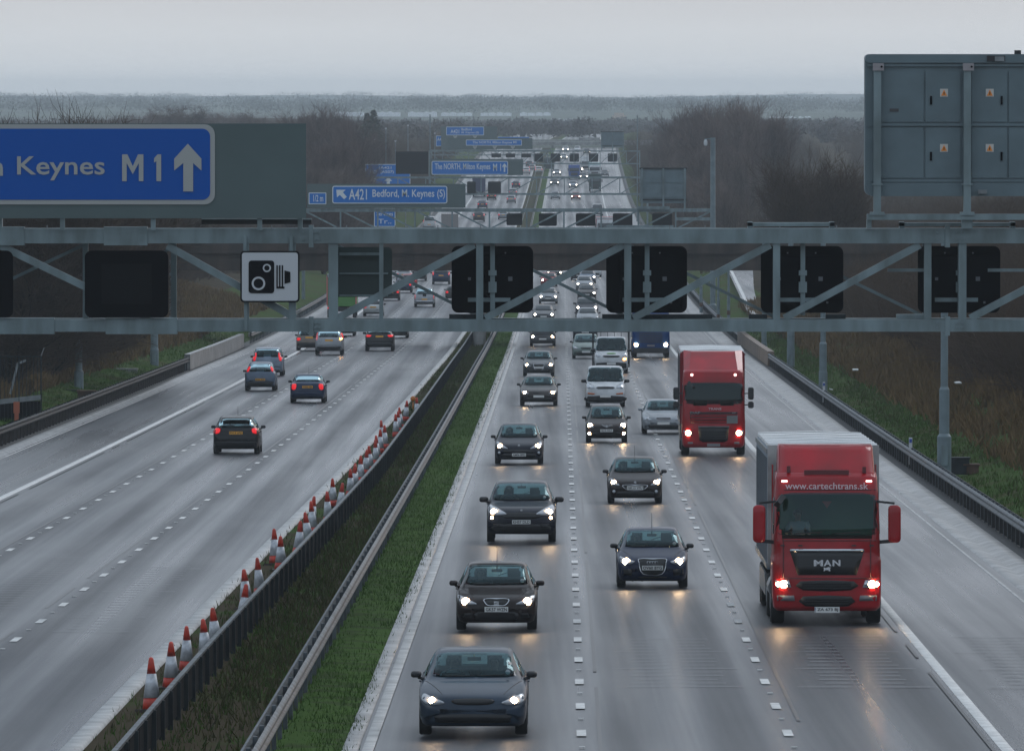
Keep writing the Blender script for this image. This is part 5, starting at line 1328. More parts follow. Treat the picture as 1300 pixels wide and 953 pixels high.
far = [
 ('s',690,410,'dark grey saloon hidden to its bonnet by the gantry beam',p_grey,0),('h',696,386,'silver hatchback between two gantry braces in the outer lane',p_silver,0),('h',697,364,'red hatchback in the outer lane just beyond the bridge',p_red,0),('s',704,354,'dark car whose lamp shows beside the red hatchback',p_black,0),
 ('s',746,414,'silver saloon whose roof shows above the gantry beam',p_silver,1),('u',745,403.5,'dark crossover behind the silver roof in the middle lane',p_navy,0),('s',745,381,'brown saloon with lit lamps in the middle lane queue',p_brown,0),('h',742,369,'silver hatchback tight ahead of a brown saloon',p_silver,0),('s',746,360,'pale blue saloon emerging from under the bridge',p_bgrey,0),('s',735,356,'dark car overtaken by the pale blue saloon',p_black,0),
 ('S',503,430,'small dark saloon just under the gantry beam left of the bare lane',p_black,0),('S',436,427,'small dark car ahead of the silver off-roader',p_black,0),
 ('U',560,361.5,'dark blue car braking beneath the bridge in the left carriageway',p_octb,0),('H',474,402,'white hatchback half hidden by the green sign back',p_white,0),('H',496,382,'black hatchback merging beside the green sign back',p_black,0),('S',512,372,'dark blue saloon with a pale wet roof under the bridge',p_octb,0),('H',519,366,'red hatchback beyond the dark blue saloon',p_red,0),('S',513,358,'silver estate at the mouth of the bridge',p_silver,0),('S',531,357,'black saloon just beyond the bridge deck',p_black,0),('H',577,382,'dark hatchback mostly hidden by a black signal',p_gbrown,0),
 ('s',743,431,'dark saloon tucked behind the pale green estate car',p_navy,1),
]
for k, px, py, lab, pn, un in far: far_car(k, px, py, lab, pn, unlit=bool(un))
# beyond the bridge: placed by lane and distance
def bypx(k, px, py, lab, pn=None, un=0, **kw): far_car(k, px, py, lab, pn, unlit=bool(un), **kw)
for a in (('s',704,236,'distant dark saloon with lit lamps in the outer lane',p_black,0),('h',705,253,'distant silver hatchback, unlit, in the outer lane',p_silver,1),('h',707,223,'distant pale car at the head of the outer lane',p_silver,0),('h',727.5,239,'distant silver blue car with bright lamps behind the blue lorry',p_bsilver,0),('s',731,254,'distant red saloon with lit lamps in the middle lane',p_red,0),
  ('s',697,207,'faint dark car at the end of the outer lane queue',p_black,0),('h',716,203,'faint pale car near the fourth gantry',p_silver,0),('s',741,228,'faint car with one lamp showing beside the white lorry',p_grey,0),('h',768,224,'faint grey car on the inside lane beyond the white lorry',p_grey,1),('s',745,196,'faint car with dazzling lamps above the white lorry',p_grey,0),('h',718,193,'faint white car under the far overbridge',p_white,0),('h',733,193,'second faint white car under the far overbridge',p_white,1),
  ('S',624,254,'distant dark car with red lamps in the left carriageway',p_gbrown,0),('H',649,258,'distant grey car with a red lamp strip near the median',p_silver,0),('H',655,239,'distant dark car in the left outer lane',p_octb,0),('S',612.5,265,'distant dark blue roof just above the second gantry',p_octb,0),('U',608,282,'distant dark car seen through the second gantry',p_gbrown,0),('S',639,279,'distant pale saloon seen through the second gantry braces',p_silver,0),('H',651,249,'distant pale car following in the left outer lane',p_silver,0)):
    bypx(*a)
for i,(px,py,pn,l) in enumerate(((668,221,p_white,'first faint white car of a row beyond the third gantry'),(676,217,p_silver,'faint silver car beyond the third gantry'),(684,220,p_white,'faint white car closest to the median beyond the third gantry'),(672,212,p_grey,'faint grey car above the row of white ones'))): far_car('H',px,py,l,pn)
far_car('v',758.5,274,'white van in the inside lane just above the second gantry',p_white,'van','van','distant vans',unlit=False)
far_car('v',753,352,'white van half hidden behind the black signals beyond the bridge',p_white,'van','van','distant vans')
M_['v']['_used'] = 1
far_car('V',545,291,'white van roof showing above the big gantry beam on the left',p_white,'van','van','distant vans')
far_car('V',494,352,'white van on the left slip lane beyond the green sign back',p_white,'van','van','distant vans')
for r_ in M_.values():
    for k2 in ('_L','_used','k'):
        if k2 in r_: del r_[k2]

# ---------------------------------------------------------------- lorries
def cab_loft(levels, hw_r=.10, n=4):
    """levels: (z, y_front, half_width, corner_radius, y_back)"""
    rows = []
    for z, yf, w, r, yb in levels:
        pts = []
        for cx, cy, a0 in ((w-r,yf+r,-90),(w-.05,yb-.05,0),(-(w-.05),yb-.05,90),(-(w-r),yf+r,180)):
            rr = r if cy < (yf+yb)/2 else .05
            for i in range(n+1):
                a = R(a0+90*i/n); pts.append((cx+rr*math.cos(a), cy+rr*math.sin(a), z))
        # bow the front face and add points along it
        xs = pts[-1][0]; xe = pts[0][0]
        for k in range(1,8):
            x = lerp(xs,xe,k/8); pts.append((x, yf-.05*(1-(x/xe)**2), z))
        rows.append(pts)
    return rows
class Shell:
    """minimal object with the drape functions of Car"""
    def __init__(s, V, Fs, L): s.V, s.F, s.L = V, Fs, L; s.bvh = BVHTree.FromPolygons([Vector(v) for v in V], Fs)
    hit = Car.hit; patch = Car.patch; ring = Car.ring
def refine(levels, k=4):
    out = []
    for a, b in zip(levels, levels[1:]):
        for i in range(k): out.append(tuple(lerp(a[j],b[j],i/k) for j in range(5)))
    return out+[levels[-1]]
def wheels(root, ys, hw, r=.5, wd=.3, double=False):
    for y in ys:
        for sx in (-1,1):
            w = wd*(1.9 if double and y != ys[0] else 1); xx = sx*(hw-w/2)
            m = MB(); m.smooth = True; m.lathe([(r*.55,-w/2),(r*.94,-w/2),(r,-w/2+.04),(r,w/2-.04),(r*.94,w/2),(r*.55,w/2)],24,(xx,y,r),'x'); o = m.build('wheel', rubber, root)
            m = MB(); m.lathe([(r*.56,-.03),(r*.56,.02),(r*.3,-.04),(r*.2,.05)],18,(xx+sx*w/2-sx*.03,y,r),'x'); m.build('rim', rimm, o)
def lorry_common(root, sh, W, ws, lights, lampr=.085, lit=True):
    o = sh.patch('front', ws, .012, .2).build('windscreen', glass, root); return o
def trailer(root, y0, L, W, z0, z1, side, roof, nm='trailer_body'):
    m = MB(); r = .05; hw = W/2
    pts = [(-hw,z0),(hw,z0),(hw,z1-.10),(hw-.08,z1),(-hw+.08,z1),(-hw,z1-.10)]
    m.prism(pts, y0, y0+L); b = m.build(nm, side, root)
    m = MB(); n = 24
    for i in range(n):
        ya = y0+L*i/n; sag = .02*math.sin(i*1.7); m.prism([(-hw+.02,z1-.03),(hw-.02,z1-.03),(hw-.03,z1+.02+sag),(0,z1+.055+sag),(-hw+.03,z1+.02+sag)], ya+.006, ya+L/n-.006)
    m.build('roof_sheet', roof, root)
    m = MB()
    for i in range(14):
        for sx in (-1,1): m.box((sx*(hw+.008),y0+.5+(L-1)*i/13,(z0+z1)/2-.1),(.012,.05,z1-z0-.35))
    m.build('curtain_straps', mat('strap_grey',(.12,.13,.14),.6), root)['kind'] = 'stuff'
    m = MB()
    for sx in (-1,1): m.box((sx*(hw-.03),y0+L/2,z0-.45),(.04,L*.5,.5)); m.box((sx*(hw+.01),y0+L/2,z1-.12),(.03,L,.1)); m.box((sx*(hw+.01),y0+L/2,z0+.08),(.03,L,.12))
    m.build('side_guard', galv, root)
    m = MB(); m.box((0,y0+L/2,z0-.15),(1.0,L*.96,.3)); m.build('chassis', blackplastic, root)
    return b
def man_lorry():
    dk_ = mat('dark_red_trim',(.10,.01,.012),.5)
    root = empty('curtainside_lorry'); tag(root, 'red curtainside lorry with www.cartechtrans.sk above its windscreen', 'lorry', 'lorries in the inside lane')
    W = 2.44; hw = W/2
    lv = [(.33,.10,hw-.10,.20,2.2),(.40,.03,hw-.03,.22,2.2),(.62,.0,hw,.22,2.2),(1.0,.0,hw,.22,2.2),(1.45,.02,hw,.20,2.2),(1.55,.05,hw-.02,.18,2.2),(1.95,.06,hw-.03,.18,2.2),(2.75,.20,hw-.05,.18,2.2),(3.0,.24,hw-.06,.18,2.2),(3.32,.34,hw-.08,.2,2.2),(3.42,.50,hw-.10,.25,2.2)]
    rows = cab_loft(refine(lv)); rows = [[(x,y,z) for x,y,z in r] for r in rows]; V_, F_ = grid_mesh_from_rows(rows); sh = Shell(V_,F_,0)
    wsP = catmull([(-1.08,2.05),(0,2.0),(1.08,2.05),(1.10,2.4),(1.08,2.92),(0,2.97),(-1.08,2.92),(-1.10,2.4)],3)
    cut = shrink(wsP,.05)
    fs = [f for f in F_ if not (sum(V_[i][1] for i in f)/len(f) < .5 and inpoly(sum(V_[i][0] for i in f)/len(f),sum(V_[i][2] for i in f)/len(f),cut))]
    m = MB(); m.smooth = True; m.add(V_,fs); m.build('cab', p_truckred, root)
    sh.patch('front',wsP,.014,.2).build('windscreen', glass, root)
    # roof fairing
    fl = [(3.30,.40,hw-.12,.2,2.25),(3.45,.55,hw-.13,.25,2.25),(3.80,.95,hw-.14,.3,2.25),(3.98,1.15,hw-.15,.3,2.25),(4.03,1.4,hw-.17,.2,2.25)]
    V2,F2 = grid_mesh_from_rows(cab_loft(refine(fl,2))); m = MB(); m.smooth = True; m.add(V2,F2); m.build('roof_fairing', p_truckred, root)
    m = MB(); m.box((0,.44,3.42),(1.0,.12,.12)); m.box((-.85,.5,3.5),(.08,.1,.14)); m.box((.85,.5,3.48),(.08,.1,.14)); m.build('roof_hatch', mat('dark_red_trim',(.10,.01,.012),.5), root)
    def dec(nm, P, mt, off=.012, par=root, st=.2): return sh.patch('front',P,off,st).build(nm, mt, par)
    g = dec('grille', [(-.80,1.68),(-.82,1.64),(-.66,1.14),(.66,1.14),(.82,1.64),(.80,1.68)], dgrille)
    dec('chrome_strip', [(-.84,1.66),(.84,1.66),(.82,1.72),(-.82,1.72)][::-1], chrome, .02, g)
    for z0, z1, w in ((.80,1.00,.60),(.44,.66,.54)):
        gg = dec('lower_grille', catmull([(-w,z1),(w,z1),(w-.06,z0),(-w+.06,z0)][::-1],2), dgrille)
        m = MB()
        for k in range(3): z = lerp(z0,z1,(k+1)/4); m.box((0,-.085,z),(w*1.8,.02,.02))
        m.build('slats', blackplastic, gg)
    for x in (-.98,.98):
        sh.patch('front',[(x-.012,1.08),(x+.012,1.08),(x+.012,1.95),(x-.012,1.95)],.010,.2).build('seam', dk_, root)
    for z in (1.055,1.90,3.03): sh.patch('front',[(-1.12,z),(1.12,z),(1.12,z+.022),(-1.12,z+.022)],.010,.2).build('seam', dk_, root)
    m = MB()
    for x in (-1.0,-.6,.6,1.0): m.box((x,-.03,1.80),(.10,.03,.03))
    m.build('grab_handles', blackplastic, root)
    for x0, x1, s in ((-.30,-.09,'M'),(-.08,.10,'A'),(.12,.30,'N')):
        text_mb(s,x0,1.34,x1,1.48,-.085,bold=.04).build('lettering', chrome, g)
    m = MB()   # small lion emblem under the letters
    pts = [(-.085,1.23),(-.05,1.225),(-.055,1.25),(.03,1.25),(.035,1.225),(.08,1.23),(.06,1.27),(.085,1.31),(.03,1.32),(-.03,1.30),(-.08,1.315),(-.07,1.27)]
    m.prism(pts[::-1],-.09,-.075); m.build('emblem', chrome, g)
    for z, s in ((3.085,'www.cartechtrans.sk'),):
        t = text_mb(s,-.93,z-.03,.93,z+.12,0,bold=.006,depth=.006); yv = sh.hit('front',0,z+.04)[0].y
        t.v = [(x,(sh.hit('front',x,zz)[0] or Vector((0,.25,0))).y-.016+y,zz) for x,y,zz in t.v]; t.build('lettering', mat('lettering_pink_white',(.55,.40,.42),.5), root)
    for sx in (-1,1):
        P = [(sx*.80,.86),(sx*1.14,.84),(sx*1.16,1.02),(sx*.86,1.02)][::sx]
        h = dec('headlight', P, lensm, .014)
        for lx, lr, mt in ((1.01 if sx > 0 else .97,.085,lamp_on),(1.10 if sx < 0 else 1.12,.05,lamp_on),(.88,.04,chrome)):
            hp = sh.hit('front',sx*lx,.93)[0]; m = MB(); m.lathe([(.01,-.05),(lr,-.035),(lr,.03)],14,(sx*lx,hp.y,.93),'y'); m.build('lamp', mt, h)
        P = [(sx*.72,.56),(sx*1.12,.56),(sx*1.12,.68),(sx*.74,.68)][::sx]
        dec('fog_lamp_housing', P, lensm if False else mat('fog_glass',(.16,.16,.17),.3), .012)
        hp = sh.hit('front',sx*.95,3.2)[0]; m = MB(); m.box((sx*.95,hp.y-.01,3.235),(.13,.03,.035)); m.build('marker_light', marker_on, root)
        # mirrors
        m = MB(); cx = sx*(hw+.30)
        rows = []
        for t, s_ in ((.0,.85),(.04,1),(.20,1),(.26,.8)): rows.append([(cx+s_*a,.05+t,2.28+s_*b) for a,b in rrect(-.14,-.42,.14,.42,.09,3)])
        Vm,Fm = grid_mesh_from_rows(rows); m.smooth = True; m.add(Vm,Fm); o = m.build('mirror_housing', p_truckred, root)
        m = MB(); m.bar((sx*(hw-.1),.3,2.78),(cx,.2,2.74),.05,.06,(0,1,0)); m.bar((sx*(hw-.1),.3,1.86),(cx,.2,1.90),.08,.06,(0,1,0)); m.build('mirror_arm', blackplastic, o)
        # door window & steps
        sh.patch('right' if sx > 0 else 'left', [(.45,2.05),(1.25,2.05),(1.25,2.85),(.62,2.85)][::sx],.01,.3).build('side_window', darkglass, root)
        m = MB(); m.box((sx*(hw-.02),.75,.55),(.05,.5,.1)); m.box((sx*(hw-.02),.75,.9),(.05,.45,.1)); m.build('step', blackplastic, root)
    m = MB(); m.bar((-1.0,.08,2.88),(-1.12,-.12,2.72),.12,.16,(0,1,0)); m.build('front_mirror', blackplastic, root)
    m = MB(); hp = sh.hit('front',0,2.05)[0]
    for x0, x1 in ((-.75,-.1),(.1,.75)): m.bar((x0,hp.y-.0,2.06),(x1,hp.y-.03,2.10),.025,.02,(0,1,0))
    m.build('wipers', blackplastic, root)
    m = MB(); m.box((0,.55,1.96),(2.1,.5,.10)); m.build('dashboard', interior, root)
    m = MB(); m.box((0,1.9,2.5),(2.2,.1,1.3)); m.build('cab_curtain', mat('cab_curtain_teal',(.02,.10,.10),.8), root)
    m = MB(); m.prism([(-.10,2.78),(.12,2.78),(.01,2.62)][::-1],.42,.425); m.build('pennant', mat('pennant_red',(.35,.08,.07),.7), root)
    m = MB(); m.box((0,-.07,.36),(.56,.02,.13)); p_ = m.build('number_plate', plate_w, root); text_mb('ZA 673 BJ',-.22,.32,.25,.40,-.085,bold=.02,depth=.004).build('lettering', plate_txt, p_)
    m = MB(); m.box((0,-.078,.36),(.02,.004,.11)); m.v=[(x-.265,y,z) for x,y,z in m.v]; m.build('plate_band', mat('plate_blue',(.02,.05,.3),.5), p_)
    for sx in (-1,1):
        m = MB(); m.box((sx*.55,2.0,2.85),(.5,.1,.02))
    trailer(root, 3.0, 11.6, 2.54, 1.15, 3.96, mat('curtain_blue_grey',(.20,.26,.32),.55,noise=.25,nscale=1.5), mat('dirty_white_roof',(.80,.81,.81),.3,noise=.25,nscale=.8))
    m = MB(); m.prism([(-1.27,1.2),(1.27,1.2),(1.27,3.98),(-1.27,3.98)],2.93,3.0); m.build('headboard', mat('headboard_grey',(.40,.41,.40),.6,noise=.4,nscale=2), root)
    m = MB(); m.box((0,3.6,.75),(1.1,5.4,.35)); m.build('tractor_chassis', blackplastic, root)
    for sx in (-1,1):
        m = MB(); m.tube((sx*.95,2.4,.75),(sx*.95,4.0,.75),.32,n=14); m.build('fuel_tank', galv, root)
        m = MB(); m.bar((sx*(hw-.04),2.2,1.6),(sx*(hw-.04),3.0,1.6),2.4,.03,(1,0,0)) if False else m.box((sx*(hw-.05),2.5,2.3),(.03,.55,2.5)); m.build('side_fairing', p_truckred, root)
    wheels(root,[1.4,5.0,10.8,12.1],1.24,.5,.31)
    return root
r_ = man_lorry(); place(r_,1049,795,L=0,front_axle=0)
y_ = depth_at(793,0); r_.location.y = y_-1.2; p_ = PT(1047.5,795,y_); r_.location.x = p_.x; r_.location.z = zr(y_)+.055
def daf_lorry():
    root = empty('box_lorry'); tag(root, 'red box lorry with a sloping roof deflector and slatted red grille', 'lorry', 'lorries in the inside lane')
    W = 2.46; hw = W/2
    lv = [(.33,.10,hw-.12,.2,2.2),(.42,.03,hw-.04,.22,2.2),(.9,.0,hw,.22,2.2),(1.4,.02,hw-.01,.18,2.2),(1.95,.05,hw-.03,.16,2.2),(2.75,.16,hw-.05,.16,2.2),(3.05,.2,hw-.06,.16,2.2),(3.25,.27,hw-.07,.2,2.2),(3.32,.40,hw-.10,.22,2.2)]
    V_,F_ = grid_mesh_from_rows(cab_loft(refine(lv))); sh = Shell(V_,F_,0)
    wsP = catmull([(-1.08,2.05),(0,2.02),(1.08,2.05),(1.10,2.4),(1.08,2.80),(0,2.84),(-1.08,2.80),(-1.10,2.4)],3); cut = shrink(wsP,.05)
    fs = [f for f in F_ if not (sum(V_[i][1] for i in f)/len(f) < .5 and inpoly(sum(V_[i][0] for i in f)/len(f),sum(V_[i][2] for i in f)/len(f),cut))]
    m = MB(); m.smooth = True; m.add(V_,fs); m.build('cab', p_truckred, root)
    sh.patch('front',wsP,.014,.2).build('windscreen', glass, root)
    m = MB(); m.smooth = False
    # wedge deflector with side cheeks
    m.add([(-.95,.45,3.28),(.95,.45,3.28),(.85,1.75,4.0),(-.85,1.75,4.0),(-.95,2.2,3.28),(.95,2.2,3.28),(.85,2.2,4.02),(-.85,2.2,4.02)],[(0,1,2,3),(3,2,6,7),(0,3,7,4),(1,5,6,2)]); m.build('roof_deflector', p_truckred, root)
    for sx in (-1,1):
        m = MB(); m.add([(sx*.95,.45,3.28),(sx*1.14,.7,3.28),(sx*1.16,2.2,3.28),(sx*.85,1.75,4.02),(sx*1.14,2.2,4.04),(sx*.86,2.2,4.02)],[(0,1,3),(1,2,4),(1,4,3),(3,4,5)]); m.build('deflector_cheek', p_truckred, root)
        hp = sh.hit('front',sx*.84,3.12)[0]; m = MB(); m.lathe([(.01,-.03),(.05,-.02),(.05,.02)],10,(sx*.84,hp.y,3.14),'y'); m.build('marker_light', marker_on, root)
        P = [(sx*.82,.82),(sx*1.14,.80),(sx*1.16,1.0),(sx*.86,.98)][::sx]; h = sh.patch('front',P,.014,.2).build('headlight', lensm, root)
        m = MB(); hp = sh.hit('front',sx*.98,.9)[0]; m.lathe([(.01,-.05),(.10,-.035),(.10,.03)],14,(sx*.98,hp.y,.9),'y'); m.build('lamp', lamp_on, h)
        for z0, hh in ((2.42,.24),(1.98,.13)):
            m = MB(); m.smooth = True; rows = [[(sx*(hw+.22)+s_*a,.15+t,z0+s_*b) for a,b in rrect(-.11,-hh,.11,hh,.07,3)] for t,s_ in ((0,.8),(.04,1),(.16,1),(.2,.8))]
            Vm,Fm = grid_mesh_from_rows(rows); m.add(Vm,Fm); m.bar((sx*(hw-.1),.3,z0),(sx*(hw+.2),.25,z0),.04,.04,(0,1,0)); m.build('mirror_housing', blackplastic, root)
        sh.patch('right' if sx > 0 else 'left', [(.45,2.05),(1.25,2.05),(1.25,2.75),(.6,2.75)][::sx],.01,.3).build('side_window', darkglass, root)
        m = MB(); hp = sh.hit('front',sx*.9,.52)[0]; m.box((sx*.9,hp.y-.01,.52),(.2,.02,.07)); m.build('fog_lamp', mat('fog_glass',(.16,.16,.17),.3), root)
    dk = mat('dark_red_trim',(.10,.01,.012),.5)
    g = sh.patch('front',[(-.92,1.62),(-.90,1.28),(.90,1.28),(.92,1.62)],.006,.2).build('grille', dk, root)
    for k in range(3): m = MB(); z = 1.34+.11*k; m.box((0,-.05,z),(1.74-.0*k,.03,.05)); m.build('grille_bar', p_truckred, g)
    m = MB(); m.box((0,-.045,1.68),(1.86,.03,.06)); m.build('name_strip', dgrille, root)
    text_mb('DAF',-.90,1.645,-.52,1.735,-.10,bold=.03).build('lettering', galv, root)
    text_mb('XF',.70,1.65,.86,1.71,-.10,bold=.02).build('lettering', galv, root)
    t = text_mb('TRANS',-.20,1.79,.30,1.88,-.07,bold=.02); t.build('lettering', mat('lettering_pink_white',(.55,.40,.42),.5), root)
    m = MB(); m.box((.72,-.07,1.42),(.42,.02,.3)); m.build('grey_panel', mat('grille_grey_panel',(.16,.17,.17),.6), root)
    lgp = sh.patch('front',[(-.60,1.16),(-.55,.62),(-.42,.55),(.42,.55),(.55,.62),(.60,1.16)],.012,.2).build('lower_grille', dgrille, root)
    m = MB()
    for k in range(4): m.box((0,-.08,.68+.1*k),(1.04,.03,.03))
    m.build('slats', blackplastic, lgp); m = MB(); m.box((0,-.085,1.15),(1.2,.03,.03)); m.build('chrome_strip', galv, lgp)
    m = MB(); m.box((0,-.07,.44),(.5,.02,.12)); m.build('number_plate', mat('dull_plate',(.2,.18,.19),.5), root)
    m = MB(); m.bar((-.95,.08,2.86),(-.78,-.1,2.66),.10,.14,(0,1,0)); m.build('front_mirror', blackplastic, root)
    m = MB(); m.box((0,.5,1.96),(2.1,.5,.1)); m.build('dashboard', interior, root); m = MB(); m.box((0,1.9,2.45),(2.2,.1,1.2)); m.build('cab_curtain', interior, root)
    tr = paint('paint_trailer_red',(.22,.008,.014),.4)
    trailer(root, 2.9, 6.8, 2.52, 1.15, 3.98, tr, mat('dirty_white_roof',(.42,.43,.43)))
    m = MB(); m.box((0,3.6,.75),(1.1,5.4,.35)); m.build('tractor_chassis', blackplastic, root)
    wheels(root,[1.4,6.2,7.6],1.23,.5,.31)
    return root
r_ = daf_lorry(); y_ = depth_at(579,0); p_ = PT(905,579,y_); r_.location = (p_.x,y_-1.2,zr(y_)+.05); r_.rotation_euler = (0,0,-.006)
def blue_lorry():
    root = empty('blue_lorry'); tag(root, 'blue lorry cab with two warm headlamps half hidden by the gantry beam', 'lorry', 'lorries in the inside lane')
    hw = 1.23
    lv = [(.33,.10,hw-.12,.2,2.2),(.42,.03,hw-.04,.22,2.2),(.9,.0,hw,.22,2.2),(1.4,.02,hw-.01,.18,2.2),(1.95,.05,hw-.03,.16,2.2),(2.8,.16,hw-.05,.16,2.2),(3.1,.3,hw-.07,.2,2.2),(3.5,.9,hw-.12,.2,2.2)]
    V_,F_ = grid_mesh_from_rows(cab_loft(refine(lv))); sh = Shell(V_,F_,0); m = MB(); m.smooth = True; m.add(V_,F_); m.build('cab', p_blue, root)
    sh.patch('front',[(-1.08,2.0),(1.08,2.0),(1.06,2.75),(-1.06,2.75)][::-1],.014,.2).build('windscreen', darkglass, root)
    m = MB()
    for k in range(5): m.box((0,-.06,1.05+.14*k),(1.5,.03,.05))
    m.build('grille', blackplastic, root); text_mb('IVECO',-.32,1.74,.32,1.85,-.09,bold=.04).build('lettering', chrome, root)
    for sx in (-1,1):
        h = sh.patch('front',[(sx*.74,.78),(sx*1.12,.78),(sx*1.14,1.0),(sx*.8,.98)][::sx],.014,.2).build('headlight', lensm, root)
        m = MB(); m.lathe([(.01,-.05),(.12,-.035),(.12,.04)],14,(sx*.96,-.03,.88),'y'); m.build('lamp', lamp_on, h)
        m = MB(); m.box((sx*(hw+.2),.2,2.2),(.22,.15,.7)); m.build('mirror_housing', blackplastic, root)
    m = MB(); m.box((0,-.07,.82),(.5,.02,.11)); m.build('number_plate', mat('dull_plate',(.2,.18,.19)), root)
    m = MB(); m.box((0,.2,.5),(2.3,.5,.34)); m.build('bumper', blackplastic, root)
    m = MB(); m.prism(rrect(-1.22,1.1,1.22,3.6,.06),2.6,9.0); m.build('load_box', mat('load_box_grey',(.25,.27,.29),.5), root)
    m = MB(); m.box((0,4.6,.75),(1.0,8,.35)); m.build('chassis', blackplastic, root)
    wheels(root,[1.4,5.6,7.0],1.2,.5,.3); return root
r_ = blue_lorry(); y_ = depth_at(455,0); p_ = PT(826,455,y_); r_.location = (p_.x,y_-1.2,zr(y_)+.05)
def tipper():
    root = empty('tipper_van'); tag(root, 'white tipper van with dark cage frame behind its cab', 'van')
    c = car_parts('van', p_white, root, over=dict(L=3.2,W=1.96,H=2.12,top=[(0,.7),(.03,.9),(.10,1.0),(.3,1.12),(.6,1.22),(.75,1.28),(1.3,1.85),(1.55,2.04),(1.9,2.12),(2.9,2.12),(3.1,2.0),(3.17,1.3),(3.2,.7)],belt=[(0,.7),(.3,1.05),(.75,1.2),(2,1.26),(3.2,1.2)],wax=(.85,2.9)),
        lit=False, fr=dict(plate='',plate_z=.56,grille=[(-.40,.72),(.40,.72),(.34,.64),(-.34,.64)],headlight=[(.56,.70),(.68,.66),(.86,.70),(.86,.86),(.78,.86),(.66,.78)],lamp=(.74,.74,.05),lower=[(-.76,.60),(.76,.60),(.76,.30),(-.76,.30)],
        extra=lambda c,rt: (c.patch('front',catmull([(-.26,1.125),(0,1.105),(.26,1.125),(.24,1.165),(0,1.175),(-.24,1.165)],2),.012,.1).build('green_logo', mat('logo_green',(.15,.35,.06),.5), rt), c.patch('front',[(.70,.88),(.86,.88),(.86,.78),(.72,.78)][::-1],.02,.1).build('indicator', lamp_ind, rt))))
    m = MB()
    for sx in (-1,1): m.box((sx*1.06,1.75,1.35),(.09,.09,2.1)); m.box((sx*1.06,3.2,1.2),(.05,3.0,.5)); m.box((sx*1.06,4.7,1.35),(.09,.09,2.1))
    m.box((0,1.75,2.40),(2.2,.09,.09)); m.box((0,4.7,2.40),(2.2,.09,.09))
    for k in range(6): m.box((-1.0+.4*k,1.75,2.2),(.03,.04,.4))
    m.build('cage_frame', blackplastic, root)
    m = MB(); m.box((0,3.2,.95),(2.15,3.0,.1)); m.build('load_bed', galv, root); m = MB(); m.box((0,3.0,.6),(.8,3.0,.2)); m.build('chassis', blackplastic, root)
    wheels(root,[3.6],1.0,.33,.22,); place(root,776,474.5,L=3.2); return root
tipper()
def far_lorry(nm, lab, px, py, W, H, cabcol, boxcol, facing=1, lit=False, extra=None):
    root = empty(nm); tag(root, lab, 'lorry', 'distant lorries'); hw = W/2
    if facing > 0:
        lv = [(.4,.05,hw-.05,.2,2.0),(1.2,0,hw,.2,2.0),(1.8,.04,hw-.02,.15,2.0),(2.6,.15,hw-.05,.15,2.0),(2.95,.3,hw-.07,.2,2.0)]
        V_,F_ = grid_mesh_from_rows(cab_loft(refine(lv,2))); sh = Shell(V_,F_,0); m = MB(); m.smooth = True; m.add(V_,F_); m.build('cab', cabcol, root)
        sh.patch('front',[(-hw+.16,1.7),(hw-.16,1.7),(hw-.18,2.45),(-hw+.18,2.45)][::-1],.02,.3).build('windscreen', darkglass, root)
        m = MB(); m.box((0,-.06,1.15),(W*.6,.04,.6)); m.build('grille', dgrille, root)
        for sx in (-1,1): m = MB(); m.lathe([(.01,-.08),(.11,-.06),(.11,.0)],10,(sx*(hw-.28),-.02,.72),'y'); m.build('headlight', lamp_far if lit else lensm, root)
        for sx in (-1,1): m = MB(); m.box((sx*(hw+.16),.2,2.1),(.18,.12,.6)); m.build('mirror_housing', blackplastic, root)
    else:
        m = MB(); m.box((0,8.2,1.7),(W-.1,1.8,2.6)); m.build('cab', cabcol, root)
        for sx in (-1,1): m = MB(); m.box((sx*(hw-.2),-.02,.85),(.3,.05,.14)); m.build('tail_light', tail_on, root)
        m = MB(); m.box((0,.0,.62),(W-.2,.1,.12)); m.build('bumper', blackplastic, root)
    y0 = 2.2 if facing > 0 else 0
    m = MB(); m.prism(rrect(-hw-.02,1.0,hw+.02,H,.05,2),y0,y0+7); m.build('load_box', boxcol, root)
    if extra: extra(root, hw, H, y0)
    m = MB(); m.box((0,4.2,.75),(1.0,8,.3)); m.build('chassis', blackplastic, root)
    wheels(root,[1.2,6.8],hw-.02,.48,.3)
    y_ = depth_at(py,0); p_ = PT(px,py,y_); root.location = (p_.x,y_-1.0,zr(y_)+.05); return root
teal = paint('paint_pale_teal',(.25,.50,.50)); lg = paint('paint_light_grey',(.40,.42,.43)); dgr = paint('paint_dark_green',(.02,.05,.04)); br = paint('paint_box_blue',(.015,.07,.30),.5)
far_lorry('lorry','distant blue box lorry in the middle lane with pale cab roof',729,228,2.4,3.1,br,br)
far_lorry('lorry','distant white lorry with a teal windscreen band in the inside lane',755,227,2.5,3.4,p_white,teal)
far_lorry('lorry','distant white high-roofed lorry left of the teal one',743.5,219,2.2,3.6,p_white,p_white,lit=True)
far_lorry('lorry','distant dark green lorry behind the white van',755.5,243,2.45,3.5,dgr,dgr)
far_lorry('lorry','lorry with a red and white front board seen through the second gantry',768,305,2.5,3.3,p_white,paint('paint_board_red',(.40,.03,.04)),extra=lambda r,hw,H,y0: (lambda m: (m.box((0,y0-.04,H-.15),(2*hw,.06,.25)), m.box((0,y0-.04,1.9),(2*hw,.06,.2)), m.build('white_board_edge', p_white, r)))(MB()))
far_lorry('lorry','distant grey box lorry driving away, seen through the second gantry',571,300,2.5,3.3,lg,mat('box_beige',(.22,.20,.19),.6),-1)
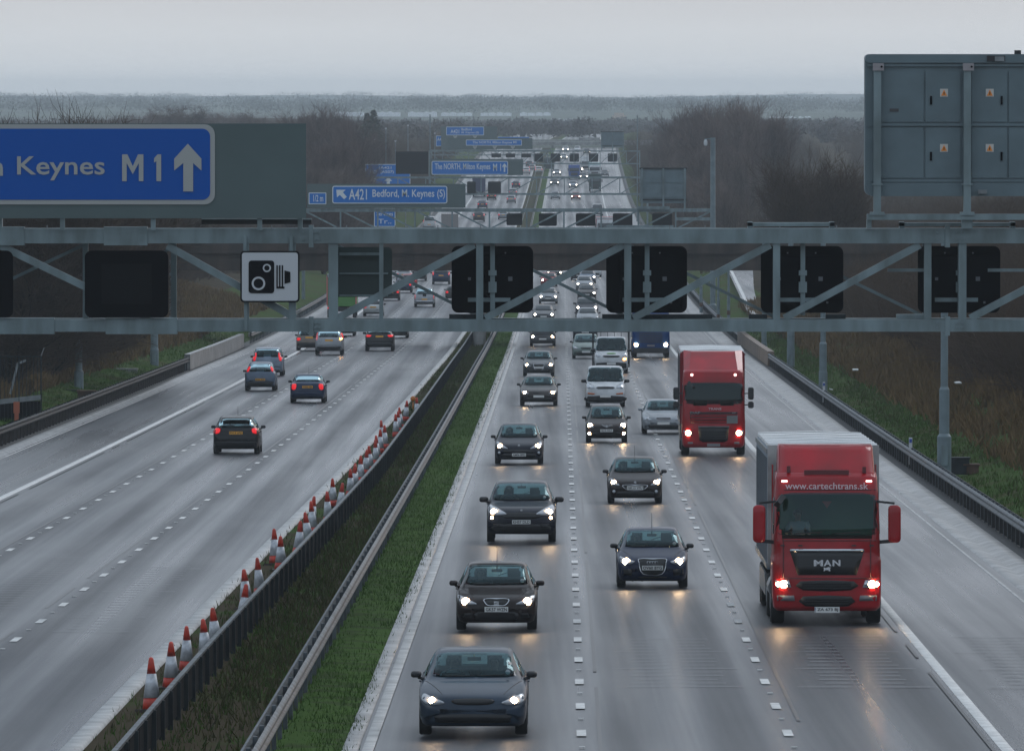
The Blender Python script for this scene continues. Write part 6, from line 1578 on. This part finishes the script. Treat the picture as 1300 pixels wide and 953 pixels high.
far_lorry('lorry','green backed lorry in the left lane, its top hidden by the dull green sign back',434,404,2.5,3.7,p_white,mat('lorry_green',(.06,.20,.03),.5),-1,extra=lambda r,hw,H,y0: [ (lambda m: (m.box((sx*(hw-.02),-.03,(H+1)/2),(.12,.05,H-1.1)), m.build('marker_strip', mat('red_white_marker',(.45,.12,.12),.5), r)))(MB()) for sx in (-1,1)]+[(lambda m: (m.box((0,-.03,H-.1),(2*hw,.05,.3)), m.build('header_board', p_white, r)))(MB())])
far_lorry('lorry','distant navy box lorry driving away behind the third gantry',608,250,2.5,3.6,p_navy,mat('box_navy',(.02,.025,.08),.6),-1)
far_lorry('lorry','distant dark green topped lorry at the queue tail by the fourth gantry',697,217,2.4,2.9,dgr,dgr)

# ---------------------------------------------------------------- drivers
def make_person():
    V_ = {'pelvis':(0,0,.0),'waist':(0,.02,.18),'chest':(0,.05,.40),'neck':(0,.05,.56),'chin':(0,.03,.63),'head':(0,.04,.72),'crown':(0,.05,.80),
      'shl':(-.19,.05,.50),'shr':(.19,.05,.50),'ell':(-.26,-.10,.30),'elr':(.26,-.10,.30),'wrl':(-.15,-.36,.40),'wrr':(.15,-.36,.40),'hal':(-.14,-.42,.43),'har':(.14,-.42,.43),
      'hpl':(-.10,-.02,.0),'hpr':(.10,-.02,.0),'knl':(-.13,-.45,.10),'knr':(.13,-.45,.10),'anl':(-.12,-.68,-.28),'anr':(.12,-.68,-.28),'tol':(-.12,-.82,-.32),'tor':(.12,-.82,-.32)}
    E = [('pelvis','waist'),('waist','chest'),('chest','neck'),('neck','chin'),('chin','head'),('head','crown'),('chest','shl'),('chest','shr'),('shl','ell'),('shr','elr'),('ell','wrl'),('elr','wrr'),('wrl','hal'),('wrr','har'),
      ('pelvis','hpl'),('pelvis','hpr'),('hpl','knl'),('hpr','knr'),('knl','anl'),('knr','anr'),('anl','tol'),('anr','tor')]
    RR = dict(pelvis=.15,waist=.13,chest=.15,neck=.055,chin=.065,head=.095,crown=.07,shl=.075,shr=.075,ell=.05,elr=.05,wrl=.033,wrr=.033,hal=.035,har=.035,hpl=.10,hpr=.10,knl=.065,knr=.065,anl=.045,anr=.045,tol=.04,tor=.04)
    ks = list(V_); me = bpy.data.meshes.new('person'); me.from_pydata([V_[k] for k in ks],[(ks.index(a),ks.index(b)) for a,b in E],[]); o = bpy.data.objects.new('person', me); COL.objects.link(o)
    md = o.modifiers.new('skin','SKIN')
    for i,k in enumerate(ks): me.skin_vertices[0].data[i].radius = (RR[k],RR[k]); me.skin_vertices[0].data[i].use_root = (k == 'pelvis')
    o.modifiers.new('sub','SUBSURF').levels = 2
    dg = bpy.context.evaluated_depsgraph_get(); m2 = bpy.data.meshes.new_from_object(o.evaluated_get(dg)); bpy.data.objects.remove(o)
    skin = mat('skin',(.42,.24,.17),.6); cloth = mat('jacket_dark',(.05,.055,.07),.9)
    m2.materials.clear(); m2.materials.append(skin); m2.materials.append(cloth)
    for v in m2.vertices:      # nose, chin and brow
        x,y,z = v.co
        if z > .6 and y < -.02 and abs(x) < .025 and .66 < z < .73: v.co.y -= .02
    for p in m2.polygons:
        c = p.center; p.use_smooth = True; p.material_index = 0 if (c.z > .575 or (c.y < -.34 and c.z > .3)) else 1
    o = bpy.data.objects.new('person', m2); COL.objects.link(o)
    m = MB(); m.smooth = True; m.lathe([(.02,.0),(.08,.02),(.105,.07),(.10,.12),(.06,.16),(.01,.175)],14,(0,.075,.665)); m.build('hair', mat('dark_hair',(.03,.02,.015),.7), o)
    for sx in (-1,1): m = MB(); m.box((sx*.033,-.058,.725),(.02,.012,.01)); m.build('eye', black, o)
    m = MB(); m.box((0,-.045,.655),(.04,.012,.008)); m.build('mouth', mat('lips',(.25,.09,.08),.6), o)
    return o
per = make_person(); used_p = False
cl = {'a':mat('jacket_grey',(.16,.16,.17),.9),'b':mat('jumper_navy',(.03,.04,.09),.9),'c':mat('shirt_pale',(.40,.40,.42),.9),'d':mat('jacket_brown',(.14,.09,.06),.9)}
seatd = [(0,-1,'c','driver in a pale shirt in the dark blue grey saloon heading the queue'),(1,-1,'a','driver in grey at the wheel of the black hatchback with the oval grille'),(2,-1,'d','driver in brown at the wheel of the black sports utility car'),(3,-1,'b','driver at the wheel of the black family hatchback'),
  (6,-1,'d','driver at the wheel of the dark blue small hatchback with ringed badge'),(7,-1,'b','driver in navy in the dark brown hatchback with the chrome smile'),(8,-1,'a','driver in grey in the small hatchback with fog lamps lit'),(9,-1,'c','driver in a pale shirt in the silver saloon beside the red box lorry'),(10,-1,'a','driver in grey behind the screen of the white panel van'),(0,1,'a','front passenger in grey in the dark blue grey saloon heading the queue')]
for idx, sx, k, lab in seatd:
    root, c = VEH[idx]; roofp = [p for p in c.sp['top'] if p[1] > c.H-.14]; y0 = roofp[0][0]-c.L/2
    o = per if not used_p else copy_tree(per); used_p = True
    tag(o, lab, 'person', 'people in the oncoming cars')
    zs = c.H-1.46+.50
    loc = Vector((sx*.36,y0+.45,zs-.02)); M = Matrix.Translation(root.location) @ root.rotation_euler.to_matrix().to_4x4()
    o.location = M @ loc; o.rotation_euler = root.rotation_euler
    o.material_slots[1].link = 'OBJECT'; o.material_slots[1].material = cl[k]
o = copy_tree(per); tag(o,'lorry driver in a pale shirt high behind the windscreen of the red curtainside lorry','person','people in the lorry cabs'); ml = [q for q in bpy.data.objects if q.name == 'curtainside_lorry'][0]
o.location = ml.location+Vector((-.62,1.15,1.72)); o.rotation_euler = (0,0,0)
o.material_slots[1].link = 'OBJECT'; o.material_slots[1].material = cl['c']
# ---------------------------------------------------------------- vegetation
barkm = mat('bare_bark', (.050,.038,.032), .9, spec=.03, noise=.5, nscale=1.5)
twigm = mat('bare_twigs_purple_brown', (.17,.125,.112), .9, spec=.03, noise=.65, nscale=.8, stretch=(1,1,.12), detail=3)
twigd = mat('bare_twigs_dark', (.095,.068,.050), .9, spec=.03, stretch=(1,1,.2), noise=.4, nscale=.3)
twigt = mat('bramble_stems', (.095,.062,.038), .9, spec=.03, noise=.6, nscale=.25)
twigl = mat('bare_twigs_pale', (.22,.17,.15), .9, spec=.03, noise=.6, nscale=.8, stretch=(1,1,.12))
greenm = mat('evergreen_foliage', (.020,.040,.018), .8, spec=.03, noise=.5, nscale=.5)
def segs_mesh(name, S, mt, parent=None, n=3):
    S = np.array([(*a,*b,r0,r1) for a,b,r0,r1 in S]); P0, P1 = S[:,:3], S[:,3:6]; d = P1-P0; L = np.linalg.norm(d,axis=1,keepdims=True); d /= np.maximum(L,1e-6)
    ref = np.where(np.abs(d[:,2:3]) < .9, np.array([[0,0,1.]]), np.array([[1.,0,0]])); u = np.cross(d,ref); u /= np.linalg.norm(u,axis=1,keepdims=True); w = np.cross(d,u)
    V_ = []
    for P, r in ((P0,S[:,6:7]),(P1,S[:,7:8])):
        for k in range(n): a = 2*math.pi*k/n; V_.append(P+(u*math.cos(a)+w*math.sin(a))*r)
    V_ = np.stack(V_,1); m = len(S); base = (np.arange(m)*2*n)[:,None]
    Fa = np.concatenate([base+np.array([[k,(k+1)%n,n+(k+1)%n,n+k]]) for k in range(n)])
    return np_mesh(name, V_.reshape(-1,3), Fa, mt, parent)
def grow(style, H, seed):
    rd = random.Random(seed); tr = []; cr = []
    def branch(p, d, L, r, lvl, maxl):
        nseg = 4 if lvl < 2 else (3 if lvl < maxl else 2)
        q = p.copy(); dd = d.copy()
        for i in range(nseg):
            jit = Vector((rd.gauss(0,1),rd.gauss(0,1),rd.gauss(0,.6)))*(.10+.05*lvl)
            up = {'upright':.16,'fan':.10,'round':.02,'scrub':.06}[style]
            dd = (dd+jit+Vector((0,0,up*(lvl > 0)))).normalized(); q2 = q+dd*(L/nseg); ra = r*(1-.7*i/nseg); rb = r*(1-.7*(i+1)/nseg)
            (tr if lvl <= 1 else cr).append((q[:],q2[:],ra,rb))
            if lvl < maxl:
                k = {'upright':(7,5,4,3),'fan':(6,5,5,3),'round':(5,5,4,3),'scrub':(5,4,3,2)}[style][min(lvl,3)]
                if lvl == 0 and i == 0 and style in ('round','upright'): k = 1 if style == 'round' else 4
                for _ in range(k):
                    if rd.random() < .12: continue
                    az = rd.uniform(0,2*math.pi); sp = {'upright':rd.uniform(.3,.65),'fan':rd.uniform(.4,.8),'round':rd.uniform(.6,1.15),'scrub':rd.uniform(.5,1.1)}[style]
                    u = dd.orthogonal().normalized(); w = dd.cross(u); nd = (dd*math.cos(sp)+(u*math.cos(az)+w*math.sin(az))*math.sin(sp)).normalized()
                    t = rd.random(); branch(q.lerp(q2,t), nd, L*{'upright':rd.uniform(.38,.58),'fan':rd.uniform(.42,.62),'round':rd.uniform(.42,.6),'scrub':rd.uniform(.4,.62)}[style], max(rb*.55,(.015 if style == 'fan' else .011)*H/10), lvl+1, maxl)
            q = q2
    if style == 'fan':
        for k in range(7): a = 2*math.pi*k/7+rd.random(); t = rd.uniform(.15,.55); branch(Vector((0,0,0)), Vector((math.cos(a)*math.sin(t),math.sin(a)*math.sin(t),math.cos(t))), H*.72, .012*H, 0, 3)
    elif style == 'scrub':
        for k in range(8): a = 2*math.pi*k/8+rd.random(); t = rd.uniform(.1,.9); branch(Vector((rd.uniform(-.4,.4),rd.uniform(-.4,.4),0)), Vector((math.cos(a)*math.sin(t),math.sin(a)*math.sin(t),math.cos(t))), H*.75, .010*H, 1, 3)
    elif style == 'upright':
        for k in range(3): t = rd.uniform(0,.25); a = rd.uniform(0,6.28); branch(Vector((rd.uniform(-.5,.5),rd.uniform(-.5,.5),0)), Vector((math.cos(a)*math.sin(t),math.sin(a)*math.sin(t),math.cos(t))), H*.72, .014*H, 0, 3)
    else: branch(Vector((0,0,0)), Vector((rd.uniform(-.05,.05),0,1)), H*.62, .02*H, 0, 4 if style == 'round' else 3)
    return tr, cr
TREES = {}
def tree_proto(style, H, seed, mt, key):
    tr, cr = grow(style, H, seed); r = empty('tree'); zmax = max(s[1][2] for s in cr); r['_h'] = zmax
    segs_mesh('trunk', tr, barkm, r, 5); segs_mesh('crown', cr, mt, r); r['_used'] = 0; TREES[key] = r
for k in range(3): tree_proto('upright', 16, 10+k, twigm, 'u%d'%k)
for k in range(2): tree_proto('fan', 9, 30+k, twigd, 'f%d'%k)
for k in range(2): tree_proto('round', 13, 40+k, twigm, 'r%d'%k)
def ground_z(x, y):
    s = x-xa(y)
    if s > 0: return zr(y)+rise_r(min(s,130),y)
    return zr(y)+rise_l(max(s,-140),y)
rt2 = random.Random(11)
def tree_at(key, px, ytop, y, label, group=None, rz=0, wide=1, name='tree', cat='tree'):
    src = TREES[key]; o = src if not src['_used'] else copy_tree(src)
    src['_used'] = 1
    if key[0] in 'ur' and rt2.random() < .4:
        for ch in o.children:
            if ch.name.startswith('crown'): ch.material_slots[0].link = 'OBJECT'; ch.material_slots[0].material = twigl
    top = PT(px,ytop,y); gz = ground_z(top.x,y) if y < 2500 else hills(top.x,y); h = max(2,top.z-gz); k = h/src['_h']
    o.location = (top.x,y,gz-.2); o.scale = (k*wide,k*wide,k); o.rotation_euler = (0,0,rz); o.name = name; tag(o,label,cat,group)
    return o
rt = random.Random(77)
tree_at('f0',1040,166,700,'broad bare tree fanning out just left of the big grey sign back',None,.4,.85)
tree_at('f1',62,108,470,'bare bushy tree rising behind the left end of the blue M1 sign',None,1.2,1.0)
tree_at('f1',10,116,440,'bare tree at the left picture edge above the blue sign',None,2.2,1.1)
tree_at('f0',88,112,500,'twiggy bare tree overlapping its taller neighbour above the letters of the blue sign',None,.7,1.1)
tree_at('f0',40,118,480,'low bushy bare tree between two taller ones behind the blue sign',None,3.9,1.2)
tree_at('f0',118,135,520,'thin bare tree behind the top edge of the blue sign',None,2.9,.9)
tree_at('r0',108,176,620,'bare tree behind the blue sign board',None,.9)
G1 = 'bare trees of the tall purplish thicket right of the road'; L1 = 'tall bare tree in the purplish thicket right of the distant road'
for i,(px,yt,y) in enumerate(((838,196,1750),(846,170,1650),(858,152,1600),(868,140,1560),(880,133,1500),(893,128,1460),(905,126,1500),(917,125,1440),(930,127,1400),(942,125,1460),(954,129,1380),(966,133,1420),(978,142,1350),(850,185,1500),(870,165,1420),(900,150,1380),(925,150,1330),(948,152,1300),(832,215,1500),(862,200,1350),(890,180,1300),(915,178,1260),(940,182,1200),(905,215,1150),(880,230,1200),(925,225,1050))):
    tree_at('u%d'%(i%3),px,yt-11+rt.uniform(-4,3),y,L1,G1,rt.uniform(0,6),rt.uniform(.9,1.25))
G2 = 'bare trees of the thicket left of the distant road'; L2 = 'tall bare tree in the brownish thicket beyond the end of the blue sign'
for i,(px,yt,y) in enumerate(((384,150,1500),(394,138,1560),(405,134,1480),(417,133,1520),(429,138,1450),(441,142,1500),(452,150,1420),(462,160,1500),(472,170,1560),(390,170,1300),(412,165,1260),(434,172,1240),(455,185,1300),(475,195,1500),(398,200,1100),(425,205,1080),(448,212,1150),(466,222,1200),(380,225,1000),(410,232,1000),(486,205,1800),(500,200,1850),(512,196,1900),(530,192,1950))):
    tree_at('u%d'%((i+1)%3),px,yt-8+rt.uniform(-4,3),y,L2,G2,rt.uniform(0,6),rt.uniform(.9,1.3))
G3 = 'round field trees above the sign'; 
for i,(px,yt,y) in enumerate(((128,146,2050),(146,142,2100),(160,147,2150),(178,143,2100),(200,137,2050),(214,132,2000),(236,124,2000),(258,140,2100),(276,137,2150),(294,139,2080),(312,137,2060),(330,136,2000),(348,147,2100),(366,143,1900),(376,139,1850))):
    tree_at('r%d'%(i%2),px,yt+rt.uniform(-2,2),y,'round bare field tree in the misty row above the sign',G3,rt.uniform(0,6),rt.uniform(1.1,1.5))
G4 = 'bare trees on the right bank'; L4 = 'dark bare tree on the scrubby right bank behind the gantry'
for i in range(26):
    y = rt.uniform(430,900); s = rt.uniform(24,48); x = RX(s,y); px = PXY(x,y,0)[0]
    if px > 1340 or px < 1100: continue
    yt = rt.uniform(255,300) if px > 1100 else rt.uniform(215,290); tree_at(('f%d'%(i%2)) if i%3 else 'u1',px,yt,y,L4,G4,rt.uniform(0,6),rt.uniform(1,1.5))
G5 = 'bare trees on the left bank'; L5 = 'dark bare tree on the scrubby left bank behind the gantry'
for i in range(34):
    y = rt.uniform(400,860); s = -rt.uniform(38,58); x = RX(s,y); px = PXY(x,y,0)[0]
    if px < -40 or px > 330: continue
    tree_at(('f%d'%(i%2)) if i%3 else 'u2',px,rt.uniform(190,290),y,L5,G5,rt.uniform(0,6),rt.uniform(1,1.5))
# two evergreens on the skyline
def conifer(px, yt, y, w, lab):
    top = PT(px,yt,y); gz = hills(top.x,y) if y > 2400 else ground_z(top.x,y); H = top.z-gz; r = empty('conifer',(top.x,y,gz)); tag(r,lab,'tree')
    m = MB(); m.tube((0,0,-.5),(0,0,H),H*.02,.03); m.build('trunk',barkm,r); rd = random.Random(int(px)); vs = []; fs = []
    for i in range(1500):
        t = rd.random()**.8; h = H*(.12+.88*t); R_ = w*(1-t)**.8*rd.uniform(.3,1)+.1; a = rd.uniform(0,6.28); c = Vector((R_*math.cos(a),R_*math.sin(a),h)); sz = .45
        b = len(vs)
        for k in range(3): vs.append(c+Vector((rd.uniform(-sz,sz),rd.uniform(-sz,sz),rd.uniform(-sz*.6,sz*.4))))
        fs.append((b,b+1,b+2))
    m = MB(); m.add(vs,fs); m.build('crown',greenm,r)
conifer(474,140,1900,4.5,'dark evergreen on the skyline just right of the brown thicket'); conifer(466,144,1920,3.5,'smaller dark evergreen beside its taller neighbour on the skyline')
for r_ in TREES.values():
    for k2 in ('_h','_used'):
        if k2 in r_: del r_[k2]

# shrubs: two real bushes, then the undergrowth instanced from them
def shrub(key, x, y, H, seed, mt, lab):
    tr, cr = grow('scrub',H,seed); o = segs_mesh('bush', tr+cr, mt); o.location = (x,y,ground_z(x,y)-.1); tag(o,lab,'bush'); return o
b1 = shrub('a',RX(19.5,420),420,4.0,91,twigt,'bare thorny bush on the right bank above the thin masts'); b2 = shrub('b',RX(-31,430),430,3.6,92,twigd,'dark bare bush on the left bank behind the grey mast')
def scatter(name, pts, src, smin, smax, seed):
    me = bpy.data.meshes.new(name); me.from_pydata(pts,[],[]); o = bpy.data.objects.new(name, me); COL.objects.link(o)
    ng = bpy.data.node_groups.new(name,'GeometryNodeTree'); ng.interface.new_socket(name='Geometry',in_out='INPUT',socket_type='NodeSocketGeometry'); ng.interface.new_socket(name='Geometry',in_out='OUTPUT',socket_type='NodeSocketGeometry')
    N = ng.nodes; Lk = ng.links; i_ = N.new('NodeGroupInput'); o_ = N.new('NodeGroupOutput'); ip = N.new('GeometryNodeInstanceOnPoints'); oi = N.new('GeometryNodeObjectInfo'); oi.inputs['Object'].default_value = src
    rs = N.new('FunctionNodeRandomValue'); rs.data_type = 'FLOAT'; rs.inputs[2].default_value = smin; rs.inputs[3].default_value = smax; rs.inputs['Seed'].default_value = seed
    rr = N.new('FunctionNodeRandomValue'); rr.data_type = 'FLOAT_VECTOR'; rr.inputs[0].default_value = (0,0,0); rr.inputs[1].default_value = (.1,.1,6.28); rr.inputs['Seed'].default_value = seed+1
    Lk.new(i_.outputs[0],ip.inputs['Points']); Lk.new(oi.outputs['Geometry'],ip.inputs['Instance']); Lk.new(rs.outputs[1],ip.inputs['Scale']); Lk.new(rr.outputs[0],ip.inputs['Rotation']); Lk.new(ip.outputs[0],o_.inputs[0])
    md = o.modifiers.new('scatter','NODES'); md.node_group = ng; tag(o, kind='stuff'); return o
rs_ = random.Random(3)
def bank_pts(side, n, y0, y1, sa, sb):
    out = []
    while len(out) < n:
        y = y0+(y1-y0)*rs_.random()**1.1; t = rs_.random(); s = side*(sa+(sb-sa)*t**1.5)
        if 640 < y < 1000 and abs(s) < 34: continue
        x = RX(s,y)
        if side > 0 and 720 < y < 1350 and 985 < PXY(x,y,zr(y))[0] < 1100: continue
        if side < 0 and y < 500 and s > -34: continue
        out.append((x,y,ground_z(x,y)-.15))
    return out
scatter('undergrowth', bank_pts(1,560,330,1100,19.5,44), b1, .55,1.15,5)
scatter('undergrowth', bank_pts(-1,620,350,1000,28.5,54), b2, .6,1.25,9)
scatter('undergrowth', bank_pts(1,160,330,900,19,48)+bank_pts(-1,160,380,900,32,56), b2, .9,1.6,15)
scatter('undergrowth', bank_pts(1,520,1000,2300,15,120), b1, .9,1.8,25)
scatter('undergrowth', [q for q in bank_pts(1,400,620,1250,30,70) if PXY(*q)[0] > 1100], b2, .9,1.6,45)
scatter('undergrowth', bank_pts(-1,300,1000,2300,28,110), b1, .9,1.9,35)

def blades(name, regs, mt, hmin, hmax, nb, spread, seed, wid=.02):
    rg = np.random.default_rng(seed); V_ = []
    for sa, sb, ya, yb, n in regs:
        ys = ya+(yb-ya)*rg.random(n)**1.25; ss = sa+(sb-sa)*rg.random(n)
        # clumping
        keep = (np.sin(ys*.11+ss*1.3+seed)+np.sin(ys*.037-ss*.9)+rg.normal(0,1.0,n)) > -1.3
        for y, s in zip(ys[keep], ss[keep]):
            x = RX(s,y); z = ground_z(x,y) if (s > 12.8 or s < -23.3) else zr(y)-.06
            V_.append((x,y,z))
    C = np.array(V_); n = len(C); C = np.repeat(C,nb,0)+np.concatenate([rg.normal(0,spread,(n*nb,2)),np.zeros((n*nb,1))],1)
    h = rg.uniform(hmin,hmax,(n*nb,1)); a = rg.uniform(0,6.28,(n*nb,1)); w = wid*h/.2*np.concatenate([np.cos(a),np.sin(a),0*a],1)
    tip = C+np.concatenate([rg.normal(0,.35,(n*nb,2))*h,h],1)
    V3 = np.stack([C-w,C+w,tip],1).reshape(-1,3); Fa = np.arange(len(V3)).reshape(-1,3)
    tag(np_mesh(name,V3,Fa,mt), kind='stuff')
gbl = mat('grass_blade_green',(.048,.094,.018),.8, spec=.03); gbl2 = mat('grass_blade_dull',(.060,.062,.024),.9, spec=.03); gbl3 = mat('dead_grass_tan',(.16,.105,.05),.9, spec=.03,noise=.4,nscale=.3)
blades('grass',[(-5.35,-4.02,95,700,15000),(-6.8,-5.5,95,700,6000),(-7.65,-7.1,95,700,1500),(13,16.3,200,700,12000),(-27.5,-23.4,250,700,9000)],gbl,.07,.2,4,.10,1)
blades('grass',[(-6.8,-5.5,95,700,9000),(-7.65,-7.1,95,700,1200),(14,19,200,700,8000)],gbl2,.08,.24,4,.12,2)
blades('dead_grass',[(15.4,25,200,800,22000),(-34,-26.0,300,800,16000)],gbl3,.25,.7,4,.18,3)
# far woods: crowns of small leafless clumps along hedges, ridges and flats
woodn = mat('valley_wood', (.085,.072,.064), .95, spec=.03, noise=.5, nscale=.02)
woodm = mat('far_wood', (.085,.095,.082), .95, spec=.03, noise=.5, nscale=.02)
def woods():
    rg = np.random.default_rng(8); T = []
    def put(x, y, h, w): T.append((x,y,hills(x,y),h,w))
    for _ in range(1000):   # flats behind the road's end
        y = rg.uniform(2350,3850); x = rg.uniform(-.06,.062)*y
        if abs(x-xa(min(y,3000))) < 22 and y < 2750: continue
        put(x,y,rg.uniform(3.5,6.5),rg.uniform(4,8))
    for _ in range(1500):
        y = 3900+.0*rg.random()+rg.normal(0,180); x = rg.uniform(-.06,.062)*y; put(x,y+.25*x,rg.uniform(2.5,5),rg.uniform(5,9))
    for _ in range(600):
        y = rg.uniform(5600,7600); y = 5600+2000*round((y-5600)/2000*5)/5+rg.normal(0,30); x = rg.uniform(-.06,.062)*y; put(x,y,rg.uniform(4,8),rg.uniform(14,34))
    for _ in range(420):
        y = rg.uniform(8300,11300); y = 8300+3000*round((y-8300)/3000*4)/4+rg.normal(0,40); x = rg.uniform(-.06,.062)*y; put(x,y,rg.uniform(3,6),rg.uniform(20,50))
    TT = np.array(T); nt = 80
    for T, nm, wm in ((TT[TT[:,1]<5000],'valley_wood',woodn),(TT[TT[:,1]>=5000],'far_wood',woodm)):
     n = len(T)
     C = np.repeat(T,nt,0); m = len(C); u = rg.normal(0,1,(m,3)); u /= np.linalg.norm(u,axis=1,keepdims=True); rad = rg.random((m,1))**.4
     P = np.stack([C[:,0]+u[:,0]*C[:,4]*.5*rad[:,0], C[:,1]+u[:,1]*C[:,4]*.5*rad[:,0], C[:,2]+C[:,3]*(.5+.5*u[:,2]*rad[:,0])],1)
     sz = (C[:,3:4]*.09)
     V3 = np.stack([P+rg.normal(0,1,(m,3))*sz for _ in range(3)],1).reshape(-1,3)
     tag(np_mesh(nm,V3,np.arange(len(V3)).reshape(-1,3),wm), kind='stuff')
woods()
# ---------------------------------------------------------------- haze
def haze():
    m = bpy.data.materials.new('haze_air'); m.use_nodes = True; nt = m.node_tree; nt.nodes.clear(); o = nt.nodes.new('ShaderNodeOutputMaterial'); v = nt.nodes.new('ShaderNodeVolumePrincipled')
    v.inputs['Density'].default_value = .00010; v.inputs['Color'].default_value = (.86,.94,1,1); v.inputs['Anisotropy'].default_value = 0; nt.links.new(v.outputs[0], o.inputs['Volume'])
    mb = MB(); mb.box2((-1750,-40,-12),(1750,13300,52)); tag(mb.build('haze', m), kind='stuff')
haze()
